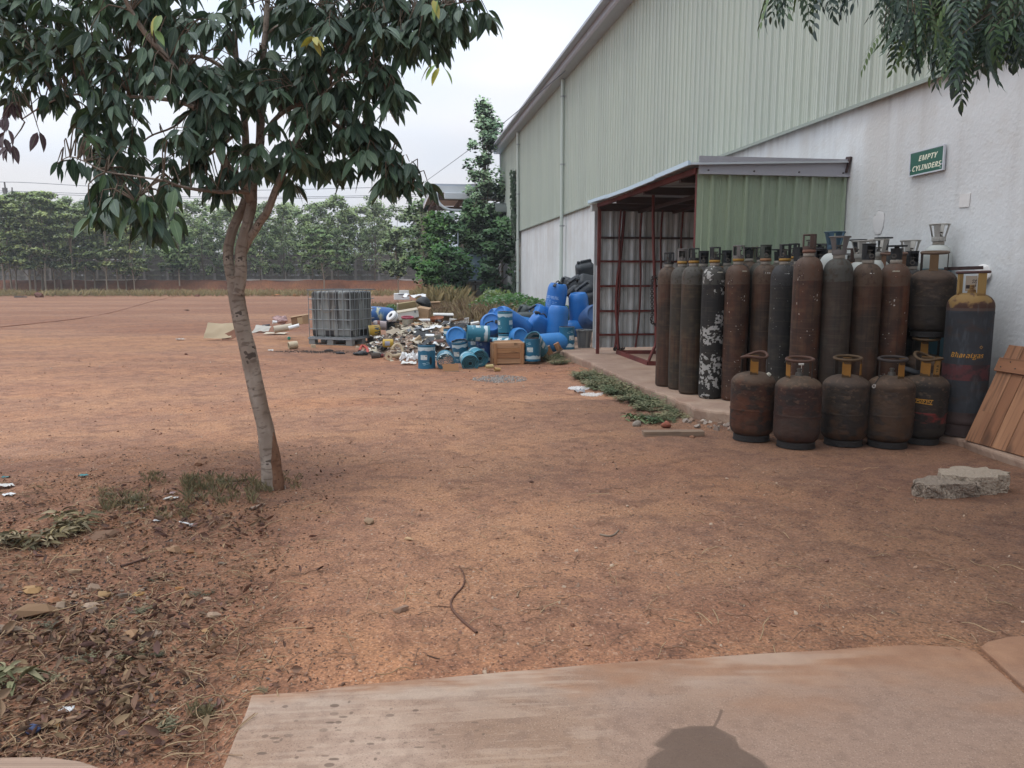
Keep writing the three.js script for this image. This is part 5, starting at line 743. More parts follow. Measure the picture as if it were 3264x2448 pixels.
{
  let z = 24;
  junk('foam_block', 'white foam packing block with dark slots at the back of the heap', 'foam', 1280, 945, z, [0, 0.2, 0], [['block', bx(0.46, 0.2, 0.3, [0, 0, 0], undefined, 0.015), white], ['slot', bx(0.25, 0.03, 0.02, [0.02, 0.07, 0.155]), greyP], ['upper_block', bx(0.28, 0.09, 0.2, [0.08, 0.146, 0], undefined, 0.01), offwhite]]);
  solo('crumpled_sheet', 'crumpled white plastic sheet draped over the black tub at the back', 'plastic sheet', sheetGeo(0.68, 0.4, 22, 14, 0.1, 611, 9).translate(...AT(1322, 948, 22.5).toArray()), white);
  junk('black_tub', 'black domed plastic tub on its side behind the cardboard box', 'tub', 1349, 970, 21, [0, 0.5, -0.5], [['shell', new THREE.SphereGeometry(0.21, 18, 10, 0, 7, 0, 1.7), blackP], ['rim', put(new THREE.TorusGeometry(0.205, 0.014, 6, 22), [0, 0, 0], [D2, 0, 0]), blackP]]);
  junk('tilted_panel', 'beige cushioned panel propped up on the white cooler box', 'panel', 1296, 978, 19.6, [-1.0, 0.1, 0.26], [['board', bx(0.46, 0.035, 0.28, [0, 0, 0], undefined, 0.012), plain(0xa99a74)], ['edge_strip', bx(0.03, 0.05, 0.28, [-0.23, 0, 0]), cream]]);
  junk('cooler_box', 'cracked white cooler box lying under the beige panel', 'box', 1300, 1001, 19.2, [0.1, 0.25, 0.16], [['body', bx(0.5, 0.2, 0.32, [0, 0, 0], undefined, 0.02), offwhite], ['lid_strip', bx(0.51, 0.025, 0.33, [0, 0.09, 0]), cream], ['clasp', bx(0.04, 0.05, 0.02, [0.17, 0.06, 0.17]), greyP]]);
  junk('cardboard_box', 'brown printed cardboard box sagging on the heap beside the cooler', 'cardboard box', 1351, 997, 19.3, [0.15, -0.2, -0.14], [['carton', warp(bx(0.3, 0.26, 0.24), 0.012, 5, 621), card], ['flap', bx(0.3, 0.008, 0.12, [0, -0.11, 0.16], [0.5, 0, 0]), cardDark]]);
  junk('cardboard_box', 'tan cardboard carton standing in the dry grass behind the heap', 'cardboard box', 1385, 973, 23, [0, 0.2, 0.03], [['carton', bx(0.32, 0.2, 0.25), card], ['flap', bx(0.32, 0.008, 0.1, [0, 0.1, 0.15], [0.25, 0, 0]), card]]);
  junk('white_reel', 'white plastic reel ring tilted towards the left on the heap', 'reel', 1251, 1010, 18.5, [0.9, -0.55, 0.2], [['rim', lathe([[0.06, 0.07], [0.13, 0.07], [0.145, 0.05], [0.145, -0.03], [0.135, -0.07], [0.06, -0.07], [0.06, 0.07]], 26), white], ['groove_band', lathe([[0.146, 0.0], [0.149, 0.006], [0.146, 0.012]], 26), greyP], ['hub', cyl(0.058, 0.058, 0.1, 18), inkBlack]]);
  junk('plastic_canister', 'clear pinkish plastic canister lying below the white reel', 'canister', 1212, 1037, 17.4, [0.15, 0.3, D2 - 0.1], [['shell', lathe([[0, -0.16], [0.1, -0.155], [0.105, 0.1], [0.09, 0.15], [0.05, 0.16]], 20), plain(0xaa9a98, { roughness: 0.35 })], ['band', lathe([[0.107, 0.02], [0.107, 0.08]], 20), plain(0x7d4f43)]]);
  junk('square_tub', 'black square plastic tub standing on edge, open side facing', 'tub', 1254, 1048, 16.6, [1.2, 0.15, 0.1], [['tub', lathe([[0.0, -0.08], [0.14, -0.08], [0.17, 0.07], [0.185, 0.08], [0.17, 0.062], [0.14, -0.065], [0, -0.065]], 4).rotateY(Math.PI / 4), blackP], ['rim', lathe([[0.175, 0.07], [0.195, 0.085], [0.175, 0.095]], 4).rotateY(Math.PI / 4), plain(0x3a3032)]]);
  const yb = canvasTex(256, 128, (c, w, h) => { c.fillStyle = '#bfae74'; c.fillRect(0, 0, w, h); c.fillStyle = '#b8922a'; c.fillRect(0, 30, w, 70); c.fillStyle = '#2f3a3c'; for (let i = 0; i < 16; i++) { c.save(); c.translate(i * 16 + 6, 64); c.rotate(rr(-0.5, 0.5)); c.fillRect(-3, -18, 6, 34); c.fillRect(-6, rr(-14, 8), 13, 6); c.restore(); } });
  junk('paint_bucket', 'cream and yellow printed paint bucket lying by the tank', 'bucket', 1193, 1053, 16.8, [0.1, 0.25, -D2 + 0.1], [['shell', lathe([[0, 0.13], [0.1, 0.13], [0.115, 0.115], [0.12, -0.1], [0.125, -0.12]], 24), std({ map: yb, roughness: 0.5 })]]);
  const pb = canvasTex(256, 128, (c, w, h) => { c.fillStyle = '#a99f8c'; c.fillRect(0, 0, w, h); c.fillStyle = '#a5903a'; for (const x of [10, 90, 170]) c.fillRect(x, 30, 50, 62); });
  junk('lidded_bucket', 'cream bucket with yellow labels and pink rim standing on the heap', 'bucket', 1299, 1034, 17, [0.1, 0, -0.03], [['shell', lathe([[0, -0.2], [0.105, -0.2], [0.125, 0.15]], 24), std({ map: pb, roughness: 0.5 })], ['rim', put(new THREE.TorusGeometry(0.125, 0.017, 8, 26), [0, 0.155, 0], [D2, 0, 0], [1, 1, 1.2]), plain(0x9e3f4f, { roughness: 0.5 })]]);
  junk('orange_tub', 'orange brown plastic basin tilted on the heap', 'basin', 1393, 1019, 18.2, [0.22, 0, 0.04], [['basin', lathe([[0, -0.06], [0.13, -0.06], [0.165, 0.05], [0.178, 0.055], [0.16, 0.045], [0.12, -0.045], [0, -0.045]], 26), plain(0x874a22, { roughness: 0.5 })]]);
  junk('white_pipe', 'white plastic pipe lying left of the orange basin', 'pipe', 1353, 1021, 18, [0, 0.1, D2], [['pipe', lathe([[0.032, -0.13], [0.036, -0.13], [0.036, 0.13], [0.032, 0.13]], 16), white]]);
  junk('open_cabinet', 'beige open-fronted metal cabinet lying on the heap', 'cabinet', 1413, 1018, 18.6, [0.1, 0.12, -0.02], [['top_panel', bx(0.48, 0.03, 0.26, [0, 0.12, 0]), offwhite], ['side_panel', bx(0.025, 0.25, 0.26, [0.235, -0.01, 0]), plain(0x9a8668)], ['side_panel', bx(0.025, 0.2, 0.26, [-0.235, 0, 0]), plain(0x9a8668)], ['back_panel', bx(0.45, 0.18, 0.02, [0, 0.02, -0.08]), plain(0xa08d70)]]);
  { const T = junk('wire_rack', 'white slatted plastic rack crate at the back right of the heap', 'rack', 1470, 1027, 18.2, [0.05, -0.6, -0.1], [['end_panel', bx(0.26, 0.17, 0.015, [-0.1, 0, 0.15]), offwhite], ['top_rail', bx(0.02, 0.02, 0.4, [0.03, 0.08, -0.05]), white], ['bottom_rail', bx(0.02, 0.02, 0.4, [0.03, -0.08, -0.05]), white]]); for (let k = 0; k < 7; k++) part('slat', bx(0.01, 0.16, 0.025, [0.03, 0, 0.12 - k * 0.058]), white, T); }
  junk('fan_wheel', 'dark grey round fan wheel lying on the heap', 'wheel', 1344, 1049, 16.2, [0.75, -0.2, 0.1], [['wheel', lathe([[0, 0.03], [0.05, 0.03], [0.06, 0.0], [0.1, -0.005], [0.11, 0.02], [0.115, 0.0], [0.105, -0.02], [0, -0.02]], 26), plain(0x3b414a)], ['hub', lathe([[0, 0.05], [0.025, 0.045], [0.03, 0.02]], 14), greyP]]);
  junk('pipe_socket', 'cream plastic pipe socket standing out right of the heap', 'pipe socket', 1442, 1064, 14.6, [0.15, 0.5, 0.1], [['socket', lathe([[0.045, -0.055], [0.055, -0.055], [0.053, 0.02], [0.057, 0.03], [0.057, 0.055], [0.046, 0.055], [0.045, -0.055]], 20), pvc]]);
  junk('printed_box', 'white perforated foam box with grey print on the heap', 'box', 1370, 1077, 15, [0.2, 0.1, -0.03], [['box', bx(0.16, 0.1, 0.1), offwhite], ['lid', bx(0.17, 0.012, 0.11, [0, 0.056, 0]), white], ['print_patch', bx(0.12, 0.05, 0.004, [0, -0.01, 0.052]), greyP]]);
  junk('wood_offcut', 'pale wood offcut leaning across the front of the heap', 'wood', 1328, 1082, 14.6, [0.3, 0.5, 0.75], [['offcut', plank(0.2, 0.055, 0.04, [0, 0, 0]), plain(0xb09a7d)], ['offcut_leg', plank(0.1, 0.03, 0.03, [0.06, -0.05, 0.02], [0, 0, 1.2]), plain(0xb09a7d)]]);
  junk('brown_board', 'flat dark brown board in the front of the heap', 'board', 1394, 1087, 14.6, [0.2, 0.3, 0.08], [['board', bx(0.24, 0.015, 0.16), brownP]]);
  junk('yellow_can', 'yellow plastic can with white label lying before the heap', 'can', 1237, 1094, 14.4, [0.05, 0.2, -D2], [['shell', lathe([[0, 0.1], [0.06, 0.1], [0.078, 0.085], [0.078, -0.085], [0.06, -0.1], [0, -0.1]], 22), yellowP], ['label', new THREE.LatheGeometry([new THREE.Vector2(0.0795, -0.06), new THREE.Vector2(0.0795, 0.03)], 8, -0.6, 1.1), plain(0x9d9ba6)]]);
  junk('pipe_assembly', 'cream pipe fittings with round flange and elbows on the ground', 'pipe fitting', 1240, 1136, 13.3, [0, -0.3, 0], [['flange', cyl(0.068, 0.068, 0.025, 24, [0, 0, 0.0], [D2, 0, 0.1]), pvc], ['bore', cyl(0.022, 0.022, 0.03, 14, [0, 0, 0.002], [D2, 0, 0.1]), brownP], ['pipe', [tube([V(0, 0, -0.02), V(0.08, 0.0, -0.12), V(0.2, 0.02, -0.2)], 0.032, 10, 8), cyl(0.042, 0.042, 0.05, 14, [0.12, 0.01, -0.155], [0, 0.6, D2])], pvc], ['elbow', [tube([V(0.18, 0.02, -0.19), V(0.13, 0.15, -0.22), V(0.06, 0.2, -0.2), V(-0.02, 0.12, -0.15)], 0.026, 10, 16), cyl(0.034, 0.034, 0.05, 14, [-0.01, 0.13, -0.16], [0, 0, 0.6])], pvc], ['dark_end', cyl(0.034, 0.036, 0.06, 14, [0.28, 0.01, -0.24], [0, 0.5, D2 + 0.1]), brownP]]);
  solo('plastic_bag', 'crumpled white plastic bag left of the leftmost upright pail', 'plastic bag', sheetGeo(0.3, 0.24, 18, 16, 0.13, 631, 16).translate(...AT(1306, 1138, 13).add(V(0, -0.03, 0)).toArray()), white);
  solo('plastic_bag', 'flat white sheet scrap on the ground left of the upright pail', 'plastic sheet', sheetGeo(0.24, 0.2, 12, 10, 0.035, 633, 9).translate(...onE(1302, 1163).add(V(0, 0.02, 0)).toArray()), offwhite);
  junk('paint_tin', 'dark dented paint tin lying before the heap', 'tin', 1198, 1134, 13.6, [0.2, 0.4, D2], [['tin', lathe([[0, 0.07], [0.055, 0.07], [0.055, -0.07], [0, -0.07]], 18), plain(0x4a4038)], ['red_cap', cyl(0.03, 0.03, 0.05, 12, [0.0, -0.11, 0]), plain(0x6d2f2c)]]);
  solo('plastic_piece', 'bent orange red plastic piece behind the black rag', 'plastic piece', tube([onE(1146, 1124).add(V(0, 0.03, 0)), onE(1156, 1118).add(V(0, 0.1, 0)), onE(1168, 1120).add(V(0, 0.07, 0)), onE(1173, 1128).add(V(0, 0.01, 0))], 0.028, 6, 14), plain(0xa2443a));
  solo('black_rag', 'crumpled black rag on the stained earth before the tank', 'rag', rock(0.11, 1.3, 0.45, 0.8, 641).translate(...onE(1152, 1132).add(V(0, 0.03, 0)).toArray()), blackP);
  solo('black_rag', 'small dark cloth scrap left of the black rag', 'rag', rock(0.07, 1.3, 0.4, 0.9, 643).translate(...onE(1084, 1128).add(V(0, 0.015, 0)).toArray()), plain(0x2f2c2d));
  solo('black_rag', 'torn dark cloth scrap under the front edge of the tank', 'rag', rock(0.06, 1.4, 0.5, 0.9, 645).translate(...onE(1048, 1120).add(V(0, 0.015, 0)).toArray()), plain(0x37302c));
  junk('pipe_socket', 'cream hollow pipe socket lying left of the tank', 'pipe socket', 934, 1100, 15.4, [0.05, 0.5, -D2 + 0.1], [['socket', lathe([[0.066, -0.09], [0.076, -0.09], [0.076, 0.06], [0.07, 0.09], [0.066, 0.09], [0.066, -0.09]], 22), pvc], ['stain', cyl(0.064, 0.064, 0.02, 18, [0, 0.0, 0]), brownP]]);
  junk('plastic_bottle', 'clear green bottle with a green cap lying beyond the pipe socket', 'bottle', 921, 1079, 16.5, [1.4, 0.3, 0], [['bottle', lathe([[0, -0.09], [0.035, -0.09], [0.04, 0.04], [0.02, 0.09]], 14), plain(0x9aa8a0, { roughness: 0.25 })], ['cap', cyl(0.03, 0.03, 0.03, 14, [0, 0.1, 0]), plain(0x1f7a62)]]);
  solo('cream_block', 'small cream block on the ground before the tank pallet', 'block', bx(0.09, 0.075, 0.06, [0, 0.03, 0], [0, 0.4, 0], 0.005).translate(...onE(999, 1109).toArray()), pvc);
  // cardboard and paper left of the tank
  const s1 = sheetGeo(0.62, 0.42, 14, 8, 0.04, 651, 4); s1.rotateX(0.85); s1.translate(...AT(700, 1056, 17.4).toArray()); solo('cardboard_sheet', 'cream folded cardboard sheet standing half behind the tree trunk', 'cardboard', s1, plain(0xa8967a));
  solo('cardboard_sheet', 'dark underside flap of cardboard behind the trunk', 'cardboard', sheetGeo(0.4, 0.22, 8, 6, 0.04, 652, 4).rotateX(1.0).rotateZ(0.35).translate(...AT(735, 1070, 17.3).toArray()), plain(0x7a5440));
  solo('cardboard_sheet', 'grey creased paper sheet right of the trunk on the ground', 'paper', sheetGeo(0.44, 0.4, 12, 8, 0.06, 653, 5).rotateX(0.35).translate(...onE(836, 1058).add(V(0, 0.07, 0)).toArray()), plain(0xa8a399));
  solo('cardboard_sheet', 'long flat cream sheet lying on the earth left of the tank', 'paper', sheetGeo(0.56, 0.34, 14, 6, 0.03, 654, 4).translate(...onE(878, 1066).add(V(0, 0.03, 0)).toArray()), cream);
  junk('paper_roll', 'cream paper roll with brown hollow end left of the tank', 'roll', 902, 1046, 17.6, [0.1, 0.4, D2 + 0.15], [['roll', lathe([[0.055, -0.2], [0.075, -0.2], [0.085, 0.2], [0.055, 0.2], [0.055, -0.2]], 16), cream], ['core', cyl(0.05, 0.05, 0.38, 12), cardDark]]);
  junk('white_tube', 'white plastic tube pointing at the tank', 'tube', 937, 1042, 17.4, [0.1, 0.35, D2 + 0.25], [['tube', lathe([[0.04, -0.12], [0.046, -0.12], [0.046, 0.12], [0.04, 0.12]], 14), white]]);
  junk('cardboard_box', 'open brown cardboard box behind the left side of the tank', 'cardboard box', 948, 1022, 18.4, [0, -0.25, 0.12], [['side_panel', bx(0.46, 0.2, 0.01, [0, 0, -0.12]), cardDark], ['side_panel', bx(0.01, 0.2, 0.3, [0.22, 0, 0]), card], ['flap', bx(0.5, 0.012, 0.12, [0.0, 0.11, -0.14], [0.2, 0, 0.05]), card], ['inner_flap', bx(0.12, 0.16, 0.012, [0.06, -0.01, -0.02], [0, 0.5, 0]), plain(0xb39a76)]]);
  solo('net_bag', 'crumpled pinkish net bag left of the brown cardboard box', 'bag', warp(put(new THREE.IcosahedronGeometry(0.14, 4), [0, 0, 0], [0, 0, 0], [1.3, 0.6, 0.8]), 0.09, 13, 661).translate(...AT(893, 1021, 18.2).toArray()), plain(0xa88a86));
  junk('paper_cup', 'white paper cup lying on the net bag', 'cup', 876, 1027, 17.8, [0.2, 0.4, D2], [['cup', lathe([[0.03, -0.05], [0.042, 0.05], [0.039, 0.05], [0.028, -0.045], [0, -0.045]], 14), white]]);
  solo('dark_plastic', 'dark blue grey plastic piece left of the paper cup', 'plastic piece', bx(0.22, 0.05, 0.1, [0, 0.03, 0], [0, 0.2, 0.1], 0.01).translate(...onE(848, 1040).toArray()), plain(0x3d434d));
  junk('pipe_coupling', 'cream ribbed pipe coupling by the left foot of the crate', 'pipe coupling', 1560, 1168, 11.9, [0.05, 0.2, D2], [['coupling', [lathe([[0.026, -0.06], [0.034, -0.06], [0.034, 0.0], [0.028, 0.005], [0.028, 0.06], [0.022, 0.06], [0.026, -0.06]], 16)], plain(0xb19f6f)]]);
  junk('pipe_coupling', 'cream pipe coupling lying alone before the crate', 'pipe coupling', 1585, 1178, 11.8, [0.05, 0.35, D2 - 0.1], [['coupling', [lathe([[0.022, -0.045], [0.03, -0.045], [0.03, 0.045], [0.022, 0.045], [0.022, -0.045]], 16)], plain(0xb0905c)]]);
  junk('torn_carton', 'torn brown carton scrap between the lying and the crushed pail', 'cardboard', 1437, 1171, 11.75, [-0.35, 0.1, 0.03], [['front_sheet', warp(bx(0.24, 0.12, 0.01), 0.018, 12, 671), plain(0x9a7350)], ['lower_fold', warp(bx(0.22, 0.1, 0.01, [0.01, -0.08, 0.02], [-0.8, 0, 0]), 0.012, 12, 673), plain(0x5f5348)]]);
  junk('red_stick', 'red plastic stick poking up behind the blue drums', 'stick', 1592, 1007, 15.6, [0, 0, -0.14], [['stick', bx(0.03, 0.24, 0.02), plain(0xb02f3c)]]);
  junk('white_tray', 'white tray scrap behind the top pail at the heap end', 'tray', 1514, 1030, 17, [0.4, 0.3, 0.2], [['tray', bx(0.18, 0.02, 0.12), offwhite], ['tray_rim', bx(0.18, 0.05, 0.012, [0, 0.02, 0.06]), white]]);
  junk('label_card', 'white label card propped on the black cans', 'card', 1717, 1016, 15.3, [0.2, 0.2, 0.5], [['card', bx(0.09, 0.1, 0.004), white]]);
  // countable scraps of card, paper, foil and plastic
  const sm = [[cream, 'cream cardboard'], [plain(0xa89a82), 'tan cardboard'], [offwhite, 'white paper'], [white, 'white plastic'], [blackP, 'black plastic'], [card, 'brown cardboard'], [greyP, 'grey plastic'], [plain(0x9a8d7a), 'beige paper']];
  const scraps = [];
  for (let i = 0; i < 110; i++) {
    const px = 1190 + 370 * (i < 70 ? rnd() : 0.25 + 0.6 * rnd()), py = 1010 + 140 * Math.pow(rnd(), 0.9), p0 = onE(px, Math.max(py, 1040)); let z = -p0.z; const p = AT(px, py, Math.min(z + rr(0, 1.2), 19)); const hy = heapY(p.x, p.z); p.y = hy + rr(0.02, 0.07);
    if (p.z > -12.4 || p.x < -3) continue;
    const ki = Math.floor(rnd() * sm.length), [m, nm] = sm[ki]; const g = sheetGeo(rr(0.14, 0.42), rr(0.1, 0.3), 6, 5, rr(0.03, 0.1), 700 + i, rr(5, 14)); g.rotateX(rr(-0.2, 0.7)).rotateY(rr(0, 6)).rotateZ(rr(-0.3, 0.3)).translate(p.x, p.y, p.z);
    scraps.push([solo('scrap', '', 'scrap', g, m, 'scraps of ' + nm + ' on the heap'), px, ki, nm]);
  }
  sm.forEach(([m, nm], k) => scraps.filter((q) => q[2] === k).sort((a, b) => a[1] - b[1]).forEach((q, j) => { q[0].userData.label = 'crumpled scrap of ' + nm + ' on the heap, ' + ORD[j] + ' of its kind from the left'; }));
  { const N = 900, g = sheetGeo(0.09, 0.06, 2, 2, 0.03, 690, 20), im = new THREE.InstancedMesh(g, std({ color: 0xffffff, roughness: 0.8 }), N), c = new THREE.Color(), cs = [0xb5aa96, 0xcfcdc6, 0xb0a690, 0x2a2a2b, 0x8a7460, 0xa39a8a, 0x5a4438]; for (let i = 0; i < N; i++) { const a = rr(0, 6.28), d = Math.sqrt(rnd()), x = -1.7 + Math.cos(a) * d * 1.6, z = -16.8 + Math.sin(a) * d * 3.7; const s = rr(0.5, 1.6); im.setMatrixAt(i, M4([x, heapY(x, z) + 0.025, z], [rr(-0.6, 0.6), rr(0, 6), rr(-0.6, 0.6)], [s, s, s])); im.setColorAt(i, c.setHex(pick(cs))); } im.name = 'rubbish_bits'; scene.add(im); tag(im, 'small mixed rubbish strewn over the heap', 'rubbish', null, 'stuff'); }
}
{ // oil stain before the tank, grey grit patch and white powder patch
  const blot = (px, py, rx, rz, sd, h) => { const c = onE(px, py), s = []; for (let i = 0; i < 40; i++) { const a = i / 40 * 6.283, k = 0.6 + 0.8 * fbm(Math.cos(a) * 2 + 4, Math.sin(a) * 2 + 4, sd, 3); s.push(new THREE.Vector2(Math.cos(a) * rx * k, Math.sin(a) * rz * k)); } const g = new THREE.ShapeGeometry(new THREE.Shape(s)).rotateX(-D2); g.translate(c.x, 0, c.z); const P = g.attributes.position; for (let i = 0; i < P.count; i++) P.setY(i, H(P.getX(i), P.getZ(i)) + h); return g; };
  const chips = (name, label, px, py, rx, rz, n, cols, size, sd) => { const c = onE(px, py), g = new THREE.IcosahedronGeometry(1, 0), im = new THREE.InstancedMesh(g, std({ color: 0xffffff, roughness: 0.95 }), n), col = new THREE.Color(); for (let i = 0; i < n; i++) { const a = rr(0, 6.283), d = Math.pow(rnd(), 0.75), x = c.x + Math.cos(a) * d * rx, z = c.z + Math.sin(a) * d * rz, s = rr(0.4, 1) * size; im.setMatrixAt(i, M4([x, H(x, z) + s * 0.2, z], [rr(0, 3), rr(0, 3), rr(0, 3)], [s, s * 0.6, s])); im.setColorAt(i, col.setHex(pick(cols))); } im.name = name; scene.add(im); tag(im, label, 'loose material', null, 'stuff'); };
  chips('stone_grit', 'patch of grey stone grit on the earth before the crate', 1590, 1208, 0.4, 0.4, 900, [0x8f8983, 0xa39c94, 0x7b7672], 0.013, 1);
  chips('white_powder', 'splash of white powder beside the weeds', 1850, 1238, 0.16, 0.2, 900, [0xd5d2cf, 0xc5c1bd, 0xe0dedb], 0.012, 2); chips('white_powder', 'thin trail of white powder nearer the slab weeds', 1888, 1258, 0.14, 0.12, 500, [0xcfc9c2, 0xd9d5d0], 0.010, 3);
  chips('oily_dirt', 'black oily dirt on the earth before the tank', 1000, 1122, 0.8, 0.3, 420, [0x2b2623, 0x3a322d, 0x4d4038], 0.014, 4);
  solo('paper_scrap', 'crumpled grey white paper on the white powder', 'paper', sheetGeo(0.12, 0.07, 6, 4, 0.04, 691, 20).translate(...onE(1846, 1252).add(V(0, 0.015, 0)).toArray()), plain(0x9b9a9c));
  solo('paper_scrap', 'tiny white paper scrap on the earth beside the weeds', 'paper', sheetGeo(0.05, 0.05, 4, 4, 0.02, 692, 20).translate(...onE(1980, 1279).add(V(0, 0.012, 0)).toArray()), white);
  solo('tile_piece', 'cream tile fragment on the weeds near the timber beam', 'tile fragment', bx(0.08, 0.012, 0.06, [0, 0.03, 0], [0.25, 0.3, 0]).translate(...onE(2072, 1340).toArray()), plain(0xc3bcab));
  solo('brick_piece', 'broken red brick piece behind the timber beam', 'brick', rock(0.045, 1.1, 0.8, 0.9, 694, 1).translate(...onE(2123, 1364).add(V(0, 0.03, 0)).toArray()), plain(0x8a4f3c));
  solo('rubble_stone', 'grey stone lump left of the brick piece', 'stone', rock(0.04, 1.1, 0.9, 0.9, 695, 1).translate(...onE(2030, 1358).add(V(0, 0.02, 0)).toArray()), plain(0x8d8377));
}

// ---------------------------------------------------------------- leaves and trees
function leafGeo(L, Wd, fold = 0.18, droop = 0.25, n = 5) {             // pointed leaf along +z from its stalk, folded on its midrib
  const pos = [], uv = [], idx = [];
  for (let i = 0; i <= n; i++) { const t = i / n, w = Wd * 0.5 * Math.pow(Math.sin(Math.PI * Math.pow(t, 0.8)), 0.9) * (i === n ? 0 : 1) + 0.0004, y = -droop * L * t * t, z = L * t; pos.push(-w, y + fold * w, z, 0, y, z, w, y + fold * w, z); uv.push(0, t, 0.5, t, 1, t); if (i < n) { const k = i * 3; idx.push(k, k + 3, k + 1, k + 1, k + 3, k + 4, k + 1, k + 4, k + 2, k + 2, k + 4, k + 5); } }
  const g = new THREE.BufferGeometry(); g.setAttribute('position', new THREE.Float32BufferAttribute(pos, 3)); g.setAttribute('uv', new THREE.Float32BufferAttribute(uv, 2)); g.setIndex(idx); g.computeVertexNormals(); return g.toNonIndexed();
}
const UPV = V(0, 1, 0);
function aim(dir, roll = 0) { const m = new THREE.Matrix4().lookAt(dir, V(0, 0, 0), UPV), q = new THREE.Quaternion().setFromRotationMatrix(m); return roll ? q.multiply(new THREE.Quaternion().setFromAxisAngle(V(0, 0, 1), roll)) : q; }
const barkTex = paint(256, 512, (u, v) => { const a = fbm(u * 4, v * 10, 801, 4, 4, 10), b = fbm(u * 8, v * 60, 803, 3, 8, 60), c = fbm(u * 6, v * 22, 805, 3, 6, 22), w = fbm(u * 3, v * 3, 807, 3, 3, 3); let q = mix3(hex(0x867668), hex(0xa39587), clamp(a * 2 - 0.5)); q = mix3(q, hex(0x5f4f44), clamp((b - 0.56) * 5) * 0.6); if (c > 0.7) q = mix3(q, hex(0x42362f), 0.75); return mix3(q, hex(0x74604f), clamp((w - 0.5) * 4) * 0.5); });
const bark = std({ map: barkTex, bumpMap: bumpy(256, 20, 4, 809), bumpScale: 0.006, roughness: 0.93 }), barkRaw = std({ map: barkTex, color: 0xd2ab92, bumpMap: bumpy(256, 20, 4, 811), bumpScale: 0.01, roughness: 0.95 }), twigMat = plain(0x6b5b4c);
{ // the slender tree by the camera, its trunk split in two and its crown hanging over the yard
  const root = onG(872, 1556), Z0 = -root.z, T = thing('young_tree', 'leaning young tree with twin grey stems and large drooping dark leaves', 'tree', V(0, 0, 0));
  const path = (l, z0, z1 = z0) => l.map(([x, y], i) => AT(x, y, mix(z0, z1, i / (l.length - 1)))), m = Z0 / FPX;
  const trunk = path([[874, 1572], [868, 1540], [858, 1440], [846, 1365], [826, 1280], [806, 1190], [786, 1100], [766, 1010], [752, 925], [748, 880]], Z0);
  const rT = (t) => m * (mix(34, 27, smooth(0, 0.4, t)) + 9 * smooth(0.06, 0, t) - 2 * t);
  part('trunk', warp(tube(trunk, rT, 18, 60), 0.006, 9, 821), bark, T);
  part('bark_wound', warp(tube(path([[885, 1568], [882, 1520], [873, 1440], [865, 1390], [850, 1330]], Z0 - 0.032, Z0 + 0.004), (t) => m * (22 - 15 * t * t), 14, 24), 0.007, 13, 823), barkRaw, T);
  part('stem', warp(tube(path([[748, 935], [734, 870], [727, 815], [733, 762], [752, 706], [776, 655], [786, 615], [782, 560], [784, 480], [778, 380], [760, 270], [750, 150], [745, -60]], Z0 + 0.0, Z0 + 0.25), (t) => m * (17 - 11 * t), 12, 60), 0.004, 9, 825), bark, T);
  part('stem', warp(tube(path([[756, 940], [768, 870], [768, 815], [776, 760], [792, 700], [802, 650], [804, 600], [815, 540], [830, 440], [828, 330], [838, 200], [850, 50], [862, -150]], Z0 - 0.02, Z0 + 0.1), (t) => m * (20 - 14 * t), 12, 60), 0.004, 9, 827), bark, T);
  const limbs = [
    [[[800, 640], [786, 598], [733, 546], [694, 472], [655, 395], [620, 340], [590, 280], [568, 236], [520, 170], [472, 118], [410, 20], [370, -90]], -0.02, -0.5, 16, 5],
    [[[776, 800], [792, 765], [815, 730], [832, 702], [849, 680], [885, 590], [915, 520], [944, 450], [990, 370], [1033, 295], [1075, 210], [1120, 120], [1190, 0]], 0.05, -0.25, 14, 4],
    [[[795, 615], [760, 610], [708, 612], [655, 607], [620, 603], [560, 590], [516, 574], [470, 600], [430, 640]], -0.06, -0.7, 7, 2.5],
    [[[622, 342], [560, 322], [480, 312], [380, 306], [280, 300], [220, 304], [150, 330], [70, 380]], -0.3, -0.1, 7, 1.8],
    [[[835, 430], [900, 360], [980, 330], [1060, 390], [1130, 430], [1190, 480], [1260, 540], [1310, 585], [1345, 610]], 0.05, -0.4, 8, 1.8],
    [[[1033, 295], [1110, 230], [1180, 250], [1225, 320], [1262, 390]], -0.15, -0.45, 6, 1.6],
    [[[828, 330], [740, 240], [640, 180], [500, 200], [360, 180], [200, 190], [80, 160]], 0.1, 0.5, 8, 2],
    [[[850, 100], [980, 60], [1120, 60], [1260, 40], [1400, 20], [1520, 0]], 0.1, -0.3, 8, 2],
    [[[520, 575], [420, 560], [330, 545], [270, 515], [220, 500], [182, 522]], -0.6, -0.5, 3, 1.2],
    [[[780, 400], [700, 470], [620, 520], [560, 560], [520, 640], [480, 720]], 0.15, 0.35, 6, 1.6],
    [[[760, 270], [660, 300], [560, 400], [470, 440], [400, 520]], 0.2, 0.5, 6, 1.6]];
  const nodes = [];
  for (const [l, za, zb, r0, r1] of limbs) { const pts = path(l, Z0 + za, Z0 + zb), c = new THREE.CatmullRomCurve3(pts, false, 'centripetal'); part('limb', tube(pts, (t) => m * mix(r0, r1, t), 8, l.length * 4), bark, T); for (let i = 2; i <= 14; i++) nodes.push(c.getPointAt(i / 14)); }
  for (const s of [[[784, 480], [778, 380], [760, 270], [750, 150], [745, -60]], [[830, 440], [828, 330], [838, 200], [850, 50], [862, -150]]]) for (const p of path(s, Z0 + 0.15)) nodes.push(p);
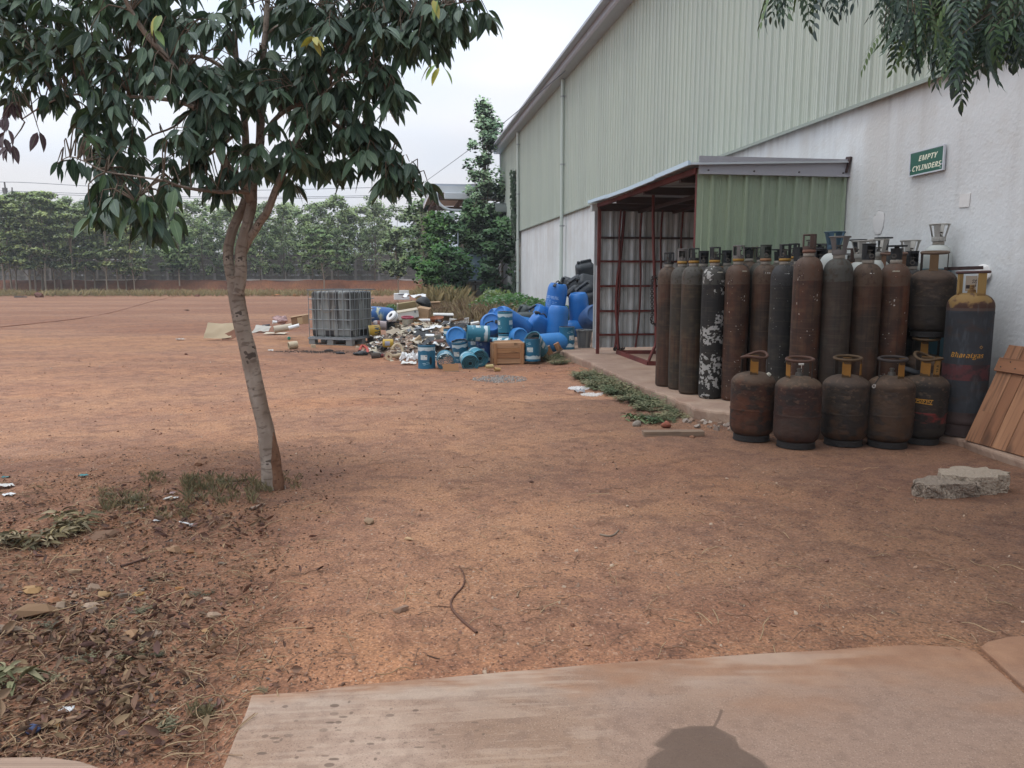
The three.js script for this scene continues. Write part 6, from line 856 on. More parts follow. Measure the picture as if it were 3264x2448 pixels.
  // twig ends inside the crown's volume: [centre x, y, half width, half height, nearest, farthest, clusters]
  const vol = [[820, 140, 640, 170, -0.7, 0.8, 150], [270, 110, 330, 160, -0.6, 0.9, 110], [60, 60, 160, 120, -0.4, 0.9, 30], [1240, 70, 250, 95, -0.6, 0.5, 46], [500, 400, 240, 210, -0.8, 0.6, 74], [850, 400, 260, 190, -0.6, 0.6, 64], [1090, 320, 150, 150, -0.6, 0.4, 30], [1120, 490, 140, 85, -0.5, 0.3, 25], [1245, 545, 90, 55, -0.5, 0.1, 14], [1320, 580, 55, 35, -0.4, 0, 6], [1240, 300, 70, 120, -0.6, 0.1, 14], [420, 640, 130, 80, -0.9, 0.1, 20], [490, 735, 80, 35, -0.8, -0.2, 7], [330, 690, 60, 30, -0.8, -0.3, 5], [120, 290, 130, 45, -0.4, 0.4, 9], [1440, 60, 130, 60, -0.5, 0.2, 17], [700, 570, 55, 60, -0.3, 0.3, 6], [900, 560, 60, 55, -0.3, 0.2, 4], [20, 190, 70, 150, -0.2, 0.6, 14]];
  const leaf = [leafGeo(0.165, 0.056, 0.25, 0.2), leafGeo(0.14, 0.05, 0.3, 0.38), leafGeo(0.185, 0.058, 0.2, 0.12), leafGeo(0.12, 0.045, 0.3, 0.3)];
  const ribbed = (a, b) => new THREE.MeshPhysicalMaterial({ side: THREE.DoubleSide, transmission: 0.22, thickness: 0, map: paint(64, 128, (u, v) => { const d = Math.abs(u - 0.5), side = Math.abs(((v * 9 + d * 5) % 1) - 0.5), n = fbm(u * 8, v * 8, 841, 3, 8); let c = mix3(hex(a), hex(b), n); if (d < 0.035) c = mix3(c, hex(0x8b9b78), 0.5); else if (side < 0.07) c = mix3(c, hex(0x6f8464), 0.25); return c; }), roughness: 0.55, color: lin(0.92, 0.95, 0.88) });
  const leafMats = [ribbed(0x3b5040, 0x475f48), ribbed(0x445b44, 0x536d4e), ribbed(0x33473b, 0x405645), ribbed(0x4c6440, 0x587244), ribbed(0x4a5e4a, 0x576c52)], purple = ribbed(0x4f3840, 0x604650), yellow = ribbed(0xa9a04a, 0xb8a83f), lime = ribbed(0x6b8440, 0x7d9648);
  const cands = [], twigs = [], put1 = (p, dir, roll, mt, sc, gi) => cands.push({ p, q: aim(dir, roll), mt, sc, gi: gi ?? Math.floor(rnd() * 4) });
  function cluster(c, mts, k, spread = 1, from) {
    let best = from, bd = 1e9; if (!from) for (const n of nodes) { const d = n.distanceTo(c) + (n.y < c.y - 0.4 ? 0.1 : 0); if (d < bd) { bd = d; best = n; } }
    const mid = best.clone().lerp(c, 0.55).add(V(rr(-0.05, 0.05), 0.07 + rr(0, 0.05), rr(-0.05, 0.05)));
    twigs.push(tube([best, mid, c], (t) => 0.0055 - 0.0035 * t, 4, 5));
    const dir0 = c.clone().sub(mid).normalize();
    for (let i = 0; i < k; i++) { const t = 1 - Math.pow(rnd(), 1.6) * 0.45, p = mid.clone().lerp(c, t), a = i * 2.4 + rnd(), d = V(Math.cos(a) * 0.75 * spread, -rr(0.15, 1.1), Math.sin(a) * 0.75 * spread).addScaledVector(dir0, 0.35).normalize(); const st = p.clone().addScaledVector(d, 0.018); put1(st, d, rr(-0.9, 0.9), pick(mts), rr(0.5, 1.02)); }
  }
  const green = [0, 0, 1, 1, 2, 2, 4], mixed = [0, 1, 2, 2, 3];
  for (const [cx, cy, rx, ry, za, zb, n] of vol) for (let i = 0; i < n; i++) { const a = rr(0, 6.283), d = Math.sqrt(rnd()), x = cx + Math.cos(a) * d * rx, y = cy + Math.sin(a) * d * ry - 18, k = 1 - d * d * 0.5, zc = (za + zb) / 2, z = Z0 + zc + (rnd() - 0.5) * (zb - za) * k; cluster(AT(x, y, z), cy > 600 || x < 350 ? mixed : green, Math.floor(rr(8, 13))); }
  for (let i = 0; i < 120; i++) { const a = rr(0, 6.283), d = Math.sqrt(rnd()), x = 640 + Math.cos(a) * d * 820, y = -330 + Math.sin(a) * d * 360; cluster(AT(x, y, Z0 + rr(-0.9, 0.9) * (1 - d * 0.4)), green, 9); }
  for (const [x, y, z] of [[38, 330, -0.2], [10, 440, -0.2], [128, 430, -0.15], [25, 470, -0.1], [0, 385, -0.3]]) cluster(AT(x, y, Z0 + z), [5], x === 128 ? 2 : 5, 0.6);
  for (const [x, y] of [[182, 520], [210, 502], [245, 506], [280, 520], [300, 540], [330, 550], [255, 520], [225, 505]]) cluster(AT(x, y, Z0 - 0.5), [0, 2], 2, 0.7, AT(x + 14, y - 8, Z0 - 0.5));
  for (let i = 0; i < 5; i++) { const a = i * 1.25; put1(AT(1003, 118, Z0 - 0.75), V(Math.cos(a) * 0.7, -0.7 + 0.3 * (i % 2), 0.4 + Math.sin(a) * 0.3).normalize(), 0.3 * i, 6, 0.62, 0); }
  for (const [x, y] of [[500, 48], [800, 80], [1375, 205], [1400, 215], [480, 95], [1380, 0]]) for (let i = 0; i < 2; i++) put1(AT(x + 14 * i, y, Z0 - 0.78), V(rr(-0.7, 0.7), -0.8, rr(0.1, 0.6)).normalize(), rr(-0.5, 0.5), i ? 7 : (x === 500 || x > 1370 ? 6 : 7), 0.7, 0);
  for (let i = 0; i < 7; i++) put1(AT(rr(400, 560), rr(560, 760), Z0 - 0.85), V(rr(-0.7, 0.7), -0.7, rr(-0.2, 0.5)).normalize(), rr(-0.8, 0.8), 3, 1, 0);
  const allM = [...leafMats, purple, yellow, lime];
  const foot = V(0, EYE, 0); cands.forEach((c) => { c.d = c.p.distanceTo(foot); const v = c.p.clone().sub(eye).applyAxisAngle(V(1, 0, 0), PITCH); c.in = v.z < 0 && Math.abs(v.x / v.z) < 0.68 && v.y / -v.z < 0.52; });
  const order = cands.filter((c) => c.in).sort((a, b) => (a.d - (a.mt > 4 ? 2 : 0)) - (b.d - (b.mt > 4 ? 2 : 0))), own = new Set(order.slice(0, 290));
  const crown = part('twigs', twigs, twigMat, T);
  for (const c of own) { const l = part('leaf', leaf[c.gi], allM[c.mt], T); l.position.copy(c.p); l.quaternion.copy(c.q); l.scale.setScalar(c.sc); }
  const rest = new Map(); for (const c of cands) if (!own.has(c)) { const k = c.mt; if (!rest.has(k)) rest.set(k, []); rest.get(k).push(c); }
  const fol = []; for (const [k, l] of rest) { const g = []; for (const c of l) g.push(leaf[c.gi].clone().applyMatrix4(new THREE.Matrix4().compose(c.p, c.q, V(c.sc, c.sc, c.sc)))); const f = part('foliage', g, allM[k], T); f.userData.kind = 'stuff'; fol.push(f); }
}
{ // neem tree outside the frame on the right, its leafy ends hanging in from above
  const T = thing('neem_tree', 'overhanging tree with feathery drooping leaves at the top right', 'tree', V(0, 0, 0));
  const b = V(3.55, 0, -2.5);
  part('trunk', tube([b.clone().setY(-0.1), V(3.5, 1.2, -2.55), V(3.3, 2.4, -2.7), V(3.05, 3.4, -2.9)], (t) => 0.15 - 0.07 * t, 12, 24), bark, T);
  const tips = []; const limb = (l, r) => { part('limb', tube(l, (t) => r * (1 - 0.75 * t), 7, 20), bark, T); const c = new THREE.CatmullRomCurve3(l); for (let i = 4; i <= 12; i++) tips.push(c.getPointAt(i / 12)); };
  limb([V(3.15, 3.1, -2.85), V(2.75, 3.5, -3.3), V(2.35, 3.55, -3.7), V(1.9, 3.35, -4.0)], 0.06); limb([V(3.05, 3.4, -2.9), V(2.9, 3.6, -3.6), V(2.7, 3.3, -4.2), V(2.45, 3.0, -4.5)], 0.055); limb([V(3.1, 3.2, -2.9), V(2.9, 3.3, -3.3), V(2.75, 3.0, -3.7), V(2.6, 2.75, -3.95)], 0.05); limb([V(3.05, 3.4, -2.9), V(2.3, 4.2, -2.6), V(1.4, 4.4, -2.6), V(0.5, 4.3, -2.8)], 0.06); limb([V(3.05, 3.4, -2.9), V(2.9, 4.4, -3.4), V(2.4, 4.7, -4.4), V(1.9, 4.6, -5.2)], 0.06); limb([V(2.8, 3.6, -3.3), V(3.1, 3.7, -4.2), V(3.4, 3.4, -4.9), V(3.5, 3.0, -5.3)], 0.045);
  // one feathered leaf: curved stalk with paired sickle leaflets
  const leaflet = (s) => { const g = leafGeo(0.062, 0.019, 0.2, 0.1, 4), P = g.attributes.position; for (let i = 0; i < P.count; i++) { const t = P.getZ(i) / 0.062; P.setX(i, P.getX(i) + s * 0.014 * t * t); } g.computeVertexNormals(); return g; };
  const feather = (n, L, bend) => { const l = [], at = (t) => V(0, -bend * L * t * t, L * t); l.push(tube([at(0), at(0.5), at(1)], 0.0012, 3, 5)); for (let i = 1; i <= n; i++) { const t = i / (n + 0.6), p = at(t); for (const s of [-1, 1]) l.push(leaflet(-s).clone().applyMatrix4(new THREE.Matrix4().compose(p, aim(V(s * 1.0, -0.28 - bend * t * 0.7, 0.5).normalize()), V(1, 1, 1).multiplyScalar(0.75 + 0.35 * Math.sin(t * 3.1))))); } l.push(leaflet(1).applyMatrix4(new THREE.Matrix4().compose(at(1), aim(V(0, -0.7, 0.7)), V(1, 1, 1)))); return merge(l); };
  const fg = [feather(6, 0.2, 0.7), feather(5, 0.16, 0.9), feather(7, 0.23, 0.6)], fm = [0x39503a, 0x31463a, 0x435c38, 0x2b3d38, 0x566f38].map((c) => std({ color: c, roughness: 0.42 }));
  const spots = []; const add = (x, y, z, k = 1) => spots.push([AT(x, y, z), k]);
  for (let i = 0; i < 240; i++) { const u = rnd(), x = 2800 + 500 * Math.pow(u, 0.7), top = -160, bot = x < 2900 ? mix(-20, 80, (x - 2800) / 100) : x < 3000 ? mix(80, 120, (x - 2900) / 100) : x < 3120 ? 140 : mix(130, 40, (x - 3120) / 180); const y = mix(top, bot, Math.sqrt(rnd())); add(x, y, rr(3.3, 4.5)); }
  for (let i = 0; i < 26; i++) add(2460 + 340 * rnd(), -115 + 45 * rnd() + 14 * Math.sin(i), rr(3.6, 4.2));
  for (const [x, y] of [[2815, 100], [2830, 70], [2880, 110], [2935, 125], [2980, 120], [3020, 170], [3070, 165], [3120, 140], [3190, 130], [3240, 100], [2560, -45], [2620, -60], [2500, -60], [2660, -65]]) add(x, y, rr(3.5, 3.9));
  for (let i = 0; i < 420; i++) { const x = 2830 + 480 * Math.sqrt(rnd()); spots.push([AT(x, mix(-200, 90, rnd()), rr(3.7, 5.0)), 2]); }
  for (let i = 0; i < 800; i++) spots.push([V(rr(-0.2, 3.9), rr(3.3, 5.2), rr(-6.2, -1.6)), 0]);
  const rest = [[], [], [], [], []], seen = []; 
  const tw = [];
  spots.forEach(([p, k], i) => {
    if (!k) { const v = p.clone().sub(eye).applyAxisAngle(V(1, 0, 0), PITCH); if (v.z < -0.2 && Math.abs(v.x / v.z) < 0.72 && v.y / -v.z < 0.62) return; }
    let best = tips[0], bd = 1e9; for (const n of tips) { const d = n.distanceTo(p); if (d < bd) { bd = d; best = n; } }
    const a = rr(0, 6.283), out = p.clone().sub(best).setY(0).normalize(), d = V(Math.cos(a) * 0.5, -rr(0.35, 1.1), Math.sin(a) * 0.5).addScaledVector(out, 0.45).normalize();
    if (k && rnd() < 0.8) tw.push(tube([best, best.clone().lerp(p, 0.5).add(V(0, 0.05, 0)), p], 0.0022, 3, 4));
    const q = aim(d, rr(-0.7, 0.7)), s = rr(0.62, 0.92), mi = Math.floor(Math.pow(rnd(), 1.2) * 5), gi = Math.floor(rnd() * 3);
    if (k === 1) { const l = part('leaf', fg[gi], fm[mi], T); l.position.copy(p); l.quaternion.copy(q); l.scale.setScalar(s); } else rest[mi].push(fg[gi].clone().applyMatrix4(new THREE.Matrix4().compose(p, q, k ? V(s, s, s) : V(s * 1.5, s * 1.5, s * 1.5))));
  });
  part('twigs', tw, twigMat, T); rest.forEach((g, i) => { if (g.length) part('foliage', g, fm[i], T).userData.kind = 'stuff'; });
}
// ---------------------------------------------------------------- far trees: trunk and a crown of many small leaves in clumps
const far = new Map();
const farLeaf = new THREE.MeshPhysicalMaterial({ color: 0xffffff, vertexColors: true, roughness: 1, side: THREE.DoubleSide, transmission: 0.58, thickness: 0 });
function crownGeo(o) {                                                    // o: h0 crown foot, h1 top, r widest radius, n leaves, size, clumps, a/b tones, shape, layered
  const pos = [], col = [], nor = [], ca = hex(o.a).map((v) => v ** 2.2), cb = hex(o.b).map((v) => v ** 2.2), cl = [];
  for (let i = 0; i < o.clumps; i++) { const t = o.layered ? (Math.floor(rnd() * o.layered) + 0.5 + rr(-0.22, 0.22)) / o.layered : rnd(), y = mix(o.h0, o.h1, t), R = o.r * (o.shape === 'spire' ? Math.pow(1 - t, 0.6) * (0.65 + 0.5 * t) * smooth(-0.05, 0.2, t) + 0.06 : Math.sqrt(Math.max(0.03, 1 - Math.pow((t - 0.42) / 0.6, 2)))), a = rr(0, 6.283), d = Math.sqrt(rr(0.05, 1)); cl.push([Math.cos(a) * d * R, y, Math.sin(a) * d * R, rr(0.55, 1.15) * o.cr, rnd()]); }
  for (let i = 0; i < o.n; i++) { const c = cl[Math.floor(rnd() * cl.length)], a = rr(0, 6.283), e = Math.asin(rr(-1, 1)), d = Math.pow(rnd(), 0.45) * c[3], fl = o.layered ? 0.35 : 0.75; const p = V(c[0] + Math.cos(a) * Math.cos(e) * d, c[1] + Math.sin(e) * d * fl, c[2] + Math.sin(a) * Math.cos(e) * d); const s = o.size * rr(0.6, 1.3), q = new THREE.Quaternion().setFromEuler(new THREE.Euler(rr(-1, 1), rr(0, 6.28), rr(-1, 1))); const v = [V(-s * 0.5, 0, 0), V(0, 0, s), V(s * 0.5, 0, 0), V(0, 0, -s)].map((x) => x.applyQuaternion(q).add(p)); const k = clamp(c[4] * 0.75 + rr(-0.2, 0.3)), cc = mix3(ca, cb, k), out = V(p.x - c[0], p.y - c[1], p.z - c[2]).normalize(), nn = V(0, 1, 0).applyQuaternion(q); if (nn.dot(out) < 0) nn.negate(); for (const j of [0, 1, 2, 0, 2, 3]) { pos.push(v[j].x, v[j].y, v[j].z); col.push(...cc); nor.push(nn.x, nn.y, nn.z); } }
  const g = new THREE.BufferGeometry(); g.setAttribute('position', new THREE.Float32BufferAttribute(pos, 3)); g.setAttribute('normal', new THREE.Float32BufferAttribute(nor, 3)); g.setAttribute('color', new THREE.Float32BufferAttribute(col, 3)); g.cl = cl; return g;
}
function treeProto(name, label, o, barkM) {
  const T = thing(name, label, o.cat || 'tree'), cg = crownGeo(o), w = [];
  const trunk = [V(0, -0.15, 0), V(rr(-0.1, 0.1), o.h0 * 0.55, rr(-0.1, 0.1)), V(rr(-0.2, 0.2), mix(o.h0, o.h1, 0.3), rr(-0.15, 0.15)), V(rr(-0.1, 0.1), mix(o.h0, o.h1, 0.85), 0)];
  const c = new THREE.CatmullRomCurve3(trunk);
  part('trunk', tube(trunk, (t) => o.tr * (1 - 0.8 * t), 6, 10), barkM, T);
  for (const k of cg.cl.slice(0, o.limbs || 14)) { const p = V(k[0], k[1], k[2]), b = c.getPointAt(clamp((p.y / o.h1) * 0.8 - 0.06, 0.15, 0.98)); w.push(tube([b, b.clone().lerp(p, 0.5).add(V(0, 0.08, 0)), p], (t) => o.tr * 0.3 * (1 - 0.7 * t), 4, 4)); }
  part('limbs', w, barkM, T); part('crown', cg, farLeaf, T); return T;
}
const paleBark = plain(0x8b7d6c), dimBark = plain(0x5b4f44);
{
  const protoF = [0, 1, 2, 3].map((k) => [{ h0: 2.0 + 0.3 * (k % 2), h1: 7.6 + 0.4 * k, r: 1.7, n: 3600, size: 0.15, clumps: 60, cr: 0.6, a: 0x869c62, b: 0xdce890, tr: 0.09, layered: 6, limbs: 24 }]).map(([o], k) => [o, k]);
  const bankZ = -65.5; let i = 0;
  const spots = [[110, 8.1], [150, 7.6], [270, 8.4], [310, 7.5], [365, 8.7], [400, 8.0], [475, 7.4], [540, 7.8], [640, 6.6], [745, 7.2], [820, 7.6], [930, 7.2], [1030, 6.6], [1095, 6.0], [1160, 6.3], [40, 8.2]].map(([x, h]) => [x * 0.369, h]).sort((a, b) => a[0] - b[0]);
  const protos = protoF.map(([o, k]) => null);
  spots.forEach(([px, h], j) => {
    const k = j % 4, label = ORD[j] + ' slender pale-stemmed tree from the left in the row before the far wall', z = 64 + (j % 3) * 1.1; let t;
    if (!protos[k]) t = protos[k] = treeProto('slender_tree', label, protoF[k][0], paleBark); else t = copyOf(protos[k], label);
    t.userData.group = 'slender trees before the far wall'; t.userData.label = label;
    const p = AT(px, 935, z); t.position.set(p.x, 0.02, p.z); t.rotation.y = rr(0, 6.28); const s = h / protoF[k][0].h1; t.scale.set(s * rr(0.9, 1.1), s, s);
  });
  // taller, duller trees standing behind the wall
  const protoB = [0, 1, 2, 3].map((k) => ({ h0: 1.2, h1: 8.4 + 0.3 * k, r: 2.0 + 0.2 * (k % 2), n: 4200, size: 0.15, clumps: 80, cr: 0.62, a: 0x7e9868, b: 0xc4d690, tr: 0.11, limbs: 16 })), pb = [];
  for (let j = 0; j < 30; j++) {
    const px = -60 + j * 49 + rr(-12, 12), k = j % 4, z = 73.5 + (j % 3) * 1.6, label = ORD[j] + ' bushy tree from the left in the line beyond the far wall'; let t;
    if (!pb[k]) t = pb[k] = treeProto('bushy_tree', label, protoB[k], dimBark); else t = copyOf(pb[k], label);
    t.userData.group = 'bushy trees beyond the far wall'; t.userData.label = label;
    const topY = px < 420 ? rr(628, 655) : px < 800 ? rr(655, 685) : rr(652, 680), h = EYE + (HORIZON - topY) * z / FPX, s = h / protoB[k].h1, p = AT(px, 900, z); t.position.set(p.x, 0, p.z); t.rotation.y = rr(0, 6.28); t.scale.set(s * rr(0.9, 1.15), s, s);
  }
  for (let j = 0; j < 9; j++) {
    const px = 452 + j * 92 + rr(-16, 16), k = (j + 1) % 4, label = ORD[j] + ' tree from the left on the bank right before the far wall', t = copyOf(pb[k], label), z = 67.6 + (j % 2) * 0.8, s = rr(6.3, 7.4) / protoB[k].h1, p = AT(px, 900, z); t.name = numbered('bank_wall_tree'); t.userData.group = 'trees on the bank before the far wall'; t.position.set(p.x, 1.0, p.z); t.rotation.y = rr(0, 6.28); t.scale.set(s * 0.85, s, s * 0.85);
  }
  const one = (name, label, o, px, py, z, h, bk = paleBark) => { const t = treeProto(name, label, o, bk), p = AT(px, 900, z); t.position.set(p.x, py, p.z); t.scale.setScalar(h / o.h1); return t; };
  one('sapling', 'small bright green sapling with a drooping crown left of the trunk', { h0: 1.0, h1: 3.6, r: 0.85, n: 2200, size: 0.13, clumps: 22, cr: 0.5, a: 0x769a5a, b: 0xbcd48c, tr: 0.05 }, 572, 0.9, 66, 4.6);
  one('bank_tree', 'spreading yellow green tree on the bank behind the caged tank', { h0: 1.6, h1: 5.4, r: 2.0, n: 3600, size: 0.15, clumps: 36, cr: 0.65, a: 0x6d9055, b: 0xb2cc82, tr: 0.06, layered: 6, limbs: 26 }, 1032, 0.5, 63, 4.9);
  one('sapling', 'pale leafy sapling with a narrow tall crown behind the rubbish heap', { h0: 1.7, h1: 5.2, r: 0.95, n: 3600, size: 0.13, clumps: 34, cr: 0.5, a: 0x769860, b: 0xc4d698, tr: 0.055 }, 1268, 0, 55, 4.75);
  one('thin_tree', 'thin forked tree with sparse foliage right of the pale sapling', { h0: 2.4, h1: 6.6, r: 1.6, n: 2000, size: 0.14, clumps: 30, cr: 0.6, a: 0x6a8a5c, b: 0xaac488, tr: 0.07, limbs: 28 }, 1345, 0, 48, 6.0);
  one('leafy_shrub', 'tall bright green shrub tree left of the raised blue tank', { h0: 1.1, h1: 4.4, r: 1.1, n: 5200, size: 0.10, clumps: 46, cr: 0.5, a: 0x4c7f3e, b: 0x93c062, tr: 0.08, limbs: 20, cat: 'shrub' }, 1412, 0, 37.5, 4.3, dimBark);
  one('leafy_shrub', 'rounded dark green shrub before the raised blue tank', { h0: 0.5, h1: 2.7, r: 1.25, n: 5200, size: 0.09, clumps: 40, cr: 0.45, a: 0x3f7040, b: 0x7aad5c, tr: 0.06, cat: 'shrub' }, 1405, 0, 34, 2.65, dimBark);
  one('tall_tree', 'tall narrow tree rising beside the far end of the warehouse', { h0: 2.2, h1: 9.5, r: 1.35, n: 7600, size: 0.10, clumps: 120, cr: 0.46, a: 0x8cb48c, b: 0xdaf2c2, tr: 0.09, shape: 'spire', limbs: 40 }, 1548, 0, 36.6, 9.3, dimBark);
  one('leafy_shrub', 'dark shrub at the foot of the tall narrow tree', { h0: 2.3, h1: 5.2, r: 1.15, n: 6000, size: 0.10, clumps: 54, cr: 0.5, a: 0x4c7450, b: 0x86b06c, tr: 0.06, limbs: 26, cat: 'shrub' }, 1512, 0, 36, 4.9, dimBark);
  one('leafy_shrub', 'leafy sucker growth against the white wall right of the tank frame', { h0: 0.6, h1: 3.6, r: 0.75, n: 3400, size: 0.11, clumps: 36, cr: 0.36, a: 0x4a7450, b: 0x84b072, tr: 0.05, limbs: 24, cat: 'shrub' }, 1592, 0, 34.2, 3.9, dimBark);
  // creeper hanging on the far downpipe
  const vine = (label, s, y0, y1, w, n) => { const pos = [], col = []; const T = thing('creeper', label, 'creeper', wp(s, 0, 0.18)); for (let i = 0; i < n; i++) { const t = Math.pow(rnd(), 0.8), y = mix(y1, y0, t), ww = w * (0.35 + 0.65 * Math.sin(Math.PI * clamp((1 - t) * 1.1 + 0.05))) , p = SD.clone().multiplyScalar(rr(-0.4, 1) * ww).addScaledVector(ND, rr(0, 0.22) * (1 - t * 0.6)).setY(y), sz = rr(0.04, 0.09), q = new THREE.Quaternion().setFromEuler(new THREE.Euler(rr(-0.7, 0.7), rr(0, 6.3), rr(-0.9, 0.9))), v = [V(-sz, 0, 0), V(0, -sz * 1.2, 0), V(sz, 0, 0), V(0, sz, 0)].map((x) => x.applyQuaternion(q).add(p)), c = mix3([0.03, 0.06, 0.035], [0.08, 0.14, 0.07], rnd()); for (const j of [0, 1, 2, 0, 2, 3]) { pos.push(v[j].x, v[j].y, v[j].z); col.push(...c); } } const g = new THREE.BufferGeometry(); g.setAttribute('position', new THREE.Float32BufferAttribute(pos, 3)); g.setAttribute('color', new THREE.Float32BufferAttribute(col, 3)); g.computeVertexNormals(); part('leaves', g, farLeaf, T); part('stem', tube([V(0, 0, 0), V(0.03, y0, 0), V(-0.03, (y0 + y1) / 2, 0), V(0, y1, 0)], 0.012, 4, 10), dimBark, T); };
  vine('dark creeper hanging thick on the far downpipe', 32.7, 2.9, 5.75, 0.55, 520); vine('thin creeper low on the far downpipe by the white wall', 32.6, 0.3, 2.5, 0.22, 160);
}
{ // ground creeper with white flowers, dry brush and tall grass by the warehouse foot
  const mound = (name, label, cat, cx, cz, rx, ry, rz, n, size, a, b, turn, flowers) => {
    const pos = [], col = [], ca = hex(a).map((v) => v ** 2.2), cb = hex(b).map((v) => v ** 2.2), T = thing(name, label, cat, V(cx, 0, cz), turn);
    const surf = (u, w) => { const d = Math.hypot(u, w); return ry * (1 - d * d) * (0.65 + 0.6 * fbm(u * 3 + cx, w * 3, 901, 3)); };
    const core = new THREE.PlaneGeometry(2, 2, 16, 16).rotateX(-D2), P = core.attributes.position; for (let i = 0; i < P.count; i++) { const u = P.getX(i), w = P.getZ(i); P.setXYZ(i, u * rx, Math.max(-0.1, surf(u, w) * 0.82 - 0.04), w * rz); } core.computeVertexNormals(); part('stems', core, plain(0x3b3a28), T);
    for (let i = 0; i < n; i++) { const an = rr(0, 6.283), d = Math.sqrt(rnd()), u = Math.cos(an) * d, w = Math.sin(an) * d, y = surf(u, w) * rr(0.8, 1.06), p = V(u * rx, y, w * rz), s = size * rr(0.6, 1.4), q = new THREE.Quaternion().setFromEuler(new THREE.Euler(rr(-0.9, 0.9), rr(0, 6.3), rr(-0.9, 0.9))), v = [V(-s, 0, 0), V(0, 0, s), V(s, 0, 0), V(0, 0, -s)].map((x) => x.applyQuaternion(q).add(p)); let c = mix3(ca, cb, clamp(fbm(u * 6, w * 6, 903, 2) * 1.6 - 0.3 + rr(-0.2, 0.2))); if (flowers && rnd() < flowers) c = [0.7, 0.7, 0.68]; for (const j of [0, 1, 2, 0, 2, 3]) { pos.push(v[j].x, v[j].y, v[j].z); col.push(...c); } }
    const g = new THREE.BufferGeometry(); g.setAttribute('position', new THREE.Float32BufferAttribute(pos, 3)); g.setAttribute('color', new THREE.Float32BufferAttribute(col, 3)); g.computeVertexNormals(); part('leaves', g, farLeaf, T);
  };
  const at = (px, z) => AT(px, 900, z);
  let p = at(1640, 23.5); mound('creeper_mound', 'green mound of creeper with tiny white flowers behind the blue drums', 'creeper', p.x, p.z, 2.3, 0.85, 2.6, 4200, 0.05, 0x2f5b33, 0x6a9550, 0.1, 0.006);
  p = at(1745, 21.0); mound('creeper_mound', 'dark green creeper along the foot of the white wall', 'creeper', p.x, p.z, 1.5, 0.62, 3.4, 3600, 0.045, 0x27492f, 0x4c7746, 0.15, 0.002);
  p = at(1580, 24.5); mound('creeper_mound', 'yellow green creeper crest beside the raised tank frame', 'creeper', p.x, p.z, 1.5, 0.95, 1.8, 2400, 0.05, 0x4d6b34, 0x8a9a52, 0, 0.004);
  p = at(1250, 25.5); mound('low_bush', 'low green bush left of the white foam blocks', 'bush', p.x, p.z, 0.75, 0.5, 0.6, 1500, 0.04, 0x4c6b40, 0x8aa068, 0);
  const blades = (name, label, kind, list, c0, c1, hh, w) => { const N = list.length, g = new THREE.BufferGeometry(); const pos = []; for (let k = 0; k < 5; k++) { const a = k * 1.26, dx = Math.cos(a), dz = Math.sin(a), b = 0.35 + 0.12 * (k % 3); const P = [[-w * dz, 0, w * dx], [w * dz, 0, -w * dx], [dx * b * 0.35, 0.6, dz * b * 0.35], [dx * b, 1 - 0.18 * (k % 2), dz * b]]; for (const j of [0, 1, 2, 0, 2, 3]) pos.push(...P[j]); } g.setAttribute('position', new THREE.Float32BufferAttribute(pos, 3)); g.computeVertexNormals(); const im = new THREE.InstancedMesh(g, std({ color: 0xffffff, roughness: 0.9 }), N), col = new THREE.Color(); list.forEach(([x, y, z, s], i) => { im.setMatrixAt(i, M4([x, y, z], [rr(-0.3, 0.3), rr(0, 6.3), rr(-0.3, 0.3)], [s * hh * rr(0.7, 1.2), s * hh, s * hh * rr(0.7, 1.2)])); im.setColorAt(i, col.setHex(c0).lerp(new THREE.Color(c1), rnd())); }); im.name = name; scene.add(im); tag(im, label, kind, null, 'stuff'); return im; };
  scene.userData.blades = blades;
  const dry = [], gr = []; for (let i = 0; i < 2600; i++) { const px = rr(1330, 1640), z = rr(19.5, 33), q = AT(px, 900, z); dry.push([q.x, H(q.x, q.z), q.z, rr(0.3, 1) * (px > 1480 ? 1 : 0.8)]); } for (let i = 0; i < 700; i++) { const q = AT(rr(1180, 1330), 900, rr(24, 34)); dry.push([q.x, 0, q.z, rr(0.2, 0.6)]); }
  blades('dry_grass', 'tangled dry grass and dead stalks before the raised tank', 'dry grass', dry, 0x6e5a40, 0x9c8a66, 0.75, 0.012);
  for (let i = 0; i < 1500; i++) { const q = AT(rr(-100, 1330), 900, rr(58, 64.5)); gr.push([q.x, 0, q.z, rr(0.2, 0.7)]); } for (let i = 0; i < 500; i++) { const q = AT(rr(1350, 1480), 900, rr(31, 38)); gr.push([q.x, 0, q.z, rr(0.5, 1.3)]); }
  blades('tall_grass', 'pale grass along the foot of the far bank', 'grass', gr, 0x7a7048, 0xa08c62, 0.9, 0.02);
  const br = []; { const c = at(1555, 21.5); for (let i = 0; i < 260; i++) { const a = V(c.x + rr(-1.7, 1.3), rr(0, 0.15), c.z + rr(-1.5, 1.8)), b = a.clone().add(V(rr(-0.5, 0.5), rr(0.2, 0.75), rr(-0.4, 0.4))); br.push(tube([a, a.clone().lerp(b, 0.5).add(V(0, 0.16, 0)), b.add(V(0, -0.15 * rnd(), 0))], 0.008, 3, 5)); } } solo('dry_brush', 'heap of brown dead brush between the heap and the creeper', 'brush', br, plain(0x775d47));
}
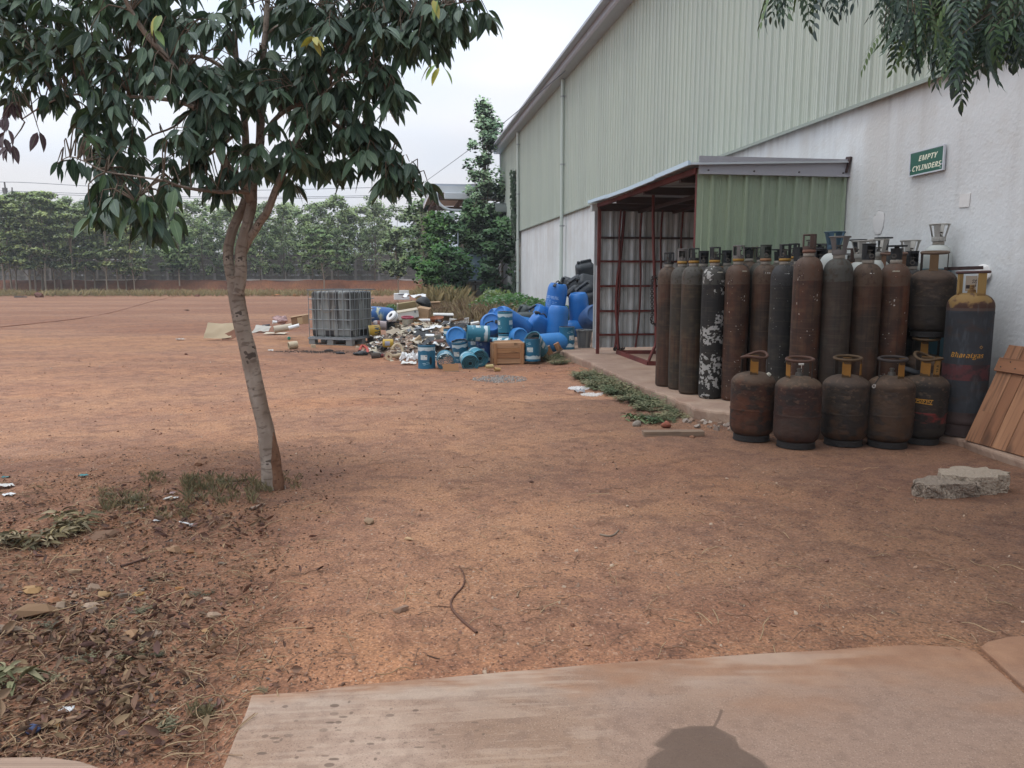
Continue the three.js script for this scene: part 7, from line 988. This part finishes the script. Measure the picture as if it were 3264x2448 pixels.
{ // weeds along the slab edge and in the litter
  const weed = (() => { const l = []; for (let k = 0; k < 9; k++) { const a = k * 2.4, r = 0.25 + 0.08 * k, b = V(Math.cos(a) * r, 0.3 + 0.09 * (k % 5), Math.sin(a) * r); for (let j = 0; j < 6; j++) { const t = 0.35 + j * 0.13, p = b.clone().multiplyScalar(t), d = V(Math.cos(a + j * 2.2), 0.25, Math.sin(a + j * 2.2)).normalize(); l.push(leafGeo(0.26, 0.15, 0.2, 0.3, 2).applyMatrix4(new THREE.Matrix4().compose(p, aim(d), V(1, 1, 1)))); } l.push(tube([V(0, 0, 0), b.clone().multiplyScalar(0.5).add(V(0, 0.06, 0)), b], 0.012, 3, 3)); } return merge(l); })();
  const mk = (name, label, pts, a, b) => { const im = new THREE.InstancedMesh(weed, std({ color: 0xffffff, roughness: 0.75 }), pts.length), c = new THREE.Color(); pts.forEach(([x, y, z, s], i) => { im.setMatrixAt(i, M4([x, y, z], [rr(-0.2, 0.2), rr(0, 6.3), rr(-0.2, 0.2)], [s, s * rr(0.6, 1), s])); im.setColorAt(i, c.setHex(a).lerp(new THREE.Color(b), rnd())); }); im.name = name; scene.add(im); tag(im, label, 'weeds', null, 'stuff'); };
  const w1 = [], w2 = []; for (let i = 0; i < 460; i++) { const s = mix(8.0, 14.6, Math.pow(rnd(), 0.9)), lump = fbm(s * 1.1, 3, 911, 3); if (lump < 0.34) continue; const n = 2.36 + rr(-0.08, 0.34) * (0.4 + lump), p = wp(s, 0, n); w1.push([p.x, H(p.x, p.z), p.z, rr(0.06, 0.19) * (0.4 + lump)]); }
  for (let i = 0; i < 26; i++) { const p = onE(rr(2040, 2150), rr(1320, 1350)); w1.push([p.x, p.y, p.z, rr(0.05, 0.1)]); }
  mk('slab_weeds', 'low green weeds growing along the slab edge', w1, 0x4a5c3c, 0x827a58);
  for (const [x, y, n, s, sp] of [[400, 1600, 16, 0.06, 60], [690, 1560, 16, 0.055, 90], [640, 1890, 8, 0.045, 30], [470, 1950, 8, 0.045, 40], [330, 1990, 5, 0.04, 40], [260, 2090, 6, 0.045, 60], [410, 2100, 8, 0.05, 40], [480, 2080, 8, 0.045, 50], [645, 2270, 8, 0.05, 40], [545, 2320, 6, 0.05, 30], [170, 2170, 6, 0.045, 40], [835, 2200, 5, 0.03, 12], [480, 1850, 4, 0.04, 40], [140, 2000, 4, 0.05, 40]]) for (let i = 0; i < n * 0.6; i++) { const p = onE(x + rr(-sp, sp), y + rr(-sp, sp) * 0.35); w2.push([p.x, p.y, p.z, s * rr(0.5, 1.0)]); }
  mk('ground_weeds', 'small grey green weeds scattered through the leaf litter', w2, 0x5a5843, 0x7a7254);
  const gl = []; for (const [x, y, n, sp, s] of [[400, 1605, 90, 80, 0.8], [700, 1570, 110, 110, 1], [630, 1545, 40, 50, 0.9], [900, 1540, 40, 60, 0.7], [490, 1530, 30, 40, 0.7], [640, 2280, 24, 40, 0.6], [560, 1640, 40, 60, 0.7], [840, 1560, 40, 30, 1.0]]) for (let i = 0; i < n; i++) { const p = onE(x + rr(-sp, sp), y + rr(-sp, sp) * 0.4); gl.push([p.x, p.y, p.z, s * rr(0.5, 1.2)]); }
  scene.userData.blades('grass_tufts', 'thin grass tufts round the foot of the young tree', 'grass', gl, 0x656448, 0x8c7a58, 0.07, 0.010);
}

// ---------------------------------------------------------------- far bank, compound wall, raised tank, pole and wires
{
  const g = new THREE.PlaneGeometry(150, 12, 300, 24).rotateX(-D2), P = g.attributes.position, col = new Float32Array(P.count * 3);
  for (let i = 0; i < P.count; i++) { const x = P.getX(i) - 25, z = P.getZ(i) - 71, t = smooth(-65.6, -66.8, z + (fbm(x * 0.5, 3, 921, 3) - 0.5) * 1.2); P.setXYZ(i, x, -0.05 + 1.2 * t + (fbm(x * 0.8, z * 0.8, 923, 4) - 0.5) * 0.4 * t * smooth(-69, -67, z), z); const k = fbm(x * 0.6, z * 2, 927, 3), dk = smooth(-66, -66.8, z) * smooth(-69, -68, z); const c = mix3([0.62, 0.5, 0.43], mix3([0.5, 0.32, 0.26], [0.28, 0.18, 0.16], clamp(k * 2.4 - 0.6)), dk); col.set(c, i * 3); }
  g.setAttribute('color', new THREE.BufferAttribute(col, 3)); const U = g.attributes.uv; for (let i = 0; i < U.count; i++) U.setXY(i, P.getX(i) / 2.3, P.getZ(i) / 2.3); g.computeVertexNormals();
  struct('earth_bank', g, std({ map: soil, vertexColors: true, roughness: 0.97 }), 'low cut bank of red earth along the far wall');
  const T = thing('compound_wall', 'long grey compound wall of concrete planks and posts on the bank', 'wall', V(0, 1.1, -70));
  const cm = [0x76716c, 0x6d6863, 0x7e7974].map((c) => std({ color: c, map: paint(128, 64, (u, v) => { const a = fbm(u * 6, v * 4, 931, 4, 6, 4); return mix3([0.72, 0.7, 0.68], [1, 1, 1], clamp(a * 1.8 - 0.35)); }), roughness: 0.95 })), pm = plain(0x8f8a84);
  const pg = bx(0.2, 2.55, 0.22, [0, 1.27, 0]), bg = [bx(1.9, 0.43, 0.07), bx(1.9, 0.44, 0.07)], N = 46, x0 = -56;
  for (let k = 0; k <= N; k++) { const x = x0 + k * 2.1; const p = part('post', pg, pm, T); p.position.set(x, 0, 0); if (k < N) for (let r = 0; r < 5; r++) { if (x < -50 || x > -1) continue; const b = part('concrete_plank', bg[0], cm[(k * 5 + r * 3 + (k >> 2)) % 3], T); b.position.set(x + 1.05, 0.3 + r * 0.455, (hash2(k, r, 3) - 0.5) * 0.03); } }
  for (const [a, b] of [[-56, -50], [-1, 41]]) for (let r = 0; r < 5; r++) { const m = part('plank_row', bx(b - a, 0.43, 0.07, [(a + b) / 2, 0.3 + r * 0.455, 0]), cm[r % 3], T); m.userData.kind = 'stuff'; }
  part('plinth', bx(97, 0.12, 0.34, [-8, 0.02, 0.1]), pm, T);
  for (const [a, b] of [[760, 1030], [1270, 1400], [300, 470]]) { const p = AT(a, 900, 68.6), q = AT(b, 900, 68.6); solo('concrete_beam', a === 760 ? 'long pale concrete beam lying at the wall foot beside the trunk' : a === 300 ? 'grey concrete beam lying at the wall foot among slender trees' : 'pale concrete beam at the wall foot behind the pale sapling', 'beam', bx(q.x - p.x, 0.14, 0.2, [(p.x + q.x) / 2, 1.2, -68.4]), plain(0xb4aca3)); }
}
{ // raised blue tank on its steel stand
  const z = 35.6, a = AT(1460, 900, z), b = AT(1578, 900, z), y0 = AT(1500, 899, z).y, y1 = AT(1500, 815, z).y, T = thing('raised_tank', 'blue grey steel tank raised on a dark braced stand behind the shrubs', 'tank', V((a.x + b.x) / 2, 0, -z - 0.6), 0.15);
  const w = (b.x - a.x) / 2, blue = plain(0x6f8290, { roughness: 0.6 }), dk = plain(0x3a332f);
  part('tank_body', bx(2 * w - 0.1, y1 - y0 - 0.05, 1.2, [0, (y0 + y1) / 2 + 0.03, 0], undefined, 0.03), blue, T);
  for (let k = 1; k < 3; k++) part('rib', bx(2 * w - 0.04, 0.04, 1.26, [0, mix(y0, y1, k / 3), 0]), blue, T);
  part('top_rail', bx(2 * w, 0.05, 1.3, [0, y1 + 0.02, 0]), plain(0x8a9aa4), T);
  part('deck_beam', [bx(2 * w + 0.3, 0.12, 0.1, [0, y0 - 0.08, 0.6]), bx(2 * w + 0.3, 0.12, 0.1, [0, y0 - 0.08, -0.6])], dk, T);
  for (const x of [-w - 0.05, w + 0.02]) for (const zz of [0.6, -0.6]) part('leg', bx(0.12, y0 - 0.12, 0.12, [x, (y0 - 0.12) / 2, zz]), dk, T);
  part('leg', bx(0.2, y0 - 0.1, 0.14, [w - 0.16, (y0 - 0.1) / 2, 0.5]), dk, T);
  for (const o of [0, 0.16]) part('brace', bar(V(0.05 + o, y0 - 0.14, 0.58), V(w - 0.1 + o * 0.2, 0.15, 0.58), 0.06), dk, T);
  solo('steel_pole', 'thin grey steel pole standing beside the raised tank', 'pole', rod(V(a.x + 0.02, 0, -z + 0.3), AT(1460, 742, z - 0.3), 0.03, 8), plain(0x8a949b));
}
{ // utility pole and lines beyond the trees
  const z = 92, p = AT(24, 700, z), top = AT(24, 600, z), T = thing('utility_pole', 'utility pole with an insulator top above the trees at the left edge', 'pole', V(p.x, 0, p.z));
  part('pole', bx(0.3, top.y, 0.3, [0, top.y / 2, 0]), plain(0x6b6764), T); part('insulator_arm', [bx(0.5, 0.5, 0.2, [0, top.y - 0.2, 0]), bar(V(0.05, top.y, 0), V(0.02, AT(24, 580, z).y, 0), 0.12), bar(V(0.8, top.y - 0.6, 0), V(0.85, top.y + 0.1, 0), 0.1)], plain(0x55504e), T);
  const W = (label, l, za, zb, r) => solo('power_line', label, 'power line', tube(l.map(([x, y], i) => AT(x, y, mix(za, zb, i / (l.length - 1)))), r, 4, 30), plain(0x6f7480));
  W('highest power line running from the utility pole across the sky', [[-120, 584], [24, 580], [300, 594], [600, 605], [834, 606], [1100, 600], [1395, 592], [1620, 580]], 92, 92, 0.03);
  W('middle power line below the highest one', [[-120, 606], [24, 609], [300, 618], [605, 627], [800, 629], [1100, 625], [1385, 617], [1600, 606]], 92, 92, 0.028);
  W('lowest power line, close under the middle one', [[-120, 612], [24, 615], [300, 624], [605, 632], [800, 634], [1100, 630], [1385, 624], [1600, 614]], 92, 92, 0.028);
  solo('service_wire', 'black service wire sloping down from the warehouse eave to the left', 'wire', tube([AT(1802, 226, 21.5), AT(1560, 428, 31), AT(1340, 590, 44), AT(1205, 682, 60)], 0.014, 4, 24), plain(0x5a5f68));
}
// ---------------------------------------------------------------- leaf litter, stones and small things on the earth
{
  const dryLeaf = leafGeo(0.066, 0.03, 1.1, -0.5, 4), N = 2300, im = new THREE.InstancedMesh(dryLeaf, std({ color: 0xffffff, roughness: 0.85 }), N), c = new THREE.Color(), cs = [0x755444, 0x846450, 0x94745a, 0x9a7c60, 0x674c40, 0x7d5c52, 0x8d7560, 0x9c8262];
  for (let i = 0; i < N; i++) { let p; const r = rnd(); if (r < 0.36) p = onE(rr(-150, 480) , rr(2030, 2330)); else if (r < 0.6) p = onE(rr(330, 860), rr(1540, 1720)); else if (r < 0.9) p = onE(rr(-150, 760) * (1 - 0.2 * rnd()), rr(1560, 2440)); else p = onE(rr(-100, 1100), rr(1450, 2200)); const s = 0.3 + 0.75 * rnd() * rnd(); if (fbm(p.x * 3, p.z * 3, 977, 3) < 0.44 && rnd() < 0.75) { im.setMatrixAt(i, M4([0, -5, 0])); continue; } im.setMatrixAt(i, M4([p.x, scene.userData.paved(p.x, p.z) ? -5 : p.y + 0.006 + rr(0, 0.014), p.z], [rr(-0.5, 0.5), rr(0, 6.3), rr(-1.2, 1.2)], [s * rr(0.7, 1.2), s, s * rr(0.7, 1.1)])); im.setColorAt(i, c.setHex(pick(cs)).multiplyScalar(rr(0.6, 1.0))); }
  im.name = 'leaf_litter'; scene.add(im); tag(im, 'brown dead leaves littering the earth round the young tree', 'leaf litter', null, 'stuff');
  const straw = tube([V(0, 0, 0), V(0.03, 0.012, 0.003), V(0.07, 0.004, -0.004), V(0.1, 0.008, 0.004)], 0.0016, 3, 5), S = 2200, si = new THREE.InstancedMesh(straw, std({ color: 0xffffff, roughness: 0.9 }), S); for (let i = 0; i < S; i++) { const p = rnd() < 0.75 ? onE(rr(-150, 900), rr(1530, 2440)) : onE(rr(300, 3264), rr(1450, 2150)), s = rr(0.4, 1.5); si.setMatrixAt(i, M4([p.x, scene.userData.paved(p.x, p.z) ? -5 : p.y + 0.003, p.z], [rr(-0.2, 0.2), rr(0, 6.3), rr(-0.2, 0.2)], [s, s, s])); si.setColorAt(i, c.setHex(pick([0x96795e, 0x84654e, 0xa58c6b, 0x7a5c48]))); } si.name = 'dry_straw'; scene.add(si); tag(si, 'bits of dry straw and root on the earth', 'straw', null, 'stuff');
  const pebs = [shard(1, 1, 0.55, 0.8, 12), shard(1, 1.2, 0.5, 0.8, 12), shard(1, 0.9, 0.7, 1, 12)];
  { // crumbs of leaf and root, finer than the leaves
    const g = leafGeo(0.02, 0.012, 0.8, 0.4, 2), M = 9000, bi = new THREE.InstancedMesh(g, std({ color: 0xffffff, roughness: 0.9 }), M); for (let i = 0; i < M; i++) { const p = rnd() < 0.7 ? onE(-150 + 1000 * rnd() * (0.6 + 0.4 * rnd()), rr(1500, 2440)) : onE(rr(200, 1100), rr(1420, 2180)), s = rr(0.3, 1.3) * (p.x > -1.1 ? 0.5 : 1); bi.setMatrixAt(i, M4([p.x, scene.userData.paved(p.x, p.z) ? -5 : p.y + 0.003, p.z], [rr(-0.35, 0.35), rr(0, 6.3), rr(-0.6, 0.6)], [s, s, s])); bi.setColorAt(i, c.setHex(pick([0x4d3a2f, 0x64493a, 0x7d5f4a, 0x927258, 0x3f3029, 0xa08468]))); } bi.name = 'leaf_crumbs'; scene.add(bi); tag(bi, 'crumbs of dead leaf and root on the earth', 'leaf litter', null, 'stuff');
    const sg = [shard(0.5, 1, 0.6, 0.75, 12), shard(0.5, 1.2, 0.5, 0.7, 12)]; sg.forEach((q, k) => { const n = 150, ii = new THREE.InstancedMesh(q, std({ color: 0xffffff, roughness: 0.95 }), n); for (let i = 0; i < n; i++) { const p = i < 90 ? onE(rr(60, 480), rr(1860, 1990)) : onE(rr(-100, 900), rr(1600, 2300)), s = rr(0.008, 0.024); ii.setMatrixAt(i, M4([p.x, p.y + s * 0.2, p.z], [rr(-0.3, 0.3), rr(0, 6.3), rr(-0.3, 0.3)], [s * 1.3, s, s * 1.2])); ii.setColorAt(i, c.setHex(pick([0x8c7a68, 0x7a6a5c, 0x9a8468, 0x8a6a50, 0x6b5f56]))); } ii.name = numbered('small_stones'); scene.add(ii); tag(ii, 'small angular stones in the leaf litter', 'stones', null, 'stuff'); });
  }
  pebs.forEach((g, k) => { const M = 7500, pi = new THREE.InstancedMesh(g, std({ color: 0xffffff, roughness: 0.95 }), M); for (let i = 0; i < M; i++) { const z = 1.75 + 11.5 * Math.pow(rnd(), 1.8), x = rr(-0.72, 0.72) * (z + 0.4), s = Math.min(0.022, 0.0028 / Math.pow(rnd() + 0.03, 0.55)) * (0.7 + z * 0.06), q = V(x, 0, -z).sub(WO); if (scene.userData.paved(x, -z) || (q.dot(ND) < 2.3 && q.dot(SD) > 5)) { pi.setMatrixAt(i, M4([0, -5, 0])); continue; } const dn = fbm(x * 1.2, z * 1.2, 957, 3); if (dn < 0.45 && rnd() < 0.7) { pi.setMatrixAt(i, M4([0, -5, 0])); continue; } pi.setMatrixAt(i, M4([x, H(x, -z) + s * 0.15, -z], [rr(-0.4, 0.4), rr(0, 6.3), rr(-0.4, 0.4)], [s, s, s])); pi.setColorAt(i, c.setHex(pick([0x8f6c56, 0x836050, 0x7a5846, 0xa08068, 0x6d5242, 0xb59e88, 0x8a6a56]))); } pi.name = numbered('gravel'); scene.add(pi); tag(pi, 'small reddish stones loose on the earth', 'gravel', null, 'stuff'); });
  // stones one can pick out
  const st = [[100, 1888, 48, 0xb39a72, 'long ochre stone near the left edge'], [235, 1905, 26, 0xa5968a, 'grey pointed stone right of the long ochre stone'], [300, 1880, 40, 0xa89c93, 'pale grey stone behind the row of stones'], [320, 1906, 52, 0xab9670, 'long tan stone in the row of stones'], [270, 1909, 24, 0x8f6f54, 'brown three-cornered stone in the row'], [393, 1905, 32, 0x77706b, 'round dark grey stone in the row'], [440, 1898, 30, 0xb69a68, 'ochre stone right of the round dark stone'], [170, 1920, 34, 0xa17a5c, 'reddish stone among the litter'], [190, 1938, 38, 0xa49c92, 'smooth grey stone below the reddish one'], [295, 1935, 40, 0xb3aaa2, 'whitish stone on a flat grey stone'], [285, 1952, 44, 0x8d827a, 'flat grey stone under the whitish stone'], [115, 1968, 80, 0x98846c, 'big flat brown stone in the litter'], [240, 1826, 32, 0xa59584, 'pale rounded stone above the row'], [330, 1715, 58, 0x8a7566, 'domed brown stone beside the dead plant'], [555, 1760, 42, 0xa18a72, 'squarish pale stone below the white spoon'], [605, 1762, 34, 0x94714c, 'upright tan stone with a dry tuft'], [685, 1966, 40, 0xb5aaa0, 'oval whitish stone alone on the bare earth'], [635, 1776, 24, 0x9d7a5e, 'reddish pebble right of the upright tan stone'], [708, 1799, 22, 0x7e7a74, 'small grey pebble on the path edge'], [575, 1880, 26, 0xb58b5c, 'orange pebble near the weeds'], [655, 1893, 32, 0xa57c62, 'pinkish stone near the weeds'], [660, 1912, 24, 0xb8aaa0, 'pale pebble below the pinkish stone'], [592, 1907, 30, 0xaa8f72, 'tan pebble by the weeds'], [435, 2032, 56, 0xb0987c, 'pale flat stone in the lower litter'], [492, 2026, 46, 0x9a938d, 'grey stone beside the pale flat stone'], [18, 2020, 60, 0x8f867e, 'grey rock at the left edge'], [230, 2305, 46, 0xa39280, 'grey tan stone by the blue lid'], [196, 2312, 24, 0xb08c54, 'ochre pebble by the blue lid'], [165, 2315, 30, 0x9c8a72, 'brown stone right of the blue lid'], [630, 1480, 34, 0xa58670, 'pale stone on the earth left of the trunk'], [665, 2012, 30, 0xb9a07a, 'long ochre pebble on the path edge'], [1170, 1668, 44, 0xa89a88, 'flat pale stone on the bare earth right of the tree'], [1303, 1722, 22, 0xd0c0a6, 'cream pebble on the bare earth'], [1280, 1948, 50, 0x9b8b80, 'flat grey stone sunk in the bare earth'], [2460, 1990, 16, 0x6d4c3c, 'dark pebble near the pavement'], [1825, 1995, 18, 0x7f5c48, 'brown pebble near the pavement'], [1870, 2056, 28, 0xa98a72, 'pale stone before the pavement edge'], [1696, 1538, 16, 0x5f4436, 'dark clod on the bare earth'], [120, 948, 30, 0x6b4436, 'dark red clod at the far left'], [882, 945, 22, 0xb98858, 'ochre boulder before the bank, left one'], [944, 944, 20, 0xb98858, 'ochre boulder before the bank, right one'], [628, 945, 14, 0x6d4534, 'dark clod before the bank left of the trunk'], [595, 991, 16, 0x6a4a3a, 'dark clod in the middle of the yard'], [592, 1131, 14, 0x6d4330, 'red clod on the nearer yard'], [2210, 1396, 20, 0x8a6a54, 'pebble behind the timber beam end']];
  { // rubble broken from the slab's corner
    const kinds = ['grey', 'brown grey', 'pale', 'earthy'];
    for (let i = 0; i < 22; i++) { const t = i / 21, p = onE(mix(2185, 2350, t) + rr(-8, 8), mix(1350, 1362, t) + rr(-12, 16)), s = rr(0.025, 0.065); const m = solo('rubble_stone', kinds[i % 4] + ' rubble lump at the broken slab corner, ' + ORD[i] + ' from the left', 'stone', shard(0.5, 1, 0.7, 0.8, 14), plain([0x8d8075, 0x7d6c60, 0x9c8f82, 0x86705f][i % 4], { bumpScale: 0.01 }), 'rubble lumps at the slab corner'); m.position.set(p.x, p.y + s * 0.15, p.z); m.scale.setScalar(s * 1.6); m.rotation.set(rr(0, 1), rr(0, 6), 0); }
  }
  const rk = [0, 1, 2, 3, 4, 5, 6].map((k) => shard(0.5, 1, 0.62, 0.72, 15)); st.forEach(([x, y, w, col, label], i) => { const p = onE(x, y), s = 1.3 * w * p.distanceTo(eye) / FPX; const m = solo('stone', label, 'stone', rk[i % 7], plain(dim(col, 0.82) + 0x000206, { bumpScale: 0.01 })); m.position.set(p.x, p.y + s * 0.12, p.z); m.rotation.y = rr(-0.5, 0.5); m.scale.set(s * 1.1, s * (0.72 + 0.2 * (i % 3 - 1)), s); });
  // dead plants
  const dead = (label, list, cols, k) => { const l = [], q = new THREE.Color(); for (const [x, y, n] of list) { const p = onE(x, y); for (let i = 0; i < n; i++) { const a = rr(0, 6.283), d = V(Math.cos(a), rr(0.1, 0.8), Math.sin(a)).normalize(), o = p.clone().add(V(rr(-0.05, 0.05), rr(0.01, 0.06), rr(-0.04, 0.04))); const g = leafGeo(rr(0.04, 0.085), rr(0.012, 0.024), 1.0, rr(0.3, 1.1), 5).applyMatrix4(new THREE.Matrix4().compose(o, aim(d, rr(-1, 1)), V(1, 1, 1))); q.setHex(pick(cols)); l.push(tint(g, () => [q.r, q.g, q.b])); } } solo('dead_plant', label, 'dead plant', l, std({ vertexColors: true, roughness: 0.8, color: 0xffffff })); };
  dead('wilted yellow green plant lying by the left edge', [[40, 1735, 40], [100, 1745, 40], [150, 1738, 34], [180, 1720, 30], [215, 1700, 40], [260, 1670, 26], [200, 1660, 20], [245, 1700, 20], [10, 1745, 30]], [0x7d7050, 0x8c7d58, 0x5f583e, 0x97886a, 0x6d6048]);
  dead('pale wilted sprig at the lower left edge', [[15, 2190, 14], [40, 2180, 10], [0, 2175, 8]], [0x7a7856, 0x8f8868, 0x646444]);
  dead('cut green sprig wilting before the slab weeds', [[2010, 1340, 26], [2050, 1347, 30], [2085, 1352, 20]], [0x566844, 0x75855c, 0x475a3a]);
  // sticks and litter
  const stick = (label, l, r0, r1, col) => solo('stick', label, 'stick', tube(l.map(([x, y]) => onE(x, y).add(V(0, r0 * 0.8, 0))), (t) => mix(r0, r1, t), 6, l.length * 5), plain(col));
  stick('long curved brown stick on the bare earth', [[1520, 2020], [1478, 1985], [1445, 1950], [1437, 1925], [1450, 1900], [1475, 1872], [1480, 1840], [1464, 1806]], 0.006, 0.003, 0x69493a);
  stick('thin twig branching left from the curved stick', [[1437, 1936], [1410, 1934], [1370, 1935]], 0.002, 0.001, 0x6a4c3c);
  stick('short pale twig right of the curved stick', [[1648, 1906], [1652, 1892], [1658, 1884]], 0.004, 0.003, 0x9b8066);
  stick('forked grey twig on the bare earth', [[1912, 1706], [1938, 1711], [1955, 1708], [1972, 1692]], 0.006, 0.004, 0x877766);
  stick('small dark twig before the pavement', [[1362, 2090], [1385, 2098], [1402, 2102]], 0.003, 0.002, 0x5a4234);
  stick('long pale bent stalk lying in the litter', [[120, 2080], [165, 2040], [200, 2015], [250, 2000], [295, 1992]], 0.005, 0.003, 0x9c7f60);
  stick('straight pale stalk near the left edge', [[100, 2075], [95, 2050], [110, 2010], [128, 1996]], 0.004, 0.003, 0xa38866);
  stick('thin stalk at the litter edge', [[560, 2072], [600, 2045], [630, 2020], [640, 2008]], 0.003, 0.002, 0x9c7c5c);
  stick('dark thick twig below the domed stone', [[385, 1808], [420, 1798], [450, 1788], [480, 1780]], 0.007, 0.005, 0x5c4238);
  stick('pale stick lying in the litter right of the grass', [[798, 1628], [820, 1620], [842, 1612]], 0.012, 0.01, 0x9a8574);
  stick('thin white hooked root in the litter', [[342, 1776], [350, 1795], [368, 1807]], 0.004, 0.003, 0xa9937c);
  stick('pale stalk left of the pavement corner', [[405, 2200], [440, 2190], [485, 2195]], 0.004, 0.003, 0xa98a66);
  stick('short twig lying left of the trunk', [[690, 1532], [740, 1536], [810, 1528]], 0.01, 0.006, 0x574437);
  stick('thin pale twig on the right of the bare earth', [[2130, 1974], [2160, 1979], [2185, 1985]], 0.003, 0.002, 0xa58a70);
  { const p = onE(605, 1682), T = thing('plastic_spoon', 'white plastic spoon lying in the leaf litter', 'spoon', p.add(V(0, 0.015, 0)), -0.5); part('bowl', new THREE.SphereGeometry(0.02, 12, 6, 0, 7, D2, D2).scale(1.4, 0.5, 1).translate(0.03, 0.008, 0), white, T); part('handle', bx(0.08, 0.004, 0.009, [-0.045, 0.008, 0]), white, T); }
  { const p = onE(108, 2334), T = thing('bottle_lid', 'round blue lid lying in the litter at the lower left', 'lid', p.add(V(0, 0.008, 0))); T.rotation.x = 0.12; part('lid', lathe([[0, 0.01], [0.021, 0.01], [0.023, 0.006], [0.023, 0], [0, 0]], 22), plain(0x36456b, { roughness: 0.6 }), T); }
  const paper = (label, x, y, w, col, sd) => { const p = onE(x, y), s = 0.8 * w * p.distanceTo(eye) / FPX; solo('paper_scrap', label, 'paper', sheetGeo(s, s * 0.7, 7, 5, s * 0.22, sd, 6 / s).translate(p.x, p.y + s * 0.1, p.z), col); };
  paper('crumpled white tissue in the lower litter', 212, 2268, 40, white, 971); paper('white tissue at the left edge', 30, 1580, 34, white, 973); paper('white paper strip at the left edge', 15, 1557, 50, offwhite, 974); paper('white scrap under the grass tuft', 545, 1593, 40, offwhite, 975); paper('white scrap in the litter by the weeds', 502, 1662, 28, white, 976); paper('cream scrap in the dark litter', 455, 1625, 30, cream, 977); paper('pink grey scrap beside the white scrap', 545, 1575, 24, plain(0xa89090), 978); paper('teal scrap on the pale ash patch', 268, 1519, 30, plain(0x4c8284), 979); paper('small teal scrap at the left edge of the ash patch', 18, 1524, 24, plain(0x4c8284), 980); paper('white flat scrap on the earth before the pipe socket', 862, 1119, 20, offwhite, 981); paper('whitish flattened scrap in the middle of the yard', 575, 1085, 28, plain(0xb0a8a0), 982); 
  solo('dark_log', 'dark log lying on the far left of the yard', 'log', tube([AT(48, 949, 56), AT(66, 950, 56), AT(85, 951, 56.3)], 0.14, 7, 8), plain(0x3f342e));
  stick('cracked brown trail of roots across the far yard', [[0, 1043], [100, 1033], [200, 1022], [300, 1008], [400, 985], [480, 962], [600, 937]], 0.012, 0.012, 0x8a5c48);
}
renderer.render(scene, camera);
